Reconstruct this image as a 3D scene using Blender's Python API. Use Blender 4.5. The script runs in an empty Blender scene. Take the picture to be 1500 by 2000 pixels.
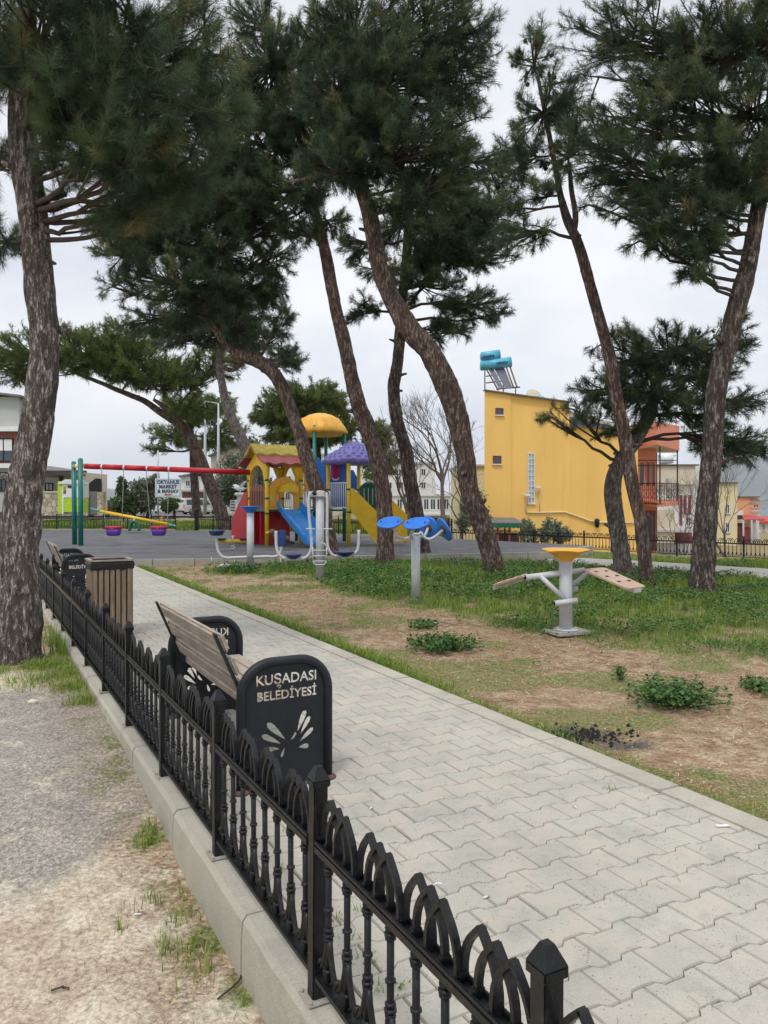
import bpy, bmesh, math, random
import numpy as np
from mathutils import Vector, Matrix
R = math.radians
rng = np.random.default_rng(7)
random.seed(7)
scene = bpy.context.scene
col = scene.collection

# ------------------------------------------------------------ camera, sky, sun, exposure
CAMH = 1.6
cam = bpy.data.objects.new('camera', bpy.data.cameras.new('camera'))
col.objects.link(cam)
cam.location = (0, 0, CAMH)
cam.rotation_euler = (R(90), 0, 0)
cam.data.sensor_fit = 'VERTICAL'
cam.data.sensor_height = 36
cam.data.lens = 27.0
cam.data.shift_y = -0.0115
cam.data.clip_start = 0.05
cam.data.clip_end = 30000
scene.camera = cam
SUN_EL, SUN_AZ = R(58), R(200)          # azimuth clockwise from +Y
world = bpy.data.worlds.new('World')
scene.world = world
world.use_nodes = True
wn, wl = world.node_tree.nodes, world.node_tree.links
wn.clear()
wout = wn.new('ShaderNodeOutputWorld'); wbg = wn.new('ShaderNodeBackground')
sky = wn.new('ShaderNodeTexSky'); sky.sky_type = 'NISHITA'; sky.sun_disc = False
sky.sun_elevation = SUN_EL; sky.sun_rotation = SUN_AZ
tc = wn.new('ShaderNodeTexCoord')
mp = wn.new('ShaderNodeMapping'); mp.inputs['Scale'].default_value = (1.0, 1.0, 2.6)
wl.new(tc.outputs['Generated'], mp.inputs['Vector'])
cn = wn.new('ShaderNodeTexNoise'); cn.inputs['Scale'].default_value = 2.3; cn.inputs['Detail'].default_value = 7; cn.inputs['Roughness'].default_value = .55
wl.new(mp.outputs['Vector'], cn.inputs['Vector'])
cr = wn.new('ShaderNodeValToRGB')
cr.color_ramp.elements[0].position = .38; cr.color_ramp.elements[0].color = (7.8, 8.2, 9.1, 1)
cr.color_ramp.elements[1].position = .62; cr.color_ramp.elements[1].color = (10.4, 10.5, 10.7, 1)
wl.new(cn.outputs['Fac'], cr.inputs['Fac'])
sep = wn.new('ShaderNodeSeparateXYZ'); wl.new(tc.outputs['Generated'], sep.inputs[0])
mr = wn.new('ShaderNodeValToRGB')
for i_, (p_, v_) in enumerate(((0.0, .62), (.22, .54), (.55, .50), (.95, .90))):
    e_ = mr.color_ramp.elements[i_] if i_ < 2 else mr.color_ramp.elements.new(p_)
    e_.position = p_; e_.color = (v_, v_, v_, 1)
wl.new(sep.outputs['Z'], mr.inputs[0])
mr2 = wn.new('ShaderNodeMath'); mr2.operation = 'MULTIPLY'; mr2.inputs[1].default_value = 2.0; wl.new(mr.outputs[0], mr2.inputs[0])
vm = wn.new('ShaderNodeVectorMath'); vm.operation = 'SCALE'
wl.new(cr.outputs['Color'], vm.inputs[0]); wl.new(mr2.outputs[0], vm.inputs['Scale'])
mx = wn.new('ShaderNodeMixRGB'); mx.inputs['Fac'].default_value = .93       # thick cloud over the clear sky
wl.new(sky.outputs['Color'], mx.inputs['Color1']); wl.new(vm.outputs[0], mx.inputs['Color2'])
wl.new(mx.outputs['Color'], wbg.inputs['Color'])
wbg.inputs['Strength'].default_value = .1
wl.new(wbg.outputs[0], wout.inputs['Surface'])
sun = bpy.data.objects.new('sun', bpy.data.lights.new('sun', 'SUN'))
sun.data.energy = 1.5; sun.data.angle = R(10); sun.data.use_shadow = True; sun.data.color = (1, .96, .9)
sun.rotation_euler = (R(90) - SUN_EL, 0, -SUN_AZ + R(180))
sun.rotation_euler = Vector((math.sin(SUN_AZ) * math.cos(SUN_EL), math.cos(SUN_AZ) * math.cos(SUN_EL), math.sin(SUN_EL))).to_track_quat('Z', 'Y').to_euler()
col.objects.link(sun)
scene.view_settings.view_transform = 'Standard'
scene.view_settings.look = 'None'
scene.view_settings.gamma = 1
scene.view_settings.exposure = 0.0
scene.cycles.max_bounces = 6
scene.cycles.transparent_max_bounces = 8

# ------------------------------------------------------------ helpers
def P(x, y, Y, h=None):
    """world point seen at photo pixel x,y at distance Y"""
    return Vector(((x - 750) / 1500 * Y, Y, CAMH - (y - 977) / 1500 * Y))
TH = R(28.2)
CT, ST = math.cos(TH), math.sin(TH)
def UV(u, v, z=0):      # along the path, across the path
    return Vector((-u * ST + v * CT, u * CT + v * ST, z))
def hash3(ix, iy, iz):
    h = (ix * 374761393 + iy * 668265263 + iz * 2147483647 % 1000003 * 97 + 1013904223) & 0xffffffff
    h = ((h ^ (h >> 13)) * 1274126177) & 0xffffffff
    return ((h ^ (h >> 16)) & 0xffff) / 65535.0
def vnoise(x, y, z=0.0):
    x, y, z = np.broadcast_arrays(np.asarray(x, float), np.asarray(y, float), np.asarray(z, float))
    xi, yi, zi = np.floor(x).astype(np.int64), np.floor(y).astype(np.int64), np.floor(z).astype(np.int64)
    fx, fy, fz = x - xi, y - yi, z - zi
    fx, fy, fz = fx * fx * (3 - 2 * fx), fy * fy * (3 - 2 * fy), fz * fz * (3 - 2 * fz)
    r = 0
    for a in (0, 1):
        for b in (0, 1):
            for c in (0, 1):
                w = (fx if a else 1 - fx) * (fy if b else 1 - fy) * (fz if c else 1 - fz)
                r = r + w * hash3(xi + a, yi + b, zi + c)
    return r
def fbm(x, y, z=0.0, o=3):
    s, a, t = 0, 1, 0
    for i in range(o):
        s = s + a * vnoise(x * 2 ** i + 17 * i, y * 2 ** i + 5 * i, z * 2 ** i); t += a; a *= .5
    return s / t

def tag(o, label=None, cat=None, group=None, kind=None):
    if label: o['label'] = label
    if cat: o['category'] = cat
    if group: o['group'] = group
    if kind: o['kind'] = kind
    return o
def thing(name, label, cat, loc=(0, 0, 0), rz=0, group=None):
    o = bpy.data.objects.new(name, None)
    o.empty_display_size = .2
    col.objects.link(o); o.location = loc; o.rotation_euler = (0, 0, rz)
    return tag(o, label, cat, group)
def rootloc(o):
    while o.parent: o = o.parent
    return Vector(o.location)
def copy_tree(o, parent=None):
    c = o.copy(); col.objects.link(c); c.parent = parent
    for ch in list(o.children): copy_tree(ch, c)
    return c

class MB:
    def __init__(s): s.v = []; s.f = []; s.m = []; s.sm = []
    def add(s, vs, fs, smooth=False, mi=0):
        n = len(s.v)
        s.v.extend([tuple(p) for p in vs])
        for f in fs:
            s.f.append([n + i for i in f]); s.m.append(mi); s.sm.append(smooth)
        return s
    def box(s, c, size, M=None, mi=0, bev=0.0):
        x, y, z = size[0] / 2, size[1] / 2, size[2] / 2
        if bev > 0:
            bm = bmesh.new(); bmesh.ops.create_cube(bm, size=1)
            for v in bm.verts: v.co = Vector((v.co.x * 2 * x, v.co.y * 2 * y, v.co.z * 2 * z))
            bmesh.ops.bevel(bm, geom=list(bm.edges), offset=bev, segments=2, affect='EDGES')
            bm.verts.index_update()
            vs = [v.co.copy() for v in bm.verts]; fs = [[v.index for v in f.verts] for f in bm.faces]
            bm.free()
        else:
            vs = [Vector((a * x, b * y, d * z)) for a in (-1, 1) for b in (-1, 1) for d in (-1, 1)]
            fs = [[0, 1, 3, 2], [4, 6, 7, 5], [0, 4, 5, 1], [2, 3, 7, 6], [0, 2, 6, 4], [1, 5, 7, 3]]
        if M is not None: vs = [M @ v for v in vs]
        c = Vector(c)
        return s.add([v + c for v in vs], fs, False, mi)
    def bar(s, a, b, w, h, up=Vector((0, 0, 1)), mi=0, bev=0.0):
        a, b = Vector(a), Vector(b); d = b - a; L = d.length; d.normalize()
        x = d.cross(up)
        if x.length < 1e-4: x = Vector((1, 0, 0))
        x.normalize(); z = x.cross(d)
        M = Matrix((x, d, z)).transposed()
        return s.box((a + b) / 2, (w, L, h), M, mi, bev)
    def tube(s, pts, rad, n=10, cap=True, mi=0, smooth=True, disp=None):
        pts = [Vector(p) for p in pts]
        if not hasattr(rad, '__len__'): rad = [rad] * len(pts)
        vs, fs = [], []
        t0 = (pts[1] - pts[0]).normalized()
        x = t0.cross(Vector((0, 1, 0)) if abs(t0.y) < .9 else Vector((1, 0, 0))).normalized()
        for i, p in enumerate(pts):
            t = (pts[min(i + 1, len(pts) - 1)] - pts[max(i - 1, 0)]).normalized()
            x = (x - t * x.dot(t)).normalized(); y = t.cross(x)
            for k in range(n):
                a = 2 * math.pi * k / n
                r = rad[i] * (1 if disp is None else disp(i, k))
                vs.append(p + (x * math.cos(a) + y * math.sin(a)) * r)
        for i in range(len(pts) - 1):
            for k in range(n):
                k2 = (k + 1) % n
                fs.append([i * n + k, i * n + k2, (i + 1) * n + k2, (i + 1) * n + k])
        s.add(vs, fs, smooth, mi)
        if cap:
            m = len(s.v) - len(vs)
            s.f.append([m + k for k in range(n)][::-1]); s.m.append(mi); s.sm.append(False)
            m2 = m + (len(pts) - 1) * n
            s.f.append([m2 + k for k in range(n)]); s.m.append(mi); s.sm.append(False)
        return s
    def lathe(s, prof, c=(0, 0, 0), n=24, M=None, mi=0, smooth=True, fn=None):
        vs, fs = [], []
        for i, (r, z) in enumerate(prof):
            for k in range(n):
                a = 2 * math.pi * k / n
                rr, zz = (r, z) if fn is None else fn(r, z, a, i)
                vs.append(Vector((rr * math.cos(a), rr * math.sin(a), zz)))
        if M is not None: vs = [M @ v for v in vs]
        vs = [v + Vector(c) for v in vs]
        for i in range(len(prof) - 1):
            for k in range(n):
                k2 = (k + 1) % n
                fs.append([i * n + k, i * n + k2, (i + 1) * n + k2, (i + 1) * n + k])
        fs.append([k for k in range(n)][::-1]); fs.append([(len(prof) - 1) * n + k for k in range(n)])
        return s.add(vs, fs, smooth, mi)
    def prism(s, poly, d, mi=0):      # poly: list of world points, d: extrusion vector
        poly = [Vector(p) for p in poly]; d = Vector(d); n = len(poly)
        fs = [list(range(n)), list(range(2 * n - 1, n - 1, -1))]
        for i in range(n): j = (i + 1) % n; fs.append([i, i + n, j + n, j])
        return s.add(poly + [p + d for p in poly], fs, False, mi)
    def ball(s, c, r, n=8, sq=(1, 1, 1), mi=0):
        prof = [(math.sin(math.pi * i / n) * 1 + 1e-4, -math.cos(math.pi * i / n)) for i in range(n + 1)]
        M = Matrix.Diagonal(Vector((r * sq[0], r * sq[1], r * sq[2])))
        return s.lathe(prof, c, max(8, n), M, mi)
    def build(s, name, mats, parent=None, local=False, fixn=True):
        me = bpy.data.meshes.new(name)
        off = Vector((0, 0, 0)) if (local or parent is None) else rootloc(parent)
        me.from_pydata([(p[0] - off.x, p[1] - off.y, p[2] - off.z) for p in s.v], [], s.f)
        if not isinstance(mats, (list, tuple)): mats = [mats]
        for m in mats: me.materials.append(m)
        me.polygons.foreach_set('material_index', s.m)
        me.polygons.foreach_set('use_smooth', s.sm)
        if fixn:
            bm = bmesh.new(); bm.from_mesh(me); bmesh.ops.recalc_face_normals(bm, faces=bm.faces); bm.to_mesh(me); bm.free()
        me.update()
        o = bpy.data.objects.new(name, me); col.objects.link(o); o.parent = parent
        return o

def npmesh(name, V, nper, mat, parent=None, attrs=None, smooth=False):
    """V: (nf*nper,3) unshared verts, faces of nper verts each"""
    V = np.asarray(V, dtype=np.float32).reshape(-1, 3)
    off = rootloc(parent) if parent else Vector((0, 0, 0))
    V = V - np.array(off, dtype=np.float32)
    nv = len(V); nf = nv // nper
    me = bpy.data.meshes.new(name)
    me.vertices.add(nv); me.vertices.foreach_set('co', V.ravel())
    me.loops.add(nv); me.loops.foreach_set('vertex_index', np.arange(nv, dtype=np.int32))
    me.polygons.add(nf); me.polygons.foreach_set('loop_start', np.arange(0, nv, nper, dtype=np.int32))
    me.materials.append(mat)
    for k, a in (attrs or {}).items():
        at = me.attributes.new(k, 'FLOAT', 'POINT'); at.data.foreach_set('value', np.asarray(a, dtype=np.float32))
    me.update(calc_edges=True); me.validate()
    o = bpy.data.objects.new(name, me); col.objects.link(o); o.parent = parent
    return o

# ------------------------------------------------------------ materials
def new_mat(name):
    m = bpy.data.materials.new(name); m.use_nodes = True
    nt = m.node_tree; b = nt.nodes['Principled BSDF']
    return m, nt, b
def N(nt, typ, **kw):
    n = nt.nodes.new(typ)
    for k, v in kw.items():
        if k in n.inputs: n.inputs[k].default_value = v
        else: setattr(n, k, v)
    return n
def ramp(nt, fac, stops):
    r = nt.nodes.new('ShaderNodeValToRGB')
    e = r.color_ramp.elements
    while len(e) > 1: e.remove(e[-1])
    e[0].position = stops[0][0]; e[0].color = (*stops[0][1], 1)
    for p, c in stops[1:]:
        x = e.new(p); x.color = (*c, 1)
    nt.links.new(fac, r.inputs['Fac'])
    return r.outputs['Color']
def mixc(nt, fac, a, b, mode='MIX'):
    m = nt.nodes.new('ShaderNodeMixRGB'); m.blend_type = mode
    for i, v in ((0, fac), (1, a), (2, b)):
        if isinstance(v, (int, float)): m.inputs[i].default_value = v
        elif isinstance(v, tuple): m.inputs[i].default_value = (*v, 1)
        else: nt.links.new(v, m.inputs[i])
    return m.outputs[0]
def math_(nt, op, a, b=0.0, c=0.0):
    m = nt.nodes.new('ShaderNodeMath'); m.operation = op
    for i, v in enumerate((a, b, c)):
        if isinstance(v, (int, float)): m.inputs[i].default_value = v
        else: nt.links.new(v, m.inputs[i])
    return m.outputs[0]
def coords(nt, scale=(1, 1, 1), kind='Object'):
    t = nt.nodes.new('ShaderNodeTexCoord'); m = nt.nodes.new('ShaderNodeMapping')
    m.inputs['Scale'].default_value = scale
    nt.links.new(t.outputs[kind], m.inputs['Vector'])
    return m.outputs['Vector']
def noise(nt, vec, s, d=4, r=.5):
    n = N(nt, 'ShaderNodeTexNoise', Scale=s, Detail=d, Roughness=r); nt.links.new(vec, n.inputs['Vector'])
    return n.outputs['Fac']
def bump(nt, b, h, dist, st=1.0):
    n = N(nt, 'ShaderNodeBump', Strength=st, Distance=dist); nt.links.new(h, n.inputs['Height'])
    nt.links.new(n.outputs['Normal'], b.inputs['Normal'])
def paint(name, c, rough=.45, metal=0.0, var=.18, ns=6.0, dirt=None, bmp=.0008, sc=(1, 1, 1)):
    m, nt, b = new_mat(name)
    if max(c) < .03: b.inputs['Specular IOR Level'].default_value = .35
    v = coords(nt, sc)
    n = noise(nt, v, ns, 5, .6)
    lo = tuple(x * (1 - var) for x in c); hi = tuple(min(1, x * (1 + var)) for x in c)
    cc = ramp(nt, n, [(.3, lo), (.7, hi)])
    if dirt:
        n2 = noise(nt, v, ns * 3.1, 6, .7)
        f = ramp(nt, n2, [(.56, (0, 0, 0)), (.70, (1, 1, 1))])
        cc = mixc(nt, math_(nt, 'MULTIPLY', f, dirt[3]), cc, tuple(dirt[:3]))
    nt.links.new(cc, b.inputs['Base Color'])
    n3 = noise(nt, v, ns * 2.3, 3)
    rr = N(nt, 'ShaderNodeMapRange'); rr.inputs[3].default_value = max(.05, rough - .12); rr.inputs[4].default_value = min(1, rough + .15)
    nt.links.new(n3, rr.inputs[0]); nt.links.new(rr.outputs[0], b.inputs['Roughness'])
    b.inputs['Metallic'].default_value = metal
    if bmp:
        bump(nt, b, noise(nt, v, ns * 12, 3), bmp)
    return m
M = {}
M['black'] = paint('black_enamel', (.006, .007, .0085), .40, 0, .35, 9, dirt=(.07, .07, .066, .3), bmp=.0015)
M['blackplate'] = paint('black_sheet', (.010, .013, .018), .5, 0, .25, 5, dirt=(.05, .05, .05, .3))
M['greypaint'] = paint('grey_paint', (.50, .52, .545), .4, 0, .08, 5, dirt=(.22, .20, .18, .25))
M['blue'] = paint('blue_plastic', (.02, .17, .62), .4, 0, .15, 8, dirt=(.3, .4, .55, .3))
M['navy'] = paint('navy_plastic', (.012, .04, .16), .42, 0, .2, 8)
M['skyblue'] = paint('sky_blue_plastic', (.03, .27, .72), .35, 0, .12, 3, dirt=(.2, .4, .65, .25))
M['yellow'] = paint('yellow_plastic', (.80, .50, .015), .42, 0, .1, 3, dirt=(.4, .28, .05, .3))
M['amber'] = paint('amber_plastic', (.75, .38, .035), .42, 0, .1, 4, dirt=(.45, .25, .06, .4))
M['teal'] = paint('teal_paint', (.005, .16, .14), .35, 0, .12, 4)
M['red'] = paint('red_paint', (.46, .008, .016), .4, 0, .12, 5, dirt=(.25, .04, .04, .3))
M['redroof'] = paint('red_plastic', (.30, .03, .035), .45, 0, .15, 5)
M['olive'] = paint('mossy_yellow', (.42, .32, .03), .6, 0, .3, 7, dirt=(.2, .17, .03, .5))
M['brown'] = paint('brown_plastic', (.21, .06, .03), .45, 0, .15, 6)
M['purple'] = paint('purple_plastic', (.11, .05, .40), .4, 0, .12, 6)
M['lilac'] = paint('lilac_plastic', (.21, .19, .55), .45, 0, .14, 6, dirt=(.3, .3, .5, .5))
M['pink'] = paint('pink_plastic', (.62, .02, .20), .4, 0, .12, 6)
M['green'] = paint('green_plastic', (.005, .12, .06), .4, 0, .12, 6)
M['orange'] = paint('orange_plastic', (.55, .06, .01), .4)
M['white'] = paint('white_paint', (.72, .73, .74), .5, 0, .06, 4, dirt=(.45, .44, .4, .3))
M['chain'] = paint('galvanised', (.33, .34, .35), .4, .7, .2, 20)
M['rubber'] = paint('dark_rubber', (.02, .02, .02), .7)
M['glass'] = paint('window_glass', (.05, .07, .08), .08, 0, .4, .7, bmp=0)
M['glassblk'] = paint('glass_block', (.35, .42, .45), .15, 0, .35, 9, bmp=0)
M['rust'] = paint('rusty_metal', (.11, .06, .04), .8, 0, .4, 30)
M['bag'] = paint('black_bag', (.012, .012, .013), .35, 0, .3, 10, bmp=.01)
M['hole_dark'] = paint('dark_hole', (.008, .008, .009), .6)  # near-black colour painted in for the shade inside holes and hollows
def wall_mat(name, c, var=.07, stain=.3, ns=.5):
    m, nt, b = new_mat(name)
    v = coords(nt, (1, 1, .35), 'Object')
    n = noise(nt, v, ns, 6, .6)
    cc = ramp(nt, n, [(.3, tuple(x * (1 - var) for x in c)), (.7, tuple(min(1, x * (1 + var)) for x in c))])
    v2 = coords(nt, (2.2, 2.2, .12), 'Object')
    n2 = noise(nt, v2, 1.2, 6, .65)
    f = ramp(nt, n2, [(.52, (0, 0, 0)), (.78, (1, 1, 1))])
    cc = mixc(nt, math_(nt, 'MULTIPLY', f, stain), cc, tuple(x * .62 for x in c))
    nt.links.new(cc, b.inputs['Base Color']); b.inputs['Roughness'].default_value = .85
    bump(nt, b, noise(nt, v, 40, 3), .004)
    return m
M['ywall'] = wall_mat('yellow_render', (.84, .53, .15), .06, .26)
M['salmon'] = wall_mat('salmon_render', (.68, .27, .18))
M['cream'] = wall_mat('cream_render', (.62, .56, .44))
M['ycream'] = wall_mat('pale_yellow_render', (.66, .58, .36))
M['peach'] = wall_mat('peach_render', (.66, .32, .17))
M['whitewall'] = wall_mat('white_render', (.68, .68, .66))
M['greywall'] = wall_mat('grey_render', (.44, .45, .44))
M['roofgrey'] = wall_mat('grey_roofing', (.16, .15, .15), .15)
M['redtile'] = wall_mat('red_roofing', (.42, .07, .06), .15)
M['maroon'] = wall_mat('maroon_render', (.22, .05, .06))
M['greensign'] = paint('lime_sign', (.42, .62, .03), .5)
M['tank'] = paint('cyan_tank', (.09, .42, .58), .35, 0, .2, 3, dirt=(.3, .5, .55, .4))
M['panelg'] = paint('solar_panel', (.10, .10, .13), .25, 0, .3, 14)
M['carsilver'] = paint('silver_car_paint', (.6, .61, .64), .25, .3, .05, 2, bmp=0)
M['carbeige'] = paint('beige_car_paint', (.58, .56, .52), .28, .3, .05, 2, bmp=0)
M['cardark'] = paint('dark_car_paint', (.10, .03, .02), .28, .2, .1, 2, bmp=0)
M['tail'] = paint('tail_light_red', (.6, .03, .02), .3)
def brick_mat():
    m, nt, b = new_mat('brick_cladding')
    v = coords(nt, (1, 1, 1))
    t = N(nt, 'ShaderNodeTexBrick', Scale=4.0); nt.links.new(v, t.inputs['Vector'])
    t.inputs['Color1'].default_value = (.26, .09, .06, 1); t.inputs['Color2'].default_value = (.20, .075, .05, 1); t.inputs['Mortar'].default_value = (.3, .22, .18, 1)
    nt.links.new(t.outputs['Color'], b.inputs['Base Color']); b.inputs['Roughness'].default_value = .85
    return m
M['brick'] = brick_mat()
def stone_mat():
    m, nt, b = new_mat('rubble_stone')
    v = coords(nt)
    t = N(nt, 'ShaderNodeTexVoronoi', Scale=2.6); nt.links.new(v, t.inputs['Vector'])
    e = N(nt, 'ShaderNodeTexVoronoi', Scale=2.6, feature='DISTANCE_TO_EDGE'); nt.links.new(v, e.inputs['Vector'])
    c = ramp(nt, t.outputs['Color'], [(.1, (.30, .24, .16)), (.5, (.46, .40, .30)), (.9, (.56, .52, .44))])
    f = ramp(nt, e.outputs['Distance'], [(0.0, (0, 0, 0)), (.05, (1, 1, 1))])
    nt.links.new(mixc(nt, f, (.22, .19, .15), c), b.inputs['Base Color']); b.inputs['Roughness'].default_value = .9
    bump(nt, b, f, .03)
    return m
M['stone'] = stone_mat()
def concrete(name, c=(.42, .40, .35), spots=True, island=False):
    m, nt, b = new_mat(name)
    v = coords(nt, (1, 1, 1), 'Object')
    n = noise(nt, v, 1.1, 6, .62)
    base = ramp(nt, n, [(.28, tuple(x * .84 for x in c)), (.72, tuple(x * 1.12 for x in c))])
    if island:
        g = nt.nodes.new('ShaderNodeNewGeometry')
        ti = ramp(nt, g.outputs['Random Per Island'], [(0, (.93, .94, .925)), (.35, (.98, .985, .965)), (.62, (1.0, 1.0, .98)), (.85, (1.03, 1.01, .97)), (1, (1.05, 1.02, .97))])
        base = mixc(nt, 1.0, base, ti, 'MULTIPLY')
    fine = noise(nt, v, 140, 5, .7)
    base = mixc(nt, .30, base, ramp(nt, fine, [(.3, (.22, .21, .18)), (.7, (.78, .76, .70))]), 'OVERLAY')
    st = noise(nt, v, 5, 7, .7)
    base = mixc(nt, math_(nt, 'MULTIPLY', ramp(nt, st, [(.50, (0, 0, 0)), (.66, (1, 1, 1))]), .45), base, tuple(x * .60 for x in c))
    if spots:
        pk = ramp(nt, noise(nt, v, 4.5, 4, .6), [(.46, (0, 0, 0)), (.60, (1, 1, 1))])
        base = mixc(nt, math_(nt, 'MULTIPLY', pk, .45), base, (.51, .43, .36))
        for s_, r0, r1, k in ((52.0, .16, .24, .8), (120.0, .14, .24, .6)):
            vo = N(nt, 'ShaderNodeTexVoronoi', Scale=s_, Randomness=1.0); nt.links.new(coords(nt, (1, 1.35, 1)), vo.inputs['Vector'])
            sp = ramp(nt, vo.outputs['Distance'], [(r0, (1, 1, 1)), (r1, (0, 0, 0))])
            msk = ramp(nt, noise(nt, v, 6 if s_ < 100 else 3, 4), [(.44, (0, 0, 0)), (.56, (1, 1, 1))])
            rr_ = ramp(nt, vo.outputs['Color'], [(.45, (0, 0, 0)), (.55, (1, 1, 1))])
            base = mixc(nt, math_(nt, 'MULTIPLY', math_(nt, 'MULTIPLY', math_(nt, 'MULTIPLY', sp, msk), rr_), k), base, (.15, .11, .08))
    nt.links.new(base, b.inputs['Base Color']); b.inputs['Roughness'].default_value = .92
    bump(nt, b, math_(nt, 'ADD', fine, math_(nt, 'MULTIPLY', st, .6)), .003, .8)
    return m
M['paver'] = concrete('paver_concrete', (.43, .42, .38), True, True)
M['kerbc'] = concrete('kerb_concrete', (.45, .425, .36), False)
for n_ in [x for x in M['kerbc'].node_tree.nodes if x.type == 'BUMP']: n_.inputs['Distance'].default_value = .007
M['oldc'] = concrete('old_concrete', (.36, .34, .30), False)
M['sand'] = concrete('joint_sand', (.15, .12, .085), False)
def rubber_tiles():
    m, nt, b = new_mat('rubber_tiles')
    v = coords(nt, (2.0, 2.0, 2.0))
    t = N(nt, 'ShaderNodeTexBrick', Scale=1.0); nt.links.new(v, t.inputs['Vector'])
    t.offset = 0; t.inputs['Brick Width'].default_value = 1; t.inputs['Row Height'].default_value = 1
    t.inputs['Mortar Size'].default_value = .012
    t.inputs['Color1'].default_value = (.085, .085, .092, 1); t.inputs['Color2'].default_value = (.12, .12, .128, 1); t.inputs['Mortar'].default_value = (.03, .03, .03, 1)
    n = noise(nt, coords(nt, (.35, 1.5, 1)), 1.4, 6, .65)
    c = mixc(nt, .7, t.outputs['Color'], ramp(nt, n, [(.3, (.32, .32, .34)), (.7, (.72, .71, .70))]), 'OVERLAY')
    nt.links.new(c, b.inputs['Base Color']); b.inputs['Roughness'].default_value = .75
    bump(nt, b, noise(nt, v, 60, 3), .004)
    return m
M['rtiles'] = rubber_tiles()
def wood_mat(name, c1, c2, ax=(8, 8, .7)):
    m, nt, b = new_mat(name)
    v = coords(nt, ax)
    g = nt.nodes.new('ShaderNodeNewGeometry')
    n = noise(nt, v, 5, 6, .6)
    n2 = noise(nt, coords(nt, (1, 1, 1)), 3, 4, .6)
    c = ramp(nt, n, [(.3, c1), (.7, c2)])
    c = mixc(nt, .5, c, ramp(nt, n2, [(.3, (.34, .34, .35)), (.7, (.62, .6, .58))]), 'OVERLAY')
    c = mixc(nt, .3, c, ramp(nt, g.outputs['Random Per Island'], [(0, (.38, .37, .36)), (1, (.62, .6, .56))]), 'OVERLAY')
    nt.links.new(c, b.inputs['Base Color']); b.inputs['Roughness'].default_value = .8
    bump(nt, b, n, .004)
    return m
M['benchwood'] = wood_mat('weathered_bench_wood', (.27, .22, .175), (.46, .40, .335), (9, .8, 9))
M['binwood'] = wood_mat('weathered_bin_wood', (.17, .125, .085), (.30, .23, .165), (9, 9, .8))
M['board'] = paint('worn_board', (.46, .33, .24), .6, 0, .12, 5, dirt=(.25, .15, .09, .5))
def bark(name, cs, sc=1.0, bd=.035):
    m, nt, b = new_mat(name)
    v = coords(nt, (1, 1, .30))
    w = noise(nt, v, 4 * sc, 4, .6)
    vv = nt.nodes.new('ShaderNodeVectorMath'); vv.operation = 'MULTIPLY_ADD'
    nn = N(nt, 'ShaderNodeTexNoise', Scale=9 * sc, Detail=5.0, Roughness=.65); nt.links.new(v, nn.inputs['Vector'])
    nt.links.new(nn.outputs['Color'], vv.inputs[0]); vv.inputs[1].default_value = (.20 / sc,) * 3; nt.links.new(v, vv.inputs[2])
    vo = N(nt, 'ShaderNodeTexVoronoi', Scale=26 * sc, feature='DISTANCE_TO_EDGE'); nt.links.new(vv.outputs[0], vo.inputs['Vector'])
    vc = N(nt, 'ShaderNodeTexVoronoi', Scale=26 * sc); nt.links.new(vv.outputs[0], vc.inputs['Vector'])
    mid = noise(nt, coords(nt, (1, 1, .24)), 30 * sc, 5, .66)
    big = noise(nt, coords(nt, (1, 1, .45)), 7 * sc, 3, .5)
    plate = ramp(nt, vo.outputs['Distance'], [(0, (0, 0, 0)), (.13, (1, 1, 1))])
    flk = math_(nt, 'ADD', mid, math_(nt, 'MULTIPLY_ADD', big, .35, -.175))
    crack = ramp(nt, flk, [(.43, (0, 0, 0)), (.51, (1, 1, 1))])
    pc = math_(nt, 'MULTIPLY', math_(nt, 'MULTIPLY_ADD', plate, .55, .45), math_(nt, 'MULTIPLY_ADD', crack, .8, .2))
    fine = noise(nt, coords(nt, (1, 1, .5)), 90 * sc, 4, .7)
    c = ramp(nt, vc.outputs['Color'], [(.2, cs[0]), (.5, cs[1]), (.8, cs[2])])
    c = mixc(nt, math_(nt, 'MULTIPLY', ramp(nt, w, [(.42, (0, 0, 0)), (.62, (1, 1, 1))]), .6), c, cs[3])
    c = mixc(nt, ramp(nt, flk, [(.53, (0, 0, 0)), (.64, (1, 1, 1))]), c, mixc(nt, .65, c, cs[4]))
    c = mixc(nt, .6, c, ramp(nt, fine, [(.34, (.2, .19, .18)), (.66, (.86, .85, .84))]), 'OVERLAY')
    c = mixc(nt, pc, tuple(x * .18 for x in cs[1]), c)
    nt.links.new(c, b.inputs['Base Color']); b.inputs['Roughness'].default_value = .95
    h = math_(nt, 'ADD', math_(nt, 'MULTIPLY', pc, 1.3), math_(nt, 'MULTIPLY', fine, .5))
    bump(nt, b, h, bd, 1.0)
    return m
M['bark_grey'] = bark('pine_bark_grey', [(.22, .185, .165), (.30, .26, .235), (.38, .335, .31), (.25, .175, .145), (.50, .455, .43)], 1.15, .035)
M['bark_red'] = bark('pine_bark_red', [(.15, .095, .075), (.21, .145, .12), (.27, .195, .165), (.20, .095, .065), (.36, .30, .27)], .8, .035)
M['bark_dark'] = bark('pine_bark_dark', [(.11, .085, .07), (.17, .13, .11), (.23, .19, .165), (.16, .09, .07), (.38, .33, .30)], .8, .035)
M['twig'] = paint('twig_bark', (.06, .045, .037), .9, 0, .3, 10)
M['greytwig'] = paint('bare_twig_bark', (.13, .095, .08), .9, 0, .3, 10)
M['cone'] = paint('pine_cone_brown', (.035, .024, .018), .8, 0, .3, 40, bmp=.004)
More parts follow.
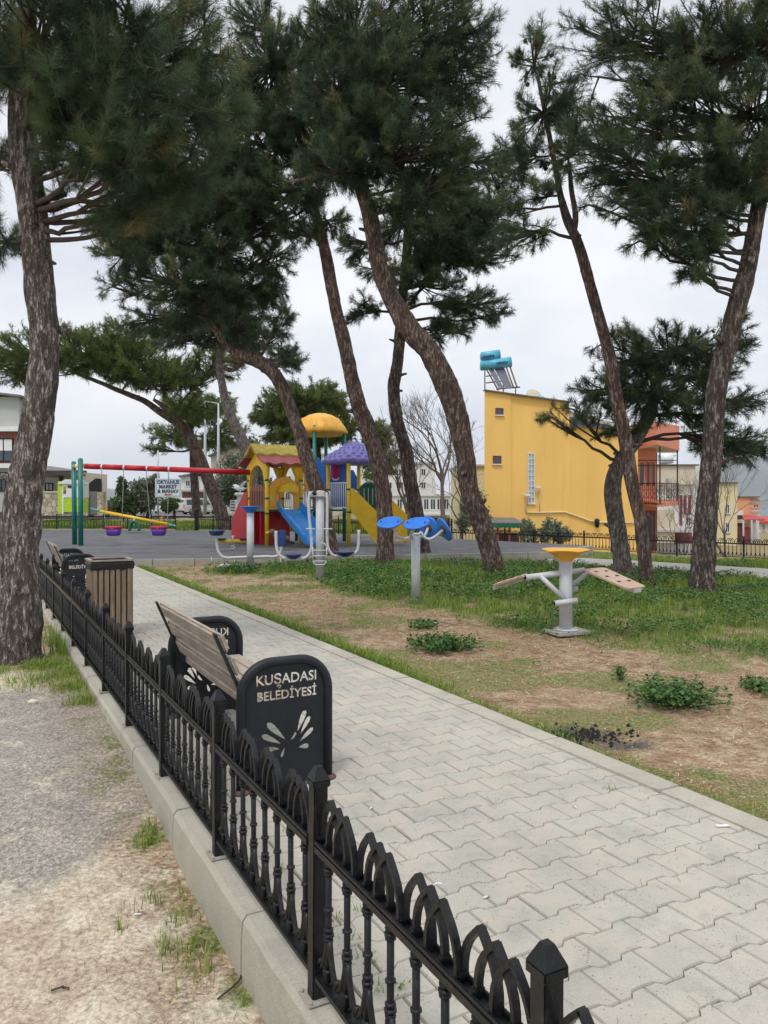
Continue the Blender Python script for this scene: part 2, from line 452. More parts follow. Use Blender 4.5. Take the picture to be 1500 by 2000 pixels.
def leafmat(name, stops, rough=.6, tr=.0):
    m, nt, b = new_mat(name)
    a = nt.nodes.new('ShaderNodeAttribute'); a.attribute_name = 'tint'
    c = ramp(nt, a.outputs['Fac'], stops)
    nt.links.new(c, b.inputs['Base Color']); b.inputs['Roughness'].default_value = rough
    b.inputs['Specular IOR Level'].default_value = .3
    if tr:
        t = nt.nodes.new('ShaderNodeBsdfTranslucent'); nt.links.new(c, t.inputs['Color'])
        mxs = nt.nodes.new('ShaderNodeMixShader'); mxs.inputs[0].default_value = tr
        out = nt.nodes['Material Output']
        nt.links.new(b.outputs[0], mxs.inputs[1]); nt.links.new(t.outputs[0], mxs.inputs[2]); nt.links.new(mxs.outputs[0], out.inputs['Surface'])
    return m
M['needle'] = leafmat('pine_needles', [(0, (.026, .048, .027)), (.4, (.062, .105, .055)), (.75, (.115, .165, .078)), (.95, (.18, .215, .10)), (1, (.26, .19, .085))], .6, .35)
M['needle_far'] = leafmat('pine_needles_light', [(0, (.06, .085, .022)), (.5, (.13, .175, .05)), (1, (.21, .25, .075))], .6, .4)
M['olive_leaf'] = leafmat('olive_leaves', [(0, (.08, .10, .065)), (.5, (.15, .18, .12)), (1, (.24, .27, .19))], .6, .2)
M['green_leaf'] = leafmat('green_leaves', [(0, (.03, .06, .02)), (.5, (.06, .11, .03)), (1, (.12, .18, .05))], .55, .2)
M['grass'] = leafmat('grass_blades', [(0, (.09, .16, .02)), (.45, (.18, .28, .04)), (.75, (.31, .37, .08)), (1, (.48, .43, .2))], .6, .25)
M['weed'] = leafmat('weed_leaves', [(0, (.03, .085, .018)), (.5, (.075, .16, .035)), (1, (.16, .26, .07))], .5, .25)
M['dryneedle'] = leafmat('dry_needles', [(0, (.15, .075, .04)), (.5, (.30, .18, .095)), (.8, (.46, .34, .21)), (1, (.64, .53, .38))], .8)
# ------------------------------------------------------------ ground
def sstep(x, a, b):
    t = np.clip((x - a) / (b - a), 0, 1); return t * t * (3 - 2 * t)
def uvof(X, Y): return -X * ST + Y * CT, X * CT + Y * ST
def wfence(X, Y): return (X - 5.26) * .70 + (Y - 27.2) * .714
def gz(X, Y):
    X = np.asarray(X, float); Y = np.asarray(Y, float)
    u, v = uvof(X, Y); w = wfence(X, Y)
    z = -.03 - .10 * sstep(w, -11, -2)
    fall = sstep(X, 0, 6)
    z = z - fall * np.clip(w - .6, 0, 12) * .22
    left = (v < .93) * (Y < 60)
    z = z * (1 - left) + left * np.interp(Y, [2.4, 3.4, 4.0, 4.8, 6, 9, 40], [-.11, -.10, -.03, .035, .06, .08, .10])
    bumps = (fbm(X * 2.1, Y * 2.1) - .5) * .05 + (fbm(X * 9, Y * 9) - .5) * .014
    inside = ((v > .93) & (v < 3.5) & (Y < 24))
    z = z + np.where(inside, -.03, bumps * sstep(np.abs(v - 2.15), 1.25, 1.6))
    d = np.hypot(X, Y)
    z = z - sstep(d, 220, 900) * 66
    return z
def ell(X, Y, cx, cy, rx, ry=None):
    ry = ry or rx
    return np.clip(1.25 - np.hypot((X - cx) / rx, (Y - cy) / ry), 0, 1)
def lushf(X, Y):
    u, v = uvof(X, Y)
    Yb = np.interp(X, [-6, -3.3, -2.7, -1.9, .38, 1.76, 2.3, 3.4, 6, 12], [40, 32, 16.2, 14.6, 11.8, 9.2, 8.0, 6.9, 6.1, 5.4])
    n = fbm(X * .7 + 3, Y * .7, 2.0)
    n4 = fbm(X * 2.3, Y * 2.3, 8.0)
    l = sstep((Y - Yb) + (n - .5) * 5.5 + (n4 - .5) * 2.0, -.4, 1.6) * (v > 3.55)
    l = l * (1 - .75 * sstep(n4, .56, .68) * (1 - sstep(Y - Yb, 2, 6)))
    l = np.maximum(l, .9 * ell(X, Y, -3.35, 17.3, 1.0, .9) * (v > 3.55))
    return l
def grassD(X, Y):
    u, v = uvof(X, Y)
    n2 = fbm(X * 1.6 + 9, Y * 1.6, 4.0); n3 = fbm(X * 5, Y * 5, 1.0)
    right = (v > 3.49)
    g = lushf(X, Y)
    g = np.maximum(g, sstep(n2, .42, .62) * .62 * right * sstep(Y, 2.0, 4.5)); g = np.maximum(g, .22 * right * sstep(Y, 2, 5))
    g = np.maximum(g, (1 - sstep(v, 3.60, 3.86)) * right * (.55 + .9 * sstep(u, 4, 7) * (n3 - .1)))
    # left of the fence
    L = (v < .90)
    gl = sstep(v, .35, .75) * sstep(n3, .42, .62) * .55 * sstep(Y, 1.5, 2.6)
    for (cx, cy, r) in ((-3.0, 7.75, .42), (-2.75, 8.4, .4), (-3.15, 7.15, .3), (-2.72, 6.95, .35), (-2.45, 6.4, .25), (-1.15, 3.75, .12), (-3.6, 6.85, .3), (-.66, 3.0, .16), (-.46, 2.7, .13), (-.25, 2.45, .08)):
        gl = np.maximum(gl, ell(X, Y, cx, cy, r) * 1.0)
    g = np.where(L, gl, g)
    far = (Y > 38.5) & (X < 3)
    g = np.where(far, np.where(Y < 62, .9, .5), g)
    g = np.where((wfence(X, Y) > .3) & (X > 0), .5, g)
    return np.clip(g, 0, 1)
def asphD(X, Y):
    u, v = uvof(X, Y)
    n = fbm(X * 1.3, Y * 1.3, 7.0)
    e = (n - .5) * .7
    lim = np.interp(Y, [2.8, 3.4, 4.0, 4.8, 6.2], [-1.7, -1.48, -1.2, -1.55, -2.25])
    return sstep(Y + e, 3.15, 3.45) * (1 - sstep(Y + e, 5.9, 6.3)) * (1 - sstep(X + e * .3, lim - .1, lim + .15))
def axis(segs):
    out = []
    for a, b, st in segs: out += list(np.arange(a, b, st))
    return np.array(out + [segs[-1][1]])
ax_ = axis([(-9200, -1000, 1000), (-1000, -100, 100), (-100, -20, 8), (-20, -9, 1.0), (-9, -5, .2), (-5, 7, .07), (7, 16, .3), (16, 40, 3), (40, 100, 10), (100, 1000, 100), (1000, 9000, 1000)])
ay_ = axis([(-1000, -100, 100), (-100, -5, 8), (-5, 1, .5), (1, 12, .07), (12, 26, .16), (26, 44, 1.0), (44, 110, 4), (110, 1000, 60), (1000, 9000, 1000)])
GX, GY = np.meshgrid(ax_, ay_)
GZ = gz(GX, GY)
nx, ny = len(ax_), len(ay_)
me = bpy.data.meshes.new('ground')
me.vertices.add(nx * ny); me.vertices.foreach_set('co', np.stack([GX, GY, GZ], -1).astype(np.float32).ravel())
ii = (np.arange(ny - 1)[:, None] * nx + np.arange(nx - 1)[None, :]).ravel()
Fq = np.stack([ii, ii + 1, ii + nx + 1, ii + nx], -1).astype(np.int32)
me.loops.add(Fq.size); me.loops.foreach_set('vertex_index', Fq.ravel())
me.polygons.add(len(Fq)); me.polygons.foreach_set('loop_start', np.arange(0, Fq.size, 4, dtype=np.int32))
me.polygons.foreach_set('use_smooth', np.ones(len(Fq), dtype=bool))
def attr(me, k, a):
    at = me.attributes.new(k, 'FLOAT', 'POINT'); at.data.foreach_set('value', np.asarray(a, dtype=np.float32).ravel())
attr(me, 'grass', grassD(GX, GY)); attr(me, 'asph', asphD(GX, GY))
lv = uvof(GX, GY)[1]
attr(me, 'duff', np.where(lv < .9, np.clip((1 - .6 * asphD(GX, GY)) * sstep(lv, .30, .78) * 1.1 * sstep(fbm(GX * 2.3, GY * 2.3, 6.0), .25, .5) + sstep(fbm(GX * 1.1, GY * 1.1, 12.0), .56, .68) * .6 * (1 - asphD(GX, GY)), 0, 1), sstep(fbm(GX * .9, GY * .9, 14.0), .48, .62)))
attr(me, 'left', (uvof(GX, GY)[1] < .86).astype(float) * (GY < 36))
ash = np.maximum(ell(GX, GY, 1.34, 5.32, .30, .24), ell(GX, GY, 1.62, 5.1, .2, .13)) * 1.4 * sstep(fbm(GX * 9, GY * 9), .2, .5)
attr(me, 'ash', np.clip(ash, 0, 1))
me.update(calc_edges=True)
ground = bpy.data.objects.new('ground', me); col.objects.link(ground); tag(ground, kind='structure')
m, nt, b = new_mat('ground_soil')
def A(name):
    a = nt.nodes.new('ShaderNodeAttribute'); a.attribute_name = name; return a.outputs['Fac']
v = coords(nt)
nA, nB, nC, nD = noise(nt, v, .9, 6, .6), noise(nt, v, 6, 6, .65), noise(nt, v, 45, 5, .7), noise(nt, coords(nt, (1.0, 3.2, 1)), 16, 6, .7)
dirt = ramp(nt, nB, [(.32, (.19, .12, .07)), (.44, (.31, .215, .13)), (.56, (.44, .335, .225)), (.68, (.60, .51, .39))])
dirt = mixc(nt, ramp(nt, nD, [(.45, (0, 0, 0)), (.6, (1, 1, 1))]), dirt, mixc(nt, .62, dirt, (.25, .12, .065)))
ldirt = ramp(nt, nB, [(.30, (.42, .345, .25)), (.43, (.58, .505, .39)), (.60, (.70, .63, .50)), (.75, (.78, .72, .60))])
ldirt = mixc(nt, ramp(nt, nA, [(.50, (0, 0, 0)), (.66, (1, 1, 1))]), ldirt, mixc(nt, .55, ldirt, (.34, .21, .14)))
dirt = mixc(nt, A('left'), dirt, ldirt)
vo = N(nt, 'ShaderNodeTexVoronoi', Scale=150.0); nt.links.new(v, vo.inputs['Vector'])
asp = ramp(nt, vo.outputs['Color'], [(.1, (.22, .20, .18)), (.5, (.33, .31, .28)), (.9, (.46, .43, .39))])
asp = mixc(nt, .5, asp, ramp(nt, nB, [(.35, (.36, .35, .34)), (.7, (.70, .66, .6))]), 'OVERLAY')
am = math_(nt, 'MULTIPLY', A('asph'), ramp(nt, noise(nt, v, 4, 6, .7), [(.28, (.15, .15, .15)), (.44, (1, 1, 1))]))
dirt = mixc(nt, am, dirt, asp)
duff = ramp(nt, nC, [(.3, (.13, .075, .045)), (.5, (.27, .165, .095)), (.68, (.46, .34, .22))])
dirt = mixc(nt, math_(nt, 'MULTIPLY', A('duff'), ramp(nt, nD, [(.36, (.15, .15, .15)), (.56, (.85, .85, .85))])), dirt, duff)
gcol = ramp(nt, nC, [(.3, (.06, .085, .02)), (.5, (.13, .155, .035)), (.68, (.27, .25, .09))])
gm = ramp(nt, math_(nt, 'ADD', A('grass'), math_(nt, 'MULTIPLY_ADD', nB, 1.3, -.65)), [(.25, (0, 0, 0)), (.72, (.92, .92, .92))])
c = mixc(nt, gm, dirt, gcol)
c = mixc(nt, .62, c, ramp(nt, nC, [(.34, (.16, .15, .14)), (.66, (.84, .83, .81))]), 'OVERLAY')
c = mixc(nt, math_(nt, 'MULTIPLY', A('ash'), .9), c, ramp(nt, nC, [(.4, (.022, .021, .021)), (.62, (.09, .085, .08)), (.72, (.28, .26, .24))]))
nt.links.new(c, b.inputs['Base Color']); b.inputs['Roughness'].default_value = .95
bump(nt, b, math_(nt, 'ADD', nC, math_(nt, 'MULTIPLY', nB, 1.5)), .02, .8)
me.materials.append(m)

# ------------------------------------------------------------ path of interlocking pavers
PV0, PV1 = .985, 3.3185
def plat_front(X): return 18.75 + (X + 6.0) * (2.85 / 10.45)
UP, VP_ = .165, .24
def wv(t):
    t = t % 1.0
    return float(np.interp(t, [0, .20, .30, .5, .70, .80, 1], [-.012, -.013, .0115, .0135, .0115, -.013, -.012]))
mb = MB()
ts = [0, .20, .30, .5, .70, .80, 1]
for k in range(-4, 140):
    u0 = k * UP
    for j in range(-1, 12):
        va = PV0 + (j + (k % 2) * .5) * VP_; vb = va + VP_
        if vb <= PV0 + .02 or va >= PV1 - .02: continue
        pc = UV(u0, (va + vb) / 2)
        if pc.y > plat_front(pc.x) + .05 or pc.y < .8: continue
        sgn = 1 if k % 2 == 0 else -1
        lo = [(va + t * VP_, u0 + wv(t + .0)) for t in ts]
        hi = [(va + t * VP_, u0 + UP + wv(t + .0 + .5) * -1 * -1) for t in ts]
        # both edges follow the same world wave: row k joint uses phase k*.5
        lo = [(va + t * VP_, u0 + wv(t)) for t in ts]
        hi = [(va + t * VP_, u0 + UP + wv(t + .5)) for t in ts]
        ring = lo + hi[::-1]
        ring = [(min(max(a, PV0), PV1), q) for a, q in ring]
        cu = u0 + UP / 2; cv = (max(va, PV0) + min(vb, PV1)) / 2
        jz = random.uniform(-.002, .002) - .001; tx, ty = random.uniform(-.012, .012), random.uniform(-.012, .012)
        hw, hu = (min(vb, PV1) - max(va, PV0)) / 2, UP / 2
        def sh(a, q, ins, z):
            fa = 1 - ins / hw; fq = 1 - ins / hu
            aa = cv + (a - cv) * fa; qq = cu + (q - cu) * fq
            p = UV(qq, aa); p.z = z + jz + (aa - cv) * tx + (qq - cu) * ty
            return p
        n = len(ring)
        vs = [sh(a, q, .0028, -.035) for a, q in ring] + [sh(a, q, .0028, -.007) for a, q in ring] + [sh(a, q, .0065, 0) for a, q in ring]
        fs = [[i + r * n, (i + 1) % n + r * n, (i + 1) % n + (r + 1) * n, i + (r + 1) * n] for r in (0, 1) for i in range(n)]
        h = n // 2
        top = [2 * n + i for i in range(n)]
        # top as strips between the low and high edge (keeps concave outlines clean)
        for i in range(h - 1): fs.append([2 * n + i, 2 * n + i + 1, 2 * n + n - 2 - i, 2 * n + n - 1 - i])
        mb.add(vs, fs)
o = mb.build('path', M['paver']); tag(o, kind='structure')
mb = MB()
a, b_, c_, d_ = UV(-1, PV0 - .02, -.014), UV(-1, 3.33, -.014), UV(22, 3.33, -.014), UV(22, PV0 - .02, -.014)
mb.add([a, b_, c_, d_], [[0, 1, 2, 3]])
o = mb.build('path_joint_sand', M['sand']); tag(o, kind='structure')
mb = MB()
for k in range(-1, 22):
    u0 = k * 1.0; pc = UV(u0 + .5, 3.43)
    if pc.y > plat_front(pc.x) + .3: continue
    mb.box(UV(u0 + .5, 3.405, -.05 + random.uniform(-.002, .003)), (.174, .997, .11), Matrix.Rotation(TH + random.uniform(-.002, .002), 3, 'Z'), 0, .008)
o = mb.build('path_edging', M['kerbc']); tag(o, kind='structure')

# ------------------------------------------------------------ kerb under the fence
mb = MB()
KT = .122
for k in range(-2, 40):
    u0 = k * 1.05 + .55; u1 = u0 + 1.043
    dz = random.uniform(-.004, .004); dv = random.uniform(-.004, .004)
    prof = [(.836, -.45), (.841, .04), (.845, KT - .022), (.861, KT), (.965, KT), (.975, KT - .01), (.98, -.45)]
    ns_ = 8
    vs, fs = [], []
    for s in range(ns_ + 1):
        u = u0 + (u1 - u0) * s / ns_
        for a, z in prof:
            wob = (float(vnoise(u * 6, z * 9, a * 9)) - .5) * .006
            p = UV(u, a + dv + wob, z + dz + wob * .6); vs.append(p)
    n = len(prof)
    for s in range(ns_):
        for i in range(n - 1): fs.append([s * n + i, s * n + i + 1, (s + 1) * n + i + 1, (s + 1) * n + i])
    fs.append(list(range(n))); fs.append([ns_ * n + i for i in range(n)][::-1])
    mb.add(vs, fs)
o = mb.build('kerb', M['kerbc']); tag(o, kind='structure')

# ------------------------------------------------------------ playground surface and its kerb
FR = Vector((4.75, 21.68, 0))
def pf(X): return Vector((X, plat_front(X), 0))
lu = (18.75 + 0) # front-left corner sits on the fence line v=.98
Xl = -11.2
for _ in range(30): Xl = (.98 - plat_front(Xl) * ST) / CT
FL = pf(Xl)
backL = UV(41.0, .98); 
poly = [FL, FR, Vector((6.6, 24.6, 0)), Vector((2.76, 28.9, 0)), Vector((-7.4, 36.6, 0)), Vector((backL.x, 37.6, 0))]
mb = MB()
mb.prism([p + Vector((0, 0, .146)) for p in poly], (0, 0, -.14))
o = mb.build('playground_surface', M['rtiles']); tag(o, kind='structure')
mb = MB()
n_ = Vector((-2.85, 10.45, 0)).normalized()
L = (FR - FL).length; dd = (FR - FL).normalized(); k = 0
while k < L:
    e = min(k + .995, L)
    mb.box(FL + dd * ((k + e) / 2) - n_ * .06 + Vector((0, 0, .152 - .2 + random.uniform(-.004, .004))), (e - k - .006, .12, .4), Matrix.Rotation(math.atan2(dd.y, dd.x), 3, 'Z'), 0, .01)
    k += 1.0
d2 = (Vector((6.6, 24.6, 0)) - FR)
mb.box(FR + d2 / 2 + Vector((.05, 0, -.05)), (d2.length, .12, .4), Matrix.Rotation(math.atan2(d2.y, d2.x), 3, 'Z'), 0, .01)
o = mb.build('playground_kerb', M['oldc']); tag(o, kind='structure')

# path in front of the right-hand fence
mb = MB()
near = [(4.2, 20.2), (5.8, 18.9), (8.3, 16.1), (13.0, 11.2)]
far_ = [(4.9, 22.4), (6.8, 21.0), (9.7, 17.95), (14.6, 13.0)]
for i in range(3):
    def pt(q): return Vector((q[0], q[1], -.045))
    k0, k1, k2, k3 = pt(near[i]), pt(near[i + 1]), pt(far_[i + 1]), pt(far_[i])
    mb.prism([k0, k1, k2, k3], (0, 0, -.15))
o = mb.build('rear_path', M['oldc']); tag(o, kind='structure')
# street far behind the playground
mb = MB(); mb.add([(-70, 76, .02), (-8, 76, .02), (-6, 104, .02), (-70, 104, .02)], [[0, 1, 2, 3]])
tag(mb.build('street', paint('asphalt', (.13, .13, .13), .9, 0, .15, .5)), kind='structure')
# sea and mountains
mb = MB(); mb.add([(-9000, 700, -62), (9000, 700, -62), (9000, 9000, -62), (-9000, 9000, -62)], [[0, 1, 2, 3]])
msea = paint('sea_water', (.05, .10, .14), .15, 0, .1, .002, bmp=0)
tag(mb.build('sea', msea), kind='structure')
mb = MB()
vs, fs = [], []
xs = np.linspace(-6500, 6500, 160)
hpx = np.interp(xs, [-6500, -4200, -3200, -2400, -1200, 600, 1700, 2300, 2700, 3100, 3600, 5000, 6500], [60, 130, 165, 120, 60, 50, 90, 190, 270, 350, 430, 480, 300])
for i, x in enumerate(xs):
    h = hpx[i] * (1 + .12 * (float(fbm(x * .003, 3.0)) - .5) * 2) - 60 * .2
    for j, (yy, zz) in enumerate(((6500, -70), (6900, h * .45), (7300, h), (8200, h * .6), (8900, -70))):
        vs.append((x, yy + 200 * (float(vnoise(x * .004, j)) - .5), zz + (h * .12 * (float(vnoise(x * .01, j * 3.3)) - .5) if 0 < j < 4 else 0)))
for i in range(159):
    for j in range(4): fs.append([i * 5 + j, i * 5 + j + 1, (i + 1) * 5 + j + 1, (i + 1) * 5 + j])
mb.add(vs, fs, True)
tag(mb.build('mountains', paint('mountain_scrub', (.09, .11, .08), .9, 0, .3, .004, bmp=0)), kind='structure')

# ------------------------------------------------------------ fences
BL, PW, PH = 1.033, .045, .635
def post_mb():
    mb = MB(); mb.box((0, 0, PH / 2), (PW, PW, PH), None, 0, .004); return mb
def cap_mb():
    mb = MB(); w = PW / 2 + .0055
    mb.box((0, 0, PH + .006), (2 * w, 2 * w, .022), None, 0, .003)
    t = PH + .0165; q = w * .95; r = w * .34
    vs = [(-q, -q, t), (q, -q, t), (q, q, t), (-q, q, t), (-r, -r, t + .036), (r, -r, t + .036), (r, r, t + .036), (-r, r, t + .036)]
    mb.add(vs, [[0, 1, 5, 4], [1, 2, 6, 5], [2, 3, 7, 6], [3, 0, 4, 7], [4, 5, 6, 7]]); return mb
def plate_mb():
    mb = MB(); mb.box((0, 0, .004), (.088, .088, .006), None, 0, .002)
    for a in (-1, 1):
        for b in (-1, 1): mb.lathe([(.006, 0), (.006, .008), (.002, .01)], (a * .034, b * .034, .006), 6)
    return mb
y0, y1 = PW / 2, BL - PW / 2
PIT = (y1 - y0) / 16
def top_rail_mb():
    mb = MB(); mb.box((0, (y0 + y1) / 2, .455), (.042, y1 - y0, .026), None, 0, .004)
    for s in (-1, 1): mb.box((s * .016, (y0 + y1) / 2, .474), (.008, y1 - y0, .012), None, 0, .002)
    return mb
def bottom_rail_mb():
    mb = MB(); mb.box((0, (y0 + y1) / 2, .075), (.036, y1 - y0, .022), None, 0, .004); return mb
def arches_mb(g, lod=0):
    mb = MB()
    for i in (1, 2, 3):
        yc = y0 + (g * 4 + i) * PIT; off = (i - 2) * .0065
        H, W = .135, PIT
        for s in (-1, 1):
            pts = []
            for t in np.linspace(0, 1, 7 if lod == 0 else 4):
                pts.append(Vector((off, yc + s * W * (1 - t ** 2.1) , .47 + H * (t ** .72) + (.004 if t == 1 else 0))))
            for a, b in zip(pts[:-1], pts[1:]): mb.bar(a - (b - a) * .04, b + (b - a) * .04, .0175, .0115, Vector((1, 0, 0)) if False else Vector((0, -(b - a).z, (b - a).y)), 0, 0)
    if lod == 0:
        for i in range(5):
            yc = y0 + (g * 4 + i) * PIT
            if i in (0, 4): yc += .006 if i == 0 else -.006
            mb.box((0, yc, .487), (.024, .018, .010), None, 0, .002)
    return mb
def baluster_mb(j, lod=0):
    mb = MB(); yc = y0 + (j * 2 + 1) * PIT
    mb.tube([(0, yc, .086), (0, yc, .442)], .0098, 8 if lod == 0 else 5)
    if lod == 0:
        for z, r in ((.215, .0145), (.228, .0165), (.243, .0145), (.125, .0155), (.30, .0145), (.405, .0145), (.415, .0165), (.428, .0145)):
            mb.lathe([(.009, -.006), (r, -.003), (r, .003), (.009, .006)], (0, yc, z), 8)
    # splayed leaf-like feet and scroll
    for s in (-1, 1):
        pts = [Vector((0, yc + s * .007, .215)), Vector((0, yc + s * .012, .18)), Vector((0, yc + s * .026, .145)), Vector((0, yc + s * PIT * .72, .115)), Vector((0, yc + s * PIT * .97, .10))]
        mb.tube(pts, [.010, .010, .009, .008, .006], 6 if lod == 0 else 4)
        if lod == 0:
            pts = [Vector((0, yc + s * .01, .09)), Vector((0, yc + s * .03, .105)), Vector((0, yc + s * .034, .13)), Vector((0, yc + s * .02, .145)), Vector((0, yc + s * .012, .125))]
            mb.tube(pts, .0055, 5)
    if lod == 0: mb.ball((0, yc + PIT * .98, .122), .011, 6)
    return mb
fence = thing('metal_fence', 'low black cast metal fence with pointed arches on the foreground kerb', 'fence', UV(.35, .912, KT) , TH)
U0 = float(uvof(1.02 - .537 * 1.372, 1.372)[0])    # along-path position of the first post
fence.location = UV(U0, .904, KT)
def merged(parts):
    mb = MB()
    for p in parts: mb.add(p.v, p.f, False); mb.sm[-len(p.f):] = p.sm
    return mb
p0 = post_mb().build('post', M['black'], fence, True)
c0 = cap_mb().build('cap', M['black'], p0, True)
b0 = plate_mb().build('base_plate', M['oldc'], p0, True)
def mkbay():
    r = top_rail_mb().build('panel', M['black'], fence, True)
    bottom_rail_mb().build('bottom_rail', M['black'], r, True)
    for g in range(4): arches_mb(g).build('arch', M['black'], r, True)
    for j in range(8): baluster_mb(j).build('baluster', M['black'], r, True)
    return r
bay = mkbay()
mid = merged([top_rail_mb(), bottom_rail_mb()] + [arches_mb(g) for g in range(4)] + [baluster_mb(j) for j in range(8)])
midbay = mid.build('panel', M['black'], fence, True)
lowm = merged([top_rail_mb(), bottom_rail_mb()] + [arches_mb(g, 1) for g in range(4)] + [baluster_mb(j, 1) for j in range(8)])
lowbay = lowm.build('panel', M['black'], fence, True)
def at_y(o, y, x=0, rz=0):
    o.location = (x, y, 0); o.rotation_euler = (random.uniform(-.004, .004), random.uniform(-.006, .006), rz); return o
NB = 33
for i in range(-1, NB + 1):
    if i == 0: q = p0
    else: q = copy_tree(p0, fence)
    at_y(q, i * BL)
first = True
for i in range(-1, NB):
    if i <= 4:
        q = bay if first else copy_tree(bay, fence); first = False
    elif i <= 13:
        q = midbay if i == 5 else copy_tree(midbay, fence)
    else:
        q = lowbay if i == 14 else copy_tree(lowbay, fence)
    at_y(q, i * BL)
# fences at the back: same pattern, one root each
def back_fence(name, label, pts, zb, sc, cat='fence'):
    f = thing(name, label, cat, (pts[0][0], pts[0][1], zb))
    kb = MB()
    first_p = True
    for (xa, ya), (xb, yb) in zip(pts[:-1], pts[1:]):
        d = Vector((xb - xa, yb - ya, 0)); n = max(1, round(d.length / (BL * sc))); rz = math.atan2(-d.x, d.y); st = d / n
        for i in range(n + (1 if (xb, yb) == tuple(pts[-1]) else 0)):
            base = Vector((xa - pts[0][0], ya - pts[0][1], 0)) + st * i
            q = p0.copy(); col.objects.link(q); q.parent = f; q.location = base; q.rotation_euler = (0, 0, rz); q.scale = (sc, sc, sc)
            qc = c0.copy(); col.objects.link(qc); qc.parent = q
            if i < n:
                q = lowbay.copy(); col.objects.link(q); q.parent = f; q.location = base; q.rotation_euler = (0, 0, rz); q.scale = (sc, st.length / BL, sc)
        kb.box(Vector((xa, ya, zb - .22)) + d / 2, (.14, d.length, .44), Matrix.Rotation(rz, 3, 'Z'))
    kb.build('footing', M['oldc'], f)
    return f
back_fence('metal_fence', 'black metal fence along the far left playground edge before the street lawn', [(-21.0, 38.3), (-10.3, 37.9)], .17, 1.12)
back_fence('metal_fence', 'black metal fence behind the slides and the play tower roofs', [(-9.2, 37.6), (-7.4, 37.0), (2.6, 29.5)], .15, 1.08)
back_fence('metal_fence', 'black metal fence in front of the yellow building wall', [(2.6, 29.5), (5.3, 27.2), (7.42, 25.05)], -.10, 1.0)
back_fence('metal_fence', 'black metal fence at the right below the salmon and cream houses', [(7.56, 24.9), (10.4, 22.2), (15.4, 17.3)], -.12, 1.0)
# ------------------------------------------------------------ lettering
def text_geo(s, size, bold=0.0, sx=1.0):
    cu = bpy.data.curves.new('lettering', 'FONT'); cu.body = s; cu.size = size; cu.align_x = 'CENTER'; cu.align_y = 'CENTER'
    cu.offset = bold; cu.resolution_u = 3
    o = bpy.data.objects.new('lettering', cu); col.objects.link(o)
    bpy.context.view_layer.update()
    me = bpy.data.meshes.new_from_object(o.evaluated_get(bpy.context.evaluated_depsgraph_get()))
    vs = [Vector((v.co.x * sx, v.co.y, 0)) for v in me.vertices]; fs = [list(p.vertices) for p in me.polygons]
    bpy.data.objects.remove(o); bpy.data.curves.remove(cu); bpy.data.meshes.remove(me)
    return vs, fs
def text_slab(mb, s, size, c, ex, ey, depth, bold=0.0, sx=1.0):
    """flat lettering as a thin slab: ex, ey are the reading directions, depth the extrusion"""
    vs, fs = text_geo(s, size, bold, sx)
    bm = bmesh.new(); bv = [bm.verts.new(v) for v in vs]
    for f in fs:
        try: bm.faces.new([bv[i] for i in f])
        except Exception: pass
    bmesh.ops.remove_doubles(bm, verts=list(bm.verts), dist=1e-5)
    r = bmesh.ops.extrude_face_region(bm, geom=list(bm.faces))
    for v in r['geom']:
        if isinstance(v, bmesh.types.BMVert): v.co.z += 1
    bm.verts.index_update()
    c, ex, ey, depth = Vector(c), Vector(ex), Vector(ey), Vector(depth)
    mb.add([c + ex * v.co.x + ey * v.co.y + depth * v.co.z for v in bm.verts], [[v.index for v in f.verts] for f in bm.faces])
    bm.free()

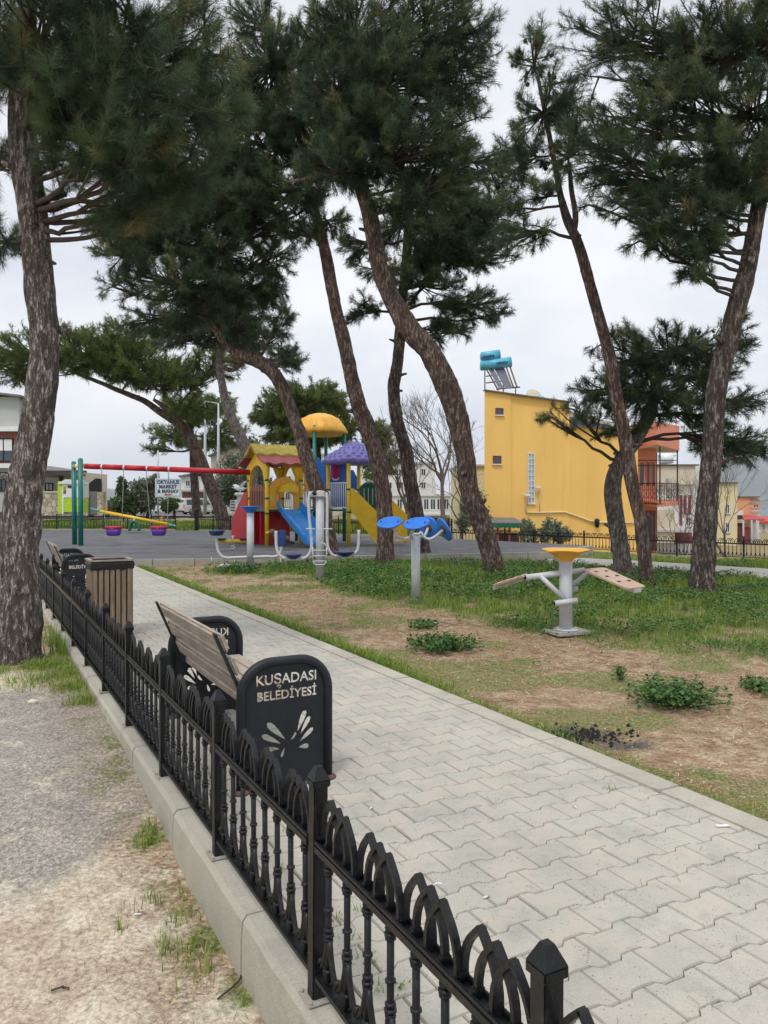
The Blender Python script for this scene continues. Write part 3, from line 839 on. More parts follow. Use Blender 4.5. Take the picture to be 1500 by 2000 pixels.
# ------------------------------------------------------------ benches
def bench_panel_mesh():
    W, H, r = .56, .72, .2
    def outline(i):
        pts = [(i, .0 + i * .2)]
        rr = r - i * .6
        for a in np.linspace(math.pi, math.pi / 2, 7): pts.append((r + rr * math.cos(a) + (0 if i == 0 else i * .4), H - r + rr * math.sin(a) - i * .4))
        for a in np.linspace(math.pi / 2, 0, 7): pts.append((W - r + rr * math.cos(a) - (0 if i == 0 else i * .4), H - r + rr * math.sin(a) - i * .4))
        pts.append((W - i, i * .2))
        return pts
    slab = MB(); slab.prism([Vector((x, -.004, z)) for x, z in outline(.015)], (0, .008, 0))
    so = slab.build('side_panel', M['blackplate'])
    cut = MB()
    ex, ey, dp = (1, 0, 0), (0, 0, 1), (0, .04, 0)
    text_slab(cut, 'KUŞADASI', .078, (.288, -.02, .597), ex, ey, dp, .0022, .98)
    text_slab(cut, 'BELEDİYESİ', .070, (.29, -.02, .508), ex, ey, dp, .0022, .98)
    cut.prism([Vector((.243 + x * 1.3, -.02, .561 + z * 1.25)) for x, z in ((0, .004), (.005, .004), (.010, -.002), (.006, -.011), (-.005, -.012), (-.005, -.007), (.002, -.006), (.003, -.001))], (0, .04, 0))
    def feather(x0, z0, x1, z1, w):
        d = Vector((x1 - x0, z1 - z0)); L = d.length; d.normalize(); nn = Vector((-d.y, d.x)); pts = []
        prof = [(0, .004), (.25, .22), (.5, .42), (.75, .5), (.9, .42), (.98, .2)]
        for t, q in prof: pts.append((x0 + d.x * L * t + nn.x * w * q, z0 + d.y * L * t + nn.y * w * q))
        pts.append((x1, z1))
        for t, q in prof[::-1]: pts.append((x0 + d.x * L * t - nn.x * w * q, z0 + d.y * L * t - nn.y * w * q))
        cut.prism([Vector((x, -.02, z)) for x, z in pts], (0, .04, 0))
    def fp(x, y): return (x - 665) / 1188, .72 - (y - 440) / 1150
    for a, b, w in (((998, 975), (868, 852), .036), ((965, 997), (832, 925), .032), ((958, 1028), (862, 1020), .030), ((992, 1020), (968, 1085), .02),
                    ((1078, 942), (1140, 800), .034), ((1098, 962), (1172, 845), .030), ((1090, 1008), (1196, 925), .030), ((1086, 1036), (1165, 1036), .032)):
        feather(*fp(*a), *fp(*b), w)
    # the bird: neck and head
    x, z = fp(1030, 985); x2, z2 = fp(1072, 945)
    cut.prism([Vector((x, -.02, z)), Vector((x + .02, -.02, z + .006)), Vector((x2 + .004, -.02, z2 - .006)), Vector((x2 + .001, -.02, z2 + .008)), Vector((x2 - .008, -.02, z2 + .008))], (0, .04, 0))
    co = cut.build('cutter', M['blackplate'])
    mod = so.modifiers.new('b', 'BOOLEAN'); mod.operation = 'DIFFERENCE'; mod.solver = 'EXACT'; mod.object = co; mod.use_self = True
    bpy.context.view_layer.update()
    me = bpy.data.meshes.new_from_object(so.evaluated_get(bpy.context.evaluated_depsgraph_get()))
    me.name = 'side_panel'
    print('bench panel faces', len(me.polygons))
    bpy.data.objects.remove(co); bpy.data.objects.remove(so)
    rim = MB()
    pts = [Vector((.022, 0, .01))]
    for a in np.linspace(math.pi, math.pi / 2, 9): pts.append(Vector((.2 + .178 * math.cos(a), 0, .52 + .178 * math.sin(a))))
    for a in np.linspace(math.pi / 2, 0, 9): pts.append(Vector((.36 + .178 * math.cos(a), 0, .52 + .178 * math.sin(a))))
    pts.append(Vector((.538, 0, .01)))
    rim.tube(pts, .027, 14)
    feet = MB()
    feet = [MB().lathe([(.05, 0), (.05, .008), (.03, .012), (.028, .02)], (x, 0, .0), 16) for x in (.022, .538)]
    return me, rim, feet
bench = thing('park_bench', 'weathered wooden bench with black cut-out lettered end panels, nearest to the camera behind the fence', 'bench', UV(4.06, 1.27, .002), TH, 'benches along the paved path')
bp_me, rim_mb, feet_mb = bench_panel_mesh()
BLN = 1.66
def bench_parts():
    for y in (0, BLN):
        p = bpy.data.objects.new('side_panel', bp_me); col.objects.link(p); p.parent = bench; p.location = (.56 if y else 0, y, 0); p.rotation_euler = (0, 0, math.pi if y else 0)
        r = rim_mb.build('rim', M['blackplate'], p, True); f = [q.build('foot', M['rust'], p, True) for q in feet_mb]
    ya, yb = .06, BLN - .06
    for k in range(4):      # seat
        mb = MB(); x = .15 + k * .108
        mb.box((x, (ya + yb) / 2, .425 + (.006 if k == 0 else 0) - .004 * k), (.096, yb - ya, .035), None, 0, .006)
        mb.build('seat_slat', M['benchwood'], bench, True)
    top, bot = Vector((-.10, 0, .87)), Vector((.07, 0, .47)); d = (top - bot); L = d.length; d.normalize(); nrm = Vector((d.z, 0, -d.x))
    for k in range(3):
        c = bot + d * (L * (k + .5) / 3); mb = MB()
        Mx = Matrix((nrm, Vector((0, 1, 0)), d)).transposed()
        mb.box(c + nrm * .02 + Vector((0, (ya + yb) / 2 - .0, 0)), (.038, yb - ya - .0, L / 3 - .034), Mx, 0, .014)
        mb.build('back_slat', M['benchwood'], bench, True)
    for y in (ya + .02, yb - .02):
        mb = MB(); mb.bar(bot - d * .12 + Vector((0, y, 0)), top + Vector((0, y, 0)) - nrm * .004, .05, .012, nrm)
        mb.bar(bot - d * .1 + Vector((0, y, 0)), Vector((.5, y, .395)), .05, .012)
        mb.build('bracket', M['blackplate'], bench, True)
bench_parts()
bench2 = copy_tree(bench); bench2.location = UV(13.4, 1.27, .002)
tag(bench2, 'weathered wooden bench with black lettered ends, far one beyond the slatted litter bin', 'bench')

# ------------------------------------------------------------ litter bin
bn = thing('litter_bin', 'square slatted wooden litter bin with a black bag around its rim, beside the path', 'litter bin', UV(9.67, 1.45, 0), TH)
s2 = .225
for side in range(4):
    Rz = Matrix.Rotation(side * math.pi / 2, 3, 'Z')
    for k in range(7):
        x = -s2 + .033 + k * .064
        mb = MB(); c = Rz @ Vector((x, -s2, .455)); mb.box(c, (.05, .02, .82), Rz, 0, .004)
        mb.build('slat', M['binwood'], bn, True)
mb = MB()
for a in (-1, 1):
    for b in (-1, 1): mb.box((a * (s2 - .03), b * (s2 - .03), .43), (.03, .03, .86))
for z in (.1, .5, .82):
    for side in range(4):
        Rz = Matrix.Rotation(side * math.pi / 2, 3, 'Z'); mb.box(Rz @ Vector((0, -s2 + .02, z)), (2 * s2 - .05, .012, .03), Rz)
mb.build('frame', M['blackplate'], bn, True)
mb = MB(); mb.box((0, 0, .44), (2 * s2 - .07, 2 * s2 - .07, .78)); mb.build('liner', M['hole_dark'], bn, True)
# bag turned down over the rim
mb = MB(); n = 48; vs, fs = [], []
rows = [(s2 - .03, .80), (s2 - .015, .875), (s2 + .014, .882), (s2 + .020, .85), (s2 + .016, .815), (s2 + .014, .785)]
for ri, (h, z) in enumerate(rows):
    for k in range(n):
        t = k / n * 4; sd = int(t); f = t - sd; x = (f * 2 - 1)
        p = Vector((x * h, -h, z)); Rz = Matrix.Rotation(sd * math.pi / 2, 3, 'Z')
        w = (float(vnoise(k * .9, ri * 1.3)) - .5) * .02 * (ri > 2)
        p.y -= abs(w) * .8; p.z += w * (1.5 if ri == 5 else .5)
        vs.append(Rz @ p)
for ri in range(len(rows) - 1):
    for k in range(n): k2 = (k + 1) % n; fs.append([ri * n + k, ri * n + k2, (ri + 1) * n + k2, (ri + 1) * n + k])
mb.add(vs, fs, False); mb.build('bag', M['bag'], bn, True)
mb = MB()
for side in range(4):
    Rz = Matrix.Rotation(side * math.pi / 2, 3, 'Z'); mb.box(Rz @ Vector((0, -s2 - .002, .893)), (2 * s2 + .05, .045, .018), Rz, 0, .003)
mb.build('top_frame', M['benchwood'], bn, True)

# ------------------------------------------------------------ smooth curve helper
def smooth_pts(pts, sub=6):
    pts = [Vector(p) for p in pts]; out = []
    for i in range(len(pts) - 1):
        p0, p1, p2, p3 = pts[max(i - 1, 0)], pts[i], pts[i + 1], pts[min(i + 2, len(pts) - 1)]
        for k in range(sub):
            t = k / sub
            out.append(.5 * ((2 * p1) + (p2 - p0) * t + (2 * p0 - 5 * p1 + 4 * p2 - p3) * t * t + (3 * p1 - p0 - 3 * p2 + p3) * t ** 3))
    out.append(pts[-1]); return out

# ------------------------------------------------------------ fitness: leg-raise boards on a post
X0, Y0 = (1105 - 750) / 1500 * 9.3, 9.3
st = thing('exercise_station', 'grey exercise post with a yellow bowl top and two sloping plywood boards', 'exercise machine', (X0, Y0, -.03), 0, 'outdoor exercise machines')
mb = MB(); mb.tube([(X0, Y0, 0), (X0, Y0, .88)], .078, 20); mb.build('post', M['greypaint'], st)
def yb(r, z, a, i): return r * (1 + .10 * math.cos(5 * a) * (i in (2, 3, 4))), z
mb = MB(); mb.lathe([(.075, .855), (.08, .87), (.13, .92), (.20, .965), (.275, .99), (.288, 1.0), (.28, 1.012), (.23, 1.005), (.05, .99)], (X0, Y0, 0), 40, None, 0, True, yb)
mb.build('bowl_top', M['amber'], st)
mb = MB(); mb.box((X0 + .02, Y0, .008), (.48, .36, .045), Matrix.Rotation(.35, 3, 'Z'), 0, .01); mb.build('concrete_base', M['oldc'], st)
mb = MB(); mb.lathe([(.15, .034), (.15, .044), (.09, .046)], (X0, Y0, 0), 24)
for a in range(6): mb.lathe([(.014, .044), (.014, .06), (.006, .064)], (X0 + .12 * math.cos(a), Y0 + .12 * math.sin(a), 0), 6)
mb.build('base_flange', M['greypaint'], st)
la, lb = P(1026, 1128, 9.18), P(1140, 1114, 9.38)
mb = MB(); mb.tube([la, lb], .036, 14); mb.build('crossbar', M['greypaint'], st)
mb = MB(); mb.tube([P(1054, 1124, 9.22), P(1103, 1171, 9.2)], .03, 12); mb.build('brace', M['greypaint'], st)
mb = MB(); mb.tube([P(1150, 1118, 9.42), P(1116, 1144, 9.4)], .03, 12); mb.build('brace', M['greypaint'], st)
mb = MB(); mb.tube([P(1083, 1179, 9.12), P(1127, 1173, 9.16)], .036, 14); mb.build('foot_bar', M['greypaint'], st)
mb = MB(); mb.tube([P(1108, 1155, 9.5), P(1128, 1150, 9.46)], .036, 14); mb.build('foot_bar', M['greypaint'], st)
mb = MB()
for p, d in ((la, la - lb), (P(1083, 1179, 9.12), P(1083, 1179, 9.12) - P(1127, 1173, 9.16))):
    d = d.normalized(); mb.tube([p + d * .0, p + d * .003], .028, 14)
mb.build('pipe_opening', M['hole_dark'], st)  # dark discs on solid pipe ends, shade of the hollow as colour
def board(c00, c01, c11, c10):
    """four corners of the upper face in order"""
    q = [Vector(c) for c in (c00, c01, c11, c10)]
    nrm = (q[1] - q[0]).cross(q[3] - q[0]).normalized()
    if nrm.z < 0: nrm = -nrm
    pts = []
    for i in range(4):
        a, b, c = q[i - 1], q[i], q[(i + 1) % 4]
        da, dc = (a - b).normalized() * .04, (c - b).normalized() * .04
        pts += [b + da, b + da * .3 + dc * .3, b + dc]
    mb = MB(); mb.prism([p - nrm * .022 for p in pts], nrm * .022)
    o = mb.build('board', M['board'], st)
    hm = MB(); e1, e2 = q[3] - q[0], q[1] - q[0]
    for s in (.18, .42, .68):
        for t in (.28, .72):
            c = q[0] + e1 * s + e2 * t; a = e1.normalized() * .016; bb = e2.normalized() * .022
            hm.prism([c - a - bb + nrm * .0005, c + a - bb + nrm * .0005, c + a + bb + nrm * .0005, c - a + bb + nrm * .0005], nrm * .002)
    hm.build('board_hole', M['hole_dark'], o)  # raised near-black patches, painted shade in place of cut holes
    fr = MB(); fr.bar(q[0] + e2 * .5 - nrm * .045 + e1 * .02, q[3] + e2 * .5 - nrm * .045 - e1 * .02, .12, .04, nrm); fr.build('board_rail', M['greypaint'], st)
board(P(1137, 1111, 9.28), P(1181, 1108, 9.45), P(1262, 1145, 8.85), P(1226, 1149.5, 8.66))
board(P(1022, 1124, 9.1), P(1030, 1119, 9.4), P(973, 1137, 9.95), P(961, 1143, 9.66))

# ------------------------------------------------------------ fitness: four blue spinning discs
X0, Y0 = (812 - 750) / 1500 * 12.4, 12.4
st = thing('exercise_station', 'grey post carrying four tilted blue spinning discs on curved arms', 'exercise machine', (X0, Y0, -.04), 0, 'outdoor exercise machines')
zt = CAMH - 68 / 1500 * 12.4
mb = MB(); mb.tube([(X0, Y0, -.06), (X0, Y0, zt)], .072, 20); mb.build('post', M['greypaint'], st)
mb = MB(); mb.lathe([(.074, zt), (.074, zt + .02), (.05, zt + .035)], (X0, Y0, 0), 20); mb.build('post_cap', M['greypaint'], st)
def disc(c, nrm, r=.205, depth=.03):
    nrm = Vector(nrm).normalized(); q = nrm.to_track_quat('Z', 'Y').to_matrix()
    mb = MB(); mb.lathe([(r - .01, -depth), (r, -depth * .8), (r, -.006), (r - .006, 0), (r - .03, .003), (r * .6, -.004), (.03, -.006)], c, 36, q)
    o = mb.build('disc', M['blue'], st)
    h = MB()
    x, y = q @ Vector((1, 0, 0)), q @ Vector((0, 1, 0))
    for s in (-1, 1): h.ball(Vector(c) + x * r * .72 * s + nrm * .006, .014, 6)
    h.build('grip_knob', M['navy'], o)
    k = MB(); k.lathe([(.075, -depth - .006), (.08, -depth - .001), (.03, -depth + .001)], c, 18, q); k.build('hub', M['rust'], o)
    return Vector(c) - nrm * (depth + .01)
d1 = disc(P(761, 1019, 12.2), (-.16, -.42, 1.0))
d2 = disc(P(813, 1020.5, 12.0), (-.2, -.42, 1.0))
d3 = disc(P(869, 1033, 12.4), (.86, .30, .45))
d4 = disc(P(838, 1031, 12.85), (.60, .75, .25))
for pts in ([P(806, 1049, 12.4), P(796, 1051, 12.32), P(785, 1051, 12.28), P(774, 1044, 12.22), P(769, 1030, 12.2), d1],
            [P(808, 1047, 12.4), P(802, 1046, 12.3), P(806, 1038, 12.15), P(812, 1028, 12.02), d2],
            [P(815, 1049, 12.4), P(822, 1040, 12.4), P(827, 1048, 12.4), P(838, 1053, 12.4), P(850, 1048, 12.4), P(862, 1038, 12.4), d3],
            [P(815, 1049, 12.45), P(826, 1048, 12.6), P(832, 1042, 12.7), d4]):
    mb = MB(); mb.tube(smooth_pts(pts, 4), .023, 10); mb.build('arm', M['greypaint'], st)

# ------------------------------------------------------------ fitness: twin swinging seats on a square post
X0, Y0 = (625 - 750) / 1500 * 15.7, 15.7
st = thing('exercise_station', 'grey twin seat exercise post with a small yellow cap and hanging curved seat arms', 'exercise machine', (X0, Y0, -.03), 0, 'outdoor exercise machines')
mb = MB(); mb.tube([(X0, Y0, -.06), (X0, Y0, 1.74)], .085, 16); mb.build('post', M['greypaint'], st)
mb = MB(); mb.lathe([(.09, 1.74), (.09, 1.775), (.05, 1.80), (.01, 1.805)], (X0, Y0, 0), 18); mb.build('post_cap', M['amber'], st)
mb = MB(); mb.box(P(625, 965, 15.62), (.42, .1, .12), None, 0, .015); mb.build('pivot_housing', M['greypaint'], st)
for px in (614, 638):
    mb = MB(); mb.lathe([(.045, 0), (.045, .02), (.02, .035)], P(px, 963, 15.56), 14, Matrix.Rotation(R(90), 3, 'X')); mb.build('pivot_cap', M['rubber'], st)
Yl = 15.5
mb = MB(); mb.tube(smooth_pts([P(607, 962, Yl), P(603, 975, Yl), P(604, 1010, Yl), P(608, 1050, Yl), P(608, 1072, Yl), P(601, 1086, Yl), P(588, 1091, Yl), P(560, 1091, Yl), P(546, 1084, Yl), P(540, 1068, Yl), P(539, 1037, Yl)], 5), .03, 10); mb.build('seat_arm', M['greypaint'], st)
mb = MB(); mb.tube(smooth_pts([P(637, 962, Yl), P(639, 975, Yl), P(639, 1010, Yl), P(639, 1050, Yl), P(641, 1070, Yl), P(650, 1084, Yl), P(664, 1086, Yl), P(684, 1084, Yl), P(696, 1078, Yl), P(700, 1065, Yl), P(701, 1035, Yl)], 5), .03, 10); mb.build('seat_arm', M['greypaint'], st)
def seatpan(c, rx=.17, h=.085):
    mb = MB(); mb.lathe([(.05, -h), (.09, -h * .8), (rx * .85, -h * .3), (rx, 0), (rx * 1.02, .015), (rx * .95, .02), (rx * .5, .006), (.02, .004)], c, 24); mb.build('seat', M['navy'], st)
seatpan(P(573, 1084, Yl)); seatpan(P(674, 1079, Yl), .19)
for px in (597, 649):
    mb = MB(); mb.tube([P(px, 1033, Yl - .1), P(px + (18 if px < 620 else -18), 1033, Yl - .1)], .014, 8); mb.build('hand_bar', M['greypaint'], st)
mb = MB()
for a, b in (((611, 1068), (611, 1096)), ((638, 1068), (638, 1096))): mb.tube([P(*a, 15.4), P(*b, 15.4)], .013, 8)
for y in (1075, 1086, 1096): mb.tube([P(611, y, 15.4), P(638, y, 15.4)], .013, 8)
mb.tube([P(611, 1096, 15.4), P(616, 1103, 15.4), P(633, 1103, 15.4), P(638, 1096, 15.4)], .013, 8)
mb.tube([P(638, 1068, 15.4), P(634, 1062, 15.4), P(627, 1060, 15.4)], .013, 8)
mb.build('foot_rest', M['greypaint'], st)

# ------------------------------------------------------------ fitness: post with a blue cone and two low arms
X0, Y0 = (489 - 750) / 1500 * 18.0, 18.0
st = thing('exercise_station', 'grey post with a wide blue funnel top and a low bar carrying a blue seat', 'exercise machine', (X0, Y0, -.03), 0, 'outdoor exercise machines')
mb = MB(); mb.tube([(X0, Y0, -.06), (X0, Y0, 1.36)], .085, 16); mb.build('post', M['greypaint'], st)
mb = MB(); mb.lathe([(.08, 1.30), (.10, 1.32), (.16, 1.40), (.235, 1.445), (.24, 1.46), (.2, 1.46), (.03, 1.45)], (X0, Y0, 0), 28); mb.build('funnel_top', M['blue'], st)
Yl = 17.8
mb = MB(); mb.tube(smooth_pts([P(423, 1052, Yl), P(424, 1066, Yl), P(428, 1080, Yl), P(439, 1089, Yl), P(460, 1089, Yl), P(483, 1088, Yl)], 5), .032, 10); mb.build('seat_arm', M['greypaint'], st)
mb = MB(); mb.tube(smooth_pts([P(495, 1088, Yl), P(520, 1087, Yl), P(538, 1087, Yl), P(547, 1080, Yl), P(550, 1066, Yl)], 5), .032, 10); mb.build('seat_arm', M['greypaint'], st)
mb = MB(); mb.lathe([(.10, -.11), (.15, -.09), (.165, -.03), (.19, -.005), (.19, .012), (.1, .014)], P(423, 1037, Yl), 24); mb.build('seat', M['navy'], st)
mb = MB(); mb.box(P(550.5, 1051, Yl - .03), (.19, .05, .38), None, 0, .02); mb.build('back_pad', M['navy'], st)
for px in (413, 458, 548):
    mb = MB(); mb.tube([P(px, 1088, Yl + .25), P(px, 1108 if px > 413 else 1104, Yl + .25)], .012, 6); mb.build('ground_pin', M['greypaint'], st)

# ------------------------------------------------------------ spring riders
def spring_rider(px, py, Y, label, bodymat, shape):
    c = P(px, py, Y); z0 = .148
    t = thing('spring_rider', label, 'spring rider', (c.x, c.y, z0), 0, 'spring riders on the rubber surface')
    mb = MB(); pts = [(c.x + .06 * math.cos(a), c.y + .06 * math.sin(a), z0 + .02 + a * .012) for a in np.linspace(0, 16, 60)]
    mb.tube(pts, .012, 6); mb.build('spring', M['greypaint'], t)
    z = z0 + .22
    if shape == 0:
        mb = MB(); mb.box((c.x, c.y, z + .06), (.95, .18, .09), None, 0, .03); mb.build('body', bodymat, t)
        for s in (-1, 1):
            mb = MB(); mb.box((c.x + s * .33, c.y, z + .115), (.24, .26, .05), None, 0, .015); mb.build('seat', M['rubber'], t)
        mb = MB(); mb.tube([(c.x, c.y - .15, z + .2), (c.x, c.y + .15, z + .2)], .015, 6); mb.tube([(c.x, c.y, z + .08), (c.x, c.y, z + .2)], .015, 6); mb.build('handle', M['white'], t)
    else:
        mb = MB(); mb.ball((c.x + .05, c.y, z + .1), .17, 10, (1.3, .7, .8)); mb.ball((c.x - .24, c.y, z + .30), .11, 10, (1, .8, .9)); mb.tube([(c.x - .1, c.y, z + .12), (c.x - .22, c.y, z + .27)], .07, 8)
        mb.build('body', bodymat, t)
        mb = MB(); mb.lathe([(.05, 0), (.01, .12)], (c.x - .33, c.y, z + .29), 8, Matrix.Rotation(R(-95), 3, 'Y')); mb.build('beak', M['amber'], t)
        mb = MB(); mb.box((c.x + .26, c.y, z + .02), (.3, .22, .07), Matrix.Rotation(.3, 3, 'Y'), 0, .02); mb.build('seat', M['rubber'], t)
spring_rider(455, 1084, 22.0, 'low yellow and black spring rider left of the grey funnel post', M['olive'], 0)
spring_rider(548, 1080, 22.4, 'dark brown animal shaped spring rider between two exercise posts', paint('dark_brown_animal', (.10, .06, .03), .6), 1)

# ------------------------------------------------------------ swing set
sw = thing('swing_set', 'swing frame with two green posts, a red crossbeam and two purple bucket seats', 'swing set', (-9.75, 24.7, .146))
zb = 2.66
A1, A2 = P(158, 1066, 24.6), P(146, 1063, 25.3)
for a, tx, tz in ((A1, 157, 897), (A2, 144, 903)):
    mb = MB(); b = P(tx, tz, a.y); mb.tube([Vector((a.x, a.y, .14)), b], .078, 16); mb.ball(b, .078, 8, (1, 1, .5)); mb.build('post', M['teal'], sw)
Lm = (P(150, 910, 24.9)); Rm = P(489, 922.5, 25.3)
dv = (Rm - Lm)
fr = [(165, 195.5), (200, 238.5), (242.5, 283.5), (287, 326.5), (330, 489)]
def onbeam(px): return Lm + dv * ((px - 150) / 339)
mb = MB()
mb.tube([onbeam(148), onbeam(489)], .062, 14); mb.build('inner_beam', M['white'], sw)
for a, b in fr:
    mb = MB(); mb.tube([onbeam(a), onbeam(b)], .088, 16); mb.build('beam', M['red'], sw)
mb = MB(); mb.tube([P(143, 911, 25.3), P(162, 909, 24.6)], .06, 12); mb.build('end_joint', M['olive'], sw)
for c, (ha, hb) in ((221, (198, 240)), (309, (285, 328))):
    cc = onbeam(c); seat = Vector((cc.x, cc.y, .0)); zz = .64
    for h, s in ((ha, -1), (hb, 1)):
        top = onbeam(h); mb = MB(); bot = Vector((cc.x + s * .27, cc.y, zz + .12))
        mb.tube([top, top - Vector((0, 0, .35))], .016, 6); mb.build('hanger', M['greypaint'], sw)
        n = 60; mb = MB(); p0_, p1_ = top - Vector((0, 0, .33)), bot
        for i in range(n):
            p = p0_.lerp(p1_, (i + .5) / n); w = (.012, .005) if i % 2 else (.005, .012)
            mb.box(p, (w[0] * 2, w[1] * 2, (p1_ - p0_).length / n * 1.02))
        mb.build('chain', M['chain'], sw)
    mb = MB()
    def sq(r, z, a, i): k = 1 / max(abs(math.cos(a)), abs(math.sin(a))) ** .55; return r * k, z
    mb.lathe([(.14, -.20), (.20, -.18), (.235, -.05), (.24, .02), (.222, .02), (.20, -.03), (.05, -.06)], (cc.x, cc.y, zz), 32, Matrix.Diagonal(Vector((1.02, .7, 1))), 0, True, sq)
    so = mb.build('seat', M['purple'], sw)
    mb = MB(); mb.lathe([(.235, .02), (.262, .03), (.262, .10), (.24, .12), (.215, .10), (.215, .03)], (cc.x, cc.y, zz), 32, Matrix.Diagonal(Vector((1.02, .7, 1))), 0, True, sq)
    mb.build('guard_ring', M['red'], so)
    for px in (-.13, .13):
        mb = MB(); mb.box((cc.x + px, cc.y - .168, zz + .075), (.1, .02, .06), None, 0, .01); mb.build('ring_inset', M['purple'], so)
    mb = MB(); mb.box((cc.x, cc.y - .172, zz + .06), (.09, .025, .1), None, 0, .01); mb.build('latch', M['orange'], so)

# ------------------------------------------------------------ seesaw
Ys = 34.5
c = P(262, 1010, Ys)
ss = thing('seesaw', 'long yellow seesaw beam tilted over a green arched stand', 'seesaw', (c.x, c.y, .146))
la, lb = P(196, 998.5, Ys), P(328, 1024, Ys)
mb = MB(); mb.tube([la, lb], .07, 12); mb.build('beam', M['yellow'], ss)
for a, b in ((la, P(179, 994, Ys)), (lb, P(341, 1027, Ys))):
    mb = MB(); mb.tube([a, b], .045, 10); mb.ball(b, .06, 6); mb.build('beam_end', paint('pale_teal_paint', (.10, .35, .36)), ss)
for s in (-1, 1):
    mb = MB(); yy = Ys + s * .22
    pts = [P(253.5, 1036.5, yy), P(254, 1027, yy), P(257, 1021, yy), P(262, 1018.5, yy), P(267, 1021, yy), P(271, 1027, yy), P(272, 1036.5, yy)]
    mb.tube(smooth_pts(pts, 4), .075, 10); mb.build('stand', M['green'], ss)
mb = MB(); mb.tube([P(262, 1015, Ys - .3), P(262, 1015, Ys + .3)], .05, 8); mb.build('pivot', M['greypaint'], ss)
for px, py in ((316, 1014), (208, 992)):
    mb = MB(); a = P(px, py + 8, Ys); mb.tube([a, a + Vector((0, 0, .28))], .025, 8); mb.tube([a + Vector((0, -.16, .26)), a + Vector((0, .16, .26))], .025, 8); mb.build('handle', M['amber'], ss)

# ------------------------------------------------------------ play structure
pg = thing('play_structure', 'large colourful playground tower with slides, stairs and roofs under the pines', 'playground tower', (-2.3, 25.6, .146))
e1, e2 = Vector((1.0, .73, 0)), Vector((-.73, 1.0, 0)); up = Vector((0, 0, 1))
G = .14; DK = 1.30
A_ = Vector((-3.72, 24.4, 0)); HB, HC, HD = A_ + e2, A_ + e1, A_ + e1 + e2
Q1 = Vector((-1.13, 24.55, 0)); Q2, Q3, Q4 = Q1 + e2, Q1 + e1, Q1 + e1 + e2
MC = Vector((-2.28, 27.5, 0)); m1, m2 = (e1 + e2) / 2, (e1 - e2) / 2
MQ = [MC - m1, MC + m2, MC + m1, MC - m2]
def post(p, z1, mat, collars=(), r=.065):
    mb = MB(); mb.tube([Vector((p.x, p.y, G - .02)), Vector((p.x, p.y, z1))], r, 16); o = mb.build('post', mat, pg)
    for z in collars:
        mb = MB(); mb.lathe([(r + .002, -.03), (r + .014, -.028), (r + .014, .028), (r + .002, .03)], (p.x, p.y, z), 16); mb.build('collar', M['green'], o)
for p in (A_, HB, HC, HD): post(p, 2.62, M['yellow'], (1.18, 1.66, 2.24))
for p in (Q1, Q2, Q3, Q4): post(p, 2.78, M['yellow'], (1.22, 1.95))
for p in MQ: post(p, 4.2, M['teal'])
def deck(q, z, mat=M['teal']):
    mb = MB(); c = sum(q, Vector()) / 4
    mb.prism([p + (c - p) * .05 + up * (z - .06) for p in q], up * .06); mb.build('deck', mat, pg)
deck([A_, HC, HD, HB], DK); deck([Q1, Q3, Q4, Q2], DK); deck(MQ, 2.2)
def wallpanel(name, a, b, z0, z1, mat, thick=.05, top=None, holes=None, slots=None):
    """panel between posts a and b; top: profile fn(t)->extra height"""
    d = (b - a); n = d.cross(up).normalized(); L = d.length; s = .075 / L; pts = []
    ts_ = np.linspace(s, 1 - s, 15)
    for t in ts_: pts.append(a + d * t + up * (z1 + (top(min(1, max(0, (t - s) / (1 - 2 * s))) * .9998 + .0001) if top else 0)))
    base = [a + d * (1 - s) + up * z0, a + d * s + up * z0]
    mb = MB(); mb.prism([p - n * thick / 2 for p in pts + base], n * thick)
    o = mb.build(name, mat, pg)
    if slots:
        for (t, za, zb2, w, c) in slots:
            q = MB(); p = a + d * t
            q.box(p + up * (za + zb2) / 2, (w, thick + .012, zb2 - za), Matrix.Rotation(math.atan2(d.y, d.x), 3, 'Z')); q.build('slot', c, o)
    return o
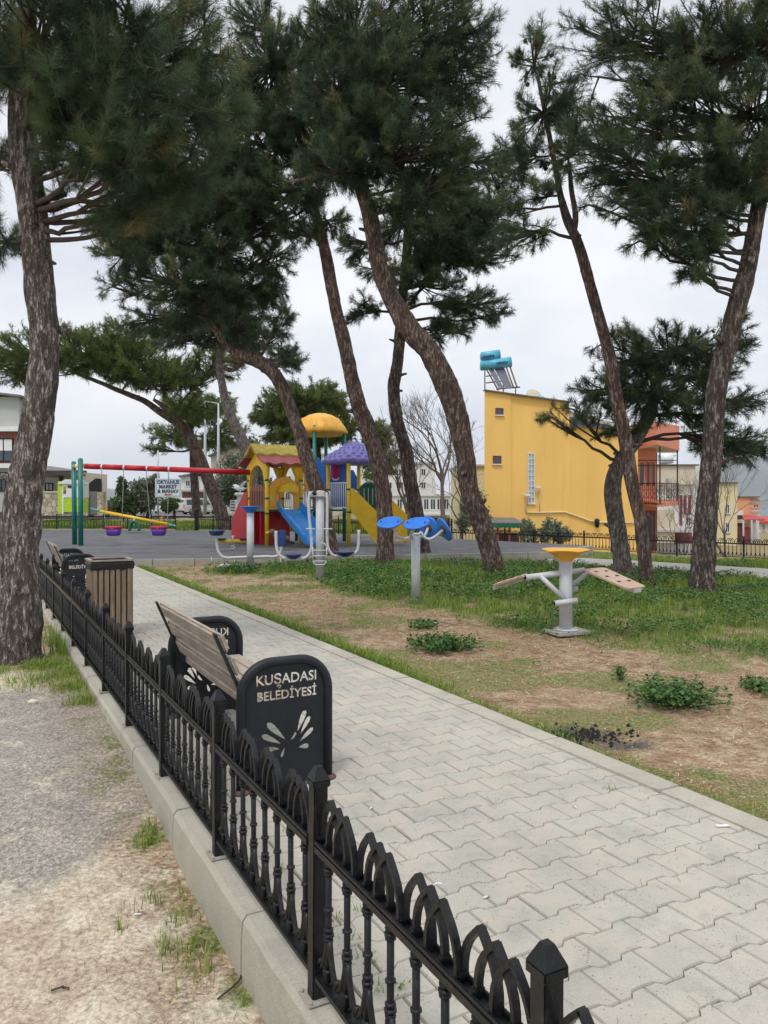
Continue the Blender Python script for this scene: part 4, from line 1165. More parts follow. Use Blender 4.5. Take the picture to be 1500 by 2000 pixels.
# gable roof of the little house: ridge runs along e1-ish (A->C side to the right)
def gable():
    za, zr = 2.72, 3.30
    ov = .30
    a0, b0_ = A_ - e1 * .22 - e2 * ov, HB - e1 * .22 + e2 * ov
    a1, b1_ = HC + e1 * .22 - e2 * ov, HD + e1 * .22 + e2 * ov
    r0, r1 = (a0 + b0_) / 2, (a1 + b1_) / 2
    def slope(p0_, p1_, q0, q1, name, mat, f0, f1, th, wav):
        mb = MB(); nu, nv = 16, 6; vs = []
        for side in (0, 1):
            for i in range(nu + 1):
                for j in range(nv + 1):
                    s_, t = i / nu, f0 + (f1 - f0) * j / nv
                    e = p0_.lerp(p1_, s_); r = q0.lerp(q1, s_); p = e.lerp(r, t)
                    sag = -.07 * math.sin(math.pi * t)
                    w = wav * math.sin(s_ * 14 * math.pi / 2) * (1 - (j / nv)) + .012 * math.sin(t * 40)
                    vs.append(p + up * (za + (zr - za) * t + sag + w + th * side))
        fs = []; K = (nu + 1) * (nv + 1)
        for side in (0, 1):
            for i in range(nu):
                for j in range(nv):
                    q = side * K + i * (nv + 1) + j; fs.append([q, q + 1, q + nv + 2, q + nv + 1])
        rim = [i * (nv + 1) for i in range(nu + 1)] + [nu * (nv + 1) + j for j in range(1, nv + 1)] + [i * (nv + 1) + nv for i in range(nu - 1, -1, -1)] + [j for j in range(nv - 1, 0, -1)]
        for k in range(len(rim)): k2 = (k + 1) % len(rim); fs.append([rim[k], rim[k2], rim[k2] + K, rim[k] + K])
        mb.add(vs, fs, False); mb.build(name, mat, pg)
    for (p0_, p1_) in ((a0, a1), (b0_, b1_)):
        slope(p0_, p1_, r0, r1, 'roof', M['redroof'], 0, 1, .05, .03)
        slope(p0_.lerp(r0, .0), p1_.lerp(r1, .0), r0, r1, 'roof_thatch', M['olive'], .56, 1.0, .12, .03)
    for e in (0, 1):       # arched gable ends
        p, q = (A_, HB) if e == 0 else (HC, HD)
        d = q - p; n = d.normalized().cross(up); pts = []
        for t in (-.10, .5, 1.10): pts.append(p + d * t + up * (2.66 if t != .5 else 3.2))
        for t in np.linspace(.93, .07, 13):
            x = (t - .5) / .43; pts.append(p + d * t + up * (2.12 + .62 * math.sqrt(max(0, 1 - x * x)) * .98))
        pts = [pts[0], pts[1], pts[2], p + d * 1.06 + up * 2.35, p + d * 1.0 + up * 2.12] + pts[3:] + [p + up * 2.12, p - d * .06 + up * 2.35]
        mb = MB(); mb.prism([v - n * .05 for v in pts], n * .10); mb.build('gable_arch', M['yellow'], pg)
    for e in (0, 1):       # flared bracket under the eaves on the front
        p = A_.lerp(HC, .9) if e else HB.lerp(HD, .9)
        mb = MB(); mb.lathe([(.06, 2.2), (.09, 2.35), (.2, 2.62), (.22, 2.7)], (p.x, p.y, 0), 12); mb.build('eave_bracket', M['yellow'], pg)
gable()
# front arch panel with a round hood over the slide mouth
dA = HC - A_; nA = dA.cross(up).normalized(); pA = []
for t in np.linspace(.06, .94, 15): pA.append(A_ + dA * t + up * (2.02 + .33 * math.sin(math.pi * (t - .06) / .88 * .9998 + .0001) ** .7))
pA += [A_ + dA * .94 + up * 1.3, A_ + dA * .78 + up * 1.3]
for t in np.linspace(0, math.pi, 9): pA.append(A_ + dA * (.55 + .23 * math.cos(t)) + up * (1.72 + .14 * math.sin(t)))
pA += [A_ + dA * .32 + up * 1.3, A_ + dA * .06 + up * 1.3]
mb = MB(); mb.prism([p - nA * .035 for p in pA], nA * .07); mb.build('arch_panel', M['amber'], pg)
mid_ = A_.lerp(HC, .55); nf = -e2.normalized()
mb = MB(); pts = []
for t in np.linspace(0, math.pi, 12): pts.append(mid_ + nf * .06 + e1.normalized() * (.30 * math.cos(t)) + up * (1.86 + .30 * math.sin(t)))
mb.prism(pts, nf * .24); mb.build('slide_hood', M['yellow'], pg)
wallpanel('slotted_panel', HB, A_, 1.32, 1.92, M['brown'], .06, lambda t: .16 * math.sin(math.pi * t) ** .5, slots=[(t, 1.42, 1.9, .035, M['hole_dark']) for t in (.22, .36, .5, .64, .78)])  # slots are near-black bars with their inner shade in the colour
# under-deck red boxes and the red ramp behind
wallpanel('under_panel', HB + e1 * .05, HD, .16, 1.22, M['red'], .04)
wallpanel('under_panel', A_ + e2 * .5, HC + e2 * .5, .16, 1.22, M['red'], .04)
mb = MB(); d = Vector((-.55, .75, 0)); n = d.normalized().cross(up)
for o_ in (HB - e1 * .05, HD):
    a = o_; b = o_ + d * 1.25
    mb = MB(); pts = [a + up * .16, a + up * 1.9, a + d * .25 + up * 1.85, b + up * .95, b + d * .05 + up * .16]
    mb.prism([p - n * .03 for p in pts], n * .06); mb.build('ramp_side', M['red'], pg)
mb = MB(); a, b = HB, HD; mb.prism([a + up * 1.25, b + up * 1.25, b + d * 1.3 + up * .2, a + d * 1.3 + up * .2], (0, 0, -.05)); mb.build('ramp', M['redroof'], pg)
mb = MB()
pl = P(466, 1048, 25.8)
mb.prism([P(470, 990, 25.9), P(488, 976, 25.9), P(488, 1056, 25.9), P(467, 1061, 25.9)], (0, .06, 0)); mb.build('ramp_side', M['red'], pg)
# blue slide
def slide(name, a, b, dirv, zt_, zb_, run, mat, w0=.0, hgt=.24):
    nn = 14; vs = []; cx = (b - a).normalized(); W = (b - a).length / 2; c = (a + b) / 2
    prof = [(-W, hgt), (-W + .04, hgt + .01), (-W + .09, .02), (0, 0), (W - .09, .02), (W - .04, hgt + .01), (W, hgt), (W, hgt - .06), (W - .05, -.05), (-W + .05, -.05), (-W, hgt - .06)]
    for i in range(nn + 1):
        t = i / nn; z = zt_ + (zb_ - zt_) * (3 * t ** 2 - 2 * t ** 3 if False else (t * .9 + .1 * (3 * t ** 2 - 2 * t ** 3))) + (.0)
        if t > .85: z = zb_ + (zt_ - zb_) * (1 - t) * .55
        if t < .1: z = zt_ - t * .3 * (zt_ - zb_)
        hh = 1.0 + (.35 if i == 0 else 0) 
        for x, h in prof: vs.append(c + cx * x + dirv * (run * t) + up * (z + (h * hh if h > .1 else h)))
    K = len(prof); fs = []
    for i in range(nn):
        for k in range(K): k2 = (k + 1) % K; fs.append([i * K + k, i * K + k2, (i + 1) * K + k2, (i + 1) * K + k])
    fs.append(list(range(K))); fs.append([nn * K + k for k in range(K)][::-1])
    mb = MB(); mb.add(vs, fs, False); return mb.build(name, mat, pg)
sdir = Vector((.60, -.80, 0)).normalized()
slide('slide', A_.lerp(HC, .28), A_.lerp(HC, 1.0), sdir, 1.30, .30, 1.75, M['skyblue'])
# rails: bridge house -> second tower, front of second tower
def rail(a, b, z0, z1, mat, n=9, r=.014):
    mb = MB()
    for z in (z0, z1): mb.tube([a + up * z, b + up * z], r * 1.6, 8)
    for i in range(n): p = a.lerp(b, (i + .5) / n); mb.tube([p + up * z0, p + up * z1], r, 6)
    mb.build('railing', mat, pg)
rail(Q2, Q1, 1.36, 2.16, M['white'], 10)
rail(HC, Q2 - e1 * .1, 1.36, 2.1, M['lilac'], 9)
rail(HD, MQ[3], 1.36, 2.1, M['white'], 7)
mb = MB(); mb.prism([HC + up * 1.24, Q2 + up * 1.24, Q2 + e2 * .7 + up * 1.24, HD + up * 1.24], up * .05); mb.build('bridge', M['teal'], pg)
wallpanel('arch_panel', HC + (Q2 - HC) * .05, HC + (Q2 - HC) * .45, 1.9, 2.5, M['amber'], .05, lambda t: .3 * (1 - t))
# blue stair panels between the second tower and the tall one
def poly3(name, pts, d, mat): mb = MB(); mb.prism(pts, d); return mb.build(name, mat, pg)
Yb = 26.5
poly3('stair_side', [P(618, 893, Yb), P(623, 894, Yb), P(645, 928, Yb), P(647, 955, Yb), P(622, 955, Yb)], (.0, .06, 0), M['skyblue'] if False else M['blue'])
poly3('back_panel', [P(645, 900, 26.0), P(683, 900, 26.0), P(683, 990, 26.0), P(645, 990, 26.0)], (.03, .05, 0), M['blue'])
o = poly3('tunnel_slide_entry', [P(648, 902, 25.9), P(663, 902, 25.9), P(663, 932, 25.9), P(659, 936, 25.9), P(652, 936, 25.9), P(648, 932, 25.9)], (.0, .05, 0), M['pink'])
mb = MB()
for k in range(3): mb.tube([P(651.5 + k * 4, 903, 25.86), P(651.5 + k * 4, 932, 25.86)], .018, 6)
mb.build('entry_rib', M['pink'], o)
mb = MB(); mb.tube([P(648, 933, 25.85), P(652, 937, 25.85), P(659, 937, 25.85), P(663, 933, 25.85)], .025, 8); mb.build('entry_lip', M['white'], o)
poly3('stair_side', [P(685, 918, 26.6), P(690, 918, 26.6), P(704, 944, 26.6), P(704, 958, 26.6), P(685, 958, 26.6)], (.0, .06, 0), M['blue'])
for k in range(4):
    mb = MB(); a = P(622 + k * 6, 930 + k * 7, 26.7); mb.box(a + Vector((0, .4, 0)), (.3, .8, .05)); mb.build('stair_tread', M['teal'], pg)
# curved green panel at the back right
wallpanel('slotted_panel', Q4 + Vector((.0, 0, 0)), Q3, 1.36, 1.98, M['green'], .07, lambda t: .22 * math.sin(math.pi * t) ** .5, slots=[(t, 1.45, 2.0, .03, M['white']) for t in (.3, .5, .7)])
# yellow stairs to the right of the second tower
sd = Vector((1.0, .02, 0))
def stair_side(o_):
    L = .96; pts = [o_ + up * 1.30, o_ + up * 1.98, o_ + sd * .10 + up * 1.97, o_ + sd * L + up * 1.12, o_ + sd * L + up * .20, o_ + sd * (L - .1) + up * .17]
    n = Vector((0, 1, 0)); mb = MB(); mb.prism([p - n * .035 for p in pts], n * .07); o = mb.build('stair_side', M['yellow'], pg)
    hm = MB()
    for k in range(8):
        p = o_ + sd * (.08 + k * .10) + up * (1.36 - k * .125); hm.ball(p - n * .037, .014, 6)
    hm.build('side_hole', M['cream'], o)
    for k in range(5):
        q = MB(); p = o_ + sd * (.1 + k * .18) + up * (1.55 - k * .16); q.box(p - n * .038, (.016, .012, .62), Matrix.Rotation(0, 3, 'Y')); q.build('side_rib', M['yellow'], o)
stair_side(Q1 + Vector((.06, -.02, 0))); stair_side(Q3 + Vector((-.06, .1, 0)))
for k in range(5):
    a = Q1 + sd * (.1 + k * .19) + up * (1.2 - k * .23); b = Q3 + Vector((-.06, .1, 0)) - Q1 + a
    mb = MB(); mb.bar(a, b, .2, .04); mb.build('stair_tread', M['yellow'], pg)
# dome roof on the tall tower
mb = MB()
def dome(r, z, a, i): w = abs(math.sin(a * 8)) ** .6; return r * (1 + .07 * w * (i in (1, 2, 3, 4, 5))), z - (.04 * (1 - w) if i in (1,) else 0)
zc = P(0, 846, 27.5).z
mb.lathe([(.70, -.10), (.90, .0), (.93, .05), (.84, .22), (.70, .42), (.63, .52), (.60, .54), (.42, .64), (.2, .70), (.02, .72)], (MC.x, MC.y, zc), 64, None, 0, True, dome)
mb.build('dome_roof', M['amber'], pg)
# lilac tiled roof on the second tower
QC = (Q1 + Q4) / 2; mb = MB(); hb = P(0, 905, 25.4).z
vs, fs = [], []; n = 96; rows = [(-.05, .66, 0), (.0, .86, 0), (.05, .885, 0)] + [(.06 + .66 * t ** .9, .88 * (1 - t) ** .72 + .02, 1) for t in np.linspace(.03, .95, 19)] + [(.72, .01, 0)]
ang = math.atan2(e1.y, e1.x)
for ri, (z, r, w) in enumerate(rows):
    for k in range(n):
        a = 2 * math.pi * k / n; q = 1 / max(abs(math.cos(a)), abs(math.sin(a))) ** (.75 if ri < 12 else .4)
        bumpy = .05 * w * (.5 + .5 * math.cos(k / n * 2 * math.pi * 16 + math.pi * ((ri // 3) % 2))) * (1 - ((ri % 3) / 2.0) * .9)
        rr = (r + bumpy) * q * .93
        vs.append(Vector((QC.x + rr * math.cos(a + ang), QC.y + rr * math.sin(a + ang), hb + z + bumpy * .6)))
for ri in range(len(rows) - 1):
    for k in range(n): k2 = (k + 1) % n; fs.append([ri * n + k, ri * n + k2, (ri + 1) * n + k2, (ri + 1) * n + k])
fs.append(list(range(n))[::-1]); fs.append([(len(rows) - 1) * n + k for k in range(n)])
mb.add(vs, fs, True); mb.build('tiled_roof', M['lilac'], pg)
# extra yellow post by the bridge and a white panel toy
post(P(646, 1060, 25.9) * 1 + Vector((0, 0, 0)), 1.35, M['yellow'])
mb = MB(); q = P(567, 1008, 24.9); mb.lathe([(.05, 0), (.08, .03), (.08, .2), (.05, .22)], (q.x, q.y, q.z - .1), 12); mb.ball((q.x, q.y, q.z + .2), .07, 8); mb.build('play_figure', M['white'], pg)
# ------------------------------------------------------------ buildings
def pbox(name, par, x0, x1, y0, y1, Y, dep, mat, bev=0):
    a, b = P(x0, y0, Y), P(x1, y1, Y); mb = MB()
    mb.box(((a.x + b.x) / 2, Y + dep / 2, (a.z + b.z) / 2), (abs(b.x - a.x), dep, abs(a.z - b.z)), None, 0, bev)
    return mb.build(name, mat, par)
def pwin(par, x0, x1, y0, y1, Y, frame=None, glass=None, sill=True, bars=1):
    """window: pane set in a proud frame on a wall facing the camera at distance Y"""
    frame = frame or M['white']; glass = glass or M['glass']
    a, b = P(x0, y0, Y), P(x1, y1, Y); fw = min(.07, (b.x - a.x) * .12)
    cx, cz, w, h = (a.x + b.x) / 2, (a.z + b.z) / 2, b.x - a.x, a.z - b.z
    mb = MB()
    for s in (-1, 1):
        mb.box((cx + s * (w - fw) / 2, Y - .03, cz), (fw, .08, h)); mb.box((cx, Y - .032, cz + s * (h - fw) / 2), (w - 2 * fw, .08, fw))
    for k in range(bars): mb.box((cx - w / 2 + w * (k + 1) / (bars + 1), Y - .031, cz), (fw * .7, .07, h - 2 * fw))
    o = mb.build('window', frame, par)
    g = MB(); g.box((cx, Y - .006, cz), (w - 1.6 * fw, .02, h - 1.6 * fw)); g.build('pane', glass, o)
    if sill: s_ = MB(); s_.box((cx, Y - .06, cz - h / 2 - .03), (w + .1, .14, .05)); s_.build('sill', M['greywall'], o)
    return o
# yellow house
yh = thing('house', 'tall blank yellow house wall with a tall glass block strip and tanks on its roof', 'house', (10, 46, -3))
Ya, d_ = 45.0, Vector((.97, .24, 0)).normalized(); Ap = Vector((5.85, 45.0, 0)); bk = Vector((.15, .99, 0)).normalized()
def along(px):      # point of the wall line seen at column px
    k = (px - 750) / 1500; t = (k * Ap.y - Ap.x) / (d_.x - k * d_.y); return Ap + d_ * t
def wallpt(px, py): q = along(px); return Vector((q.x, q.y, CAMH - (py - 977) / 1500 * q.y))
def wpanel(name, pxs, mat, off, dep, zb=-4.0, par=yh):
    top = [wallpt(x, y) for x, y in pxs]; n = Vector((d_.y, -d_.x, 0)) * off
    pts = [p + n for p in top] + [Vector((top[-1].x, top[-1].y, zb)) + n, Vector((top[0].x, top[0].y, zb)) + n]
    mb = MB(); mb.prism(pts, bk * dep); return mb.build(name, mat, par)
wpanel('wall', [(997, 771), (1050, 778), (1112, 787), (1112, 834), (1246, 840)], M['ywall'], 0, 9)
wpanel('stair_shaft', [(945, 764), (997, 771.5)], M['ywall'], .10, 9.1)
def band(name, pxs, mat, w=.12, h=.07):
    mb = MB(); pts = [wallpt(x, y) + Vector((d_.y, -d_.x, 0)) * .12 for x, y in pxs]
    for a, b in zip(pts[:-1], pts[1:]): mb.bar(a + Vector((0, 0, .03)), b + Vector((0, 0, .03)), .3, h)
    mb.build(name, mat, yh)
band('roof_edge', [(944, 763.6), (997, 771), (1113, 787)], M['roofgrey'])
band('roof_edge', [(1113, 834), (1246, 839.5)], M['roofgrey'])
def wwin(x0, x1, y0, y1, glass, frame, nx_=1, nz_=1):
    a, b = wallpt(x0, y0), wallpt(x1, y1); n = Vector((d_.y, -d_.x, 0)); o0 = .10 if x1 < 998 else 0
    c = (a + b) / 2; w = (Vector((b.x, b.y, 0)) - Vector((a.x, a.y, 0))).length; h = a.z - b.z; Mx = Matrix.Rotation(math.atan2(d_.y, d_.x), 3, 'Z')
    mb = MB(); fw = .05
    for s in (-1, 1):
        mb.box(c + d_ * s * (w / 2) + n * (o0 + .02), (fw, .08, h + fw), Mx); mb.box(c + Vector((0, 0, s * h / 2)) + n * (o0 + .021), (w, .08, fw), Mx)
    for i in range(1, nx_): mb.box(c + d_ * (-w / 2 + w * i / nx_) + n * (o0 + .022), (fw, .06, h), Mx)
    for i in range(1, nz_): mb.box(c + Vector((0, 0, -h / 2 + h * i / nz_)) + n * (o0 + .023), (w, .06, fw), Mx)
    o = mb.build('window', frame, yh); g = MB(); g.box(c + n * (o0 + .006), (w, .02, h), Mx); g.build('pane', glass, o)
    s_ = MB(); s_.box(c + Vector((0, 0, -h / 2 - .06)) + n * (o0 + .05), (w + .15, .14, .06), Mx); s_.build('sill', M['whitewall'], o)
wwin(967, 980.5, 798, 810, M['glass'], M['maroon']); wwin(962, 976.5, 891, 905.5, M['glass'], M['maroon'])
wwin(1031, 1043, 885.5, 982, M['glassblk'], M['whitewall'], 2, 9)
mb = MB(); n_y = Vector((d_.y, -d_.x, 0)) * .08
pp = [wallpt(x, y) + n_y for x, y in ((1028, 1001), (1055, 1001), (1102, 1000), (1120, 1006), (1150, 1017), (1170, 1020), (1243, 1021))]
mb.tube(pp, .05, 6); mb.build('pipe', M['ycream'], yh)
for x0_, y0_, x1_, y1_ in ((1026, 968, 1026, 1001), (1053, 953, 1053, 1001)):
    mb = MB(); mb.tube([wallpt(x0_, y0_) + n_y, wallpt(x1_, y1_) + n_y], .03, 6); mb.build('conduit', M['ycream'], yh)
for x, y in ((1026, 967), (1047, 952)):
    mb = MB(); q = wallpt(x, y) + n_y * 3; mb.box(q, (.38, .2, .13), Matrix.Rotation(.4, 3, 'Z'), 0, .02); mb.build('security_camera', M['white'], yh)
mb = MB(); q = wallpt(1163, 1022) + n_y * 2.5; mb.lathe([(.05, .3), (.16, .2), (.12, -.2), (.05, -.26)], q, 8); mb.build('wall_lamp', M['black'], yh)
# roof terrace greenhouse
mb = MB(); a = wallpt(1118, 800) + bk * 1.5; b = wallpt(1215, 822) + bk * 1.5
mb.prism([Vector((a.x, a.y, a.z)), Vector((b.x, b.y, b.z)), Vector((b.x, b.y, 5.5)), Vector((a.x, a.y, 5.5))], bk * 3); mb.build('roof_glasshouse', M['greywall'], yh)
for k in range(9):
    p = a.lerp(b, (k + .5) / 9) - bk * .03; mb = MB(); mb.prism([p + d_ * -.38 + Vector((0, 0, -.25)), p + d_ * .38 + Vector((0, 0, -.3)), p + d_ * .38 + Vector((0, 0, -1.6)), p + d_ * -.38 + Vector((0, 0, -1.6))], -bk * .03); mb.build('roof_window', M['glass'], yh)
# lean-to roof at the foot
lt = thing('canopy', 'small dark lean-to roof with a scalloped valance at the foot of the yellow house', 'canopy', (6.6, 43.5, -2))
mb = MB(); a, b = P(953, 1010, 44.5), P(1005, 1011, 45.0); c, d = P(1022, 1021, 43.2), P(946, 1020, 42.6)
mb.prism([a, b, c, d], (0, 0, -.08)); mb.build('roof', M['roofgrey'], lt)
mb = MB(); n = 18
for k in range(n):
    p = d.lerp(c, (k + .5) / n); mb.box(p + Vector((0, -.02, -.16 - .03 * (k % 2))), ((c - d).length / n * .98, .03, .24))
mb.build('valance', M['green'], lt)
mb = MB()
for t in (.05, .35, .65, .95): p = d.lerp(c, t); mb.tube([p + Vector((0, .1, -.1)), Vector((p.x, p.y + .1, -3.5))], .06, 6)
mb.build('post', M['maroon'], lt)
mb = MB(); mb.box(((a.x + b.x) / 2, 44.3, -1.6), (1.9, .3, 2.6)); mb.build('back_wall', M['rust'], lt)
# solar water heater
sh = thing('solar_water_heater', 'pair of cyan water tanks above tilted solar panels on the yellow house roof', 'solar water heater', wallpt(975, 768))
q0 = wallpt(970, 768)
def sp(px, py, dy=1.0): return P(px, py, q0.y + dy)
def tank(a, b, r, parts):
    mb = MB(); mb.tube([a, b], r, 24); mb.ball(a, r, 10, (.3, 1, 1)); o = mb.build('tank', M['tank'], sh)
    e = MB(); ax = (b - a).normalized(); e.tube([b, b + ax * .04], r * 1.03, 24); e.build('tank_end', M['greypaint'] if r > .4 else M['tank'], o)
    return o
t1 = tank(sp(940, 696.5), sp(975, 691.5), .27, 0)
t2 = tank(sp(940, 714), sp(997, 707), .31, 0)
mb = MB()
for (x0_, y0_, n, par_) in ((945, 697.3, 7, 0),):
    for k in range(8): mb.box(sp(943.5 + k * 2.9, 697.9 - k * .42, .705), (.062 + .02 * (k % 2), .02, .10 + .03 * (k % 3)))
mb.build('tank_lettering', M['navy'], t1)
mb = MB()
for k in range(8): mb.box(sp(970 + k * 2.9, 709.6 - k * .3, .665), (.06, .02, .08 + .05 * ((k * 7) % 3)), Matrix.Rotation(.3, 3, 'Y'))
mb.build('tank_lettering', M['navy'], t2)
mb = MB()
for a, b in (((947, 718), (947, 765)), ((983, 714), (983, 769)), ((1007, 757), (1007, 772)), ((949, 735), (983, 731)), ((949, 748), (983, 744))):
    mb.tube([sp(*a, 1.1), sp(*b, 1.1)], .035, 6)
for a, b in (((949, 719), (973, 762)), ((995, 713), (1010, 757)), ((970, 760), (1015, 756)), ((988, 715), (1003, 757))):
    mb.tube([sp(*a, 1.0), sp(*b, -.2)], .045, 6)
mb.tube([sp(947, 700, 1.1), sp(949, 718, 1.1)], .03, 6); mb.tube([sp(970, 698, 1.1), sp(970, 708, 1.1)], .03, 6)
mb.build('stand', M['rust'], sh)
for (xa, xb, xc, xd) in ((952, 962, 984, 975), (964, 984, 1001, 987)):
    mb = MB(); mb.prism([sp(xa, 718, 1.05), sp(xb, 716, 1.05), sp(xc, 758, -.1), sp(xd, 760, -.1)], (0, .06, .03)); mb.build('solar_panel', M['panelg'], sh)
ds = thing('satellite_dish', 'pale satellite dish and a small cyan tank on the roof edge of the yellow house', 'satellite dish', wallpt(1045, 778))
q = wallpt(1043, 770) + bk * 1.5
mb = MB(); mb.lathe([(.02, 0), (.3, .04), (.5, .14), (.51, .15), (.3, .06), (.02, .02)], q, 24, Vector((.3, -1, .5)).to_track_quat('Z', 'Y').to_matrix()); mb.build('dish', M['cream'], ds)
mb = MB(); mb.tube([q + Vector((0, .2, 0)), q + Vector((0, .3, -.8))], .03, 6); mb.tube([q, q + Vector((.15, -.5, .25))], .015, 6); mb.build('mast', M['greypaint'], ds)
mb = MB(); q2 = wallpt(1055, 776) + bk * 1.2; mb.tube([q2 + Vector((-.1, 0, 0)), q2 + Vector((.25, .2, 0))], .26, 16); mb.build('tank', M['tank'], ds)
mb = MB(); q2 = wallpt(1032, 774) + bk * 1.6; mb.tube([q2 + Vector((-.1, 0, 0)), q2 + Vector((.25, .2, 0))], .2, 16); mb.build('tank', M['tank'], ds)

# salmon house with balconies
s = thing('house', 'salmon house with stacked balconies and black railings right of the yellow wall', 'house', (17.5, 50, -3))
Y = 50
pbox('wall', s, 1238, 1282, 830, 1130, Y, 8, M['salmon'])
mb = MB()
pa = [P(1238, 828, 49.9), P(1283, 824, 47.4), P(1327, 832, 49.9), P(1327, 880, 49.9), P(1283, 868, 47.4), P(1238, 880, 49.9)]
for i in (0, 1): 
    a, b, c, d = [pa[0], pa[1], pa[4], pa[5]] if i == 0 else [pa[1], pa[2], pa[3], pa[4]]
    mb.prism([a, b, c, d], (0, .15, 0))
mb.build('roof_parapet', M['salmon'], s)
mb = MB(); mb.prism([P(1240, 878, 50), P(1283, 869, 47.6), P(1325, 878, 50), P(1325, 884, 54), P(1240, 884, 54)], (0, 0, .1)); mb.build('roof_soffit', M['whitewall'], s)
mb = MB(); mb.prism([P(1255, 978, 49.9), P(1283, 981, 47.6), P(1328, 978, 49.9), P(1328, 975, 53), P(1255, 975, 53)], (0, 0, -.30)); mb.build('balcony_slab', M['salmon'], s)
for a, b in ((P(1248, 985, 49.5), P(1283, 986, 47.6)), (P(1283, 986, 47.6), P(1325, 985, 49.9))):
    mb = MB(); h = 1.35; n = 9
    for z in (.05, h): mb.tube([a + up * z, b + up * z], .03, 6)
    for k in range(n + 1): p = a.lerp(b, k / n); mb.tube([p + up * .05, p + up * h], .018, 5)
    for k in range(4):
        p = a.lerp(b, (k + .5) / 4); mb.tube([p + Vector((.25 * math.cos(t), 0, .7 + .3 * math.sin(t))) for t in np.linspace(0, 6.28, 13)], .014, 4)
    mb.build('railing', M['black'], s)
mb = MB()
for x in (1289, 1323):
    mb = MB(); mb.tube([P(x, 985, 47.9 if x < 1300 else 49.8), P(x, 872, 47.9 if x < 1300 else 49.8)], .045, 6); mb.build('awning_post', M['black'], s)
for y in (899, 909):
    mb = MB(); mb.tube([P(1244, y, 49.8), P(1323, y, 49.8)], .025, 5); mb.build('awning_bar', M['black'], s)
for x0_, x1_ in ((1247, 1258), (1262, 1269), (1272, 1279)): pwin(s, x0_, x1_, 903, 950, Y, M['salmon'], M['glass'], False, 0)
pwin(s, 1261, 1280, 997, 1075, Y, M['maroon'], M['glass'], False, 1)
pbox('wall', s, 1282, 1283.5, 884, 1075, Y + .2, 3, M['black'])
mb = MB(); c = P(1307, 960, 49.6); mb.box(c + Vector((0, 0, .2)), (.35, .2, 1.3), None, 0, .05); mb.build('rolled_awning', M['greywall'], s)
# cream house
s = thing('house', 'cream and white house with maroon window stripes behind the salmon balconies', 'house', (22, 62, -4)); Y = 62
pbox('wall', s, 1283, 1358, 909, 946, Y, 8, M['cream']); pbox('wall', s, 1284, 1352, 946, 1130, Y + .4, 7, M['whitewall'])
pbox('roof_edge', s, 1281, 1366, 906.5, 909.3, Y - .2, 9, M['roofgrey'])
pbox('terrace_wall', s, 1284, 1318, 996, 1060, Y - 1.2, 1.4, M['cream']); pbox('ledge', s, 1284, 1352, 1035, 1039, Y - 1.4, 1.6, M['greywall'])
for x in (1327.5, 1336, 1345): pbox('shutter', s, x, x + 5, 967, 1005 if x > 1330 else 1026, Y + .33, .12, M['maroon'])
pbox('garage_door', s, 1320, 1352, 1040, 1062, Y - .3, .2, M['maroon']); pwin(s, 1352 - 12, 1349, 1010, 1028, Y + .4)
pbox('roof_tank_frame', s, 1284, 1320, 889, 891, Y + 3, .3, M['greywall']); 
mb = MB(); mb.tube([P(1288, 897, Y + 3), P(1312, 895, Y + 3)], .45, 14); mb.build('water_tank', M['white'], s)
pbox('wall', s, 1352, 1366, 909, 1120, Y + 1, 7, M['whitewall'])
# pale yellow house
s = thing('house', 'pale yellow flat-roofed house just right of the thickest right-hand pine', 'house', (27, 75, -5)); Y = 74
pbox('wall', s, 1349, 1440, 944, 1140, Y, 9, M['ycream']); pbox('roof_edge', s, 1347, 1442, 941.5, 944.2, Y - .2, 9.5, M['roofgrey'])
for x in (1356, 1416): pwin(s, x, x + 9, 985, 1003, Y)
pwin(s, 1416, 1425, 1020, 1040, Y)
# peach house
s = thing('house', 'peach house with white corner stripes and red awnings at the far right', 'house', (35, 84, -6)); Y = 82
pbox('wall', s, 1408, 1466, 972, 1160, Y, 9, M['peach']); pbox('wall', s, 1466, 1483, 970, 1160, Y + .3, 9, M['whitewall'])
for k in range(4): pbox('corner_stripe', s, 1466.5, 1484, 974 + k * 8, 978 + k * 8, Y + .2, 9, M['peach'])
pbox('roof_edge', s, 1406, 1485, 969, 971.5, Y - .2, 9.6, M['roofgrey'])
pbox('balcony_wall', s, 1438, 1452, 997, 1006, Y - 2, 2, M['whitewall']); pwin(s, 1440, 1449, 1006, 1030, Y, M['maroon'])
pbox('balcony_wall', s, 1452, 1480, 1016, 1022, Y - 3, 3.2, M['whitewall'])
mb = MB(); mb.prism([P(1450, 1006, Y - .1), P(1478, 1006, Y - .1), P(1494, 1014, Y - 4), P(1452, 1015, Y - 4)], (0, 0, -.15)); mb.build('awning', M['redtile'], s)
pwin(s, 1470, 1482, 982, 992, Y + .3, M['white'])
for x in (1437.5, 1452, 1468, 1478):
    mb = MB(); mb.tube([P(x, 1000 if x < 1440 else 1016, Y - 4), P(x, 1100, Y - 4)], .09, 6); mb.build('pillar', M['greywall'], s)
pbox('porch_wall', s, 1452, 1466, 1030, 1100, Y - 3.5, 3, M['maroon']); pwin(s, 1410, 1420, 1012, 1030, Y, M['maroon'])
s = thing('house', 'small brownish far house low beside the right picture edge', 'house', (48, 105, -6)); Y = 104
pbox('wall', s, 1483, 1530, 1018, 1120, Y, 8, M['cream']); 
mb = MB(); mb.prism([P(1480, 1018, Y - .5), P(1534, 1018, Y - .5), P(1528, 1008, Y + 4), P(1486, 1008, Y + 4)], (0, 0, -.3)); mb.build('roof', M['redtile'], s); pwin(s, 1488, 1494, 1024, 1036, Y)
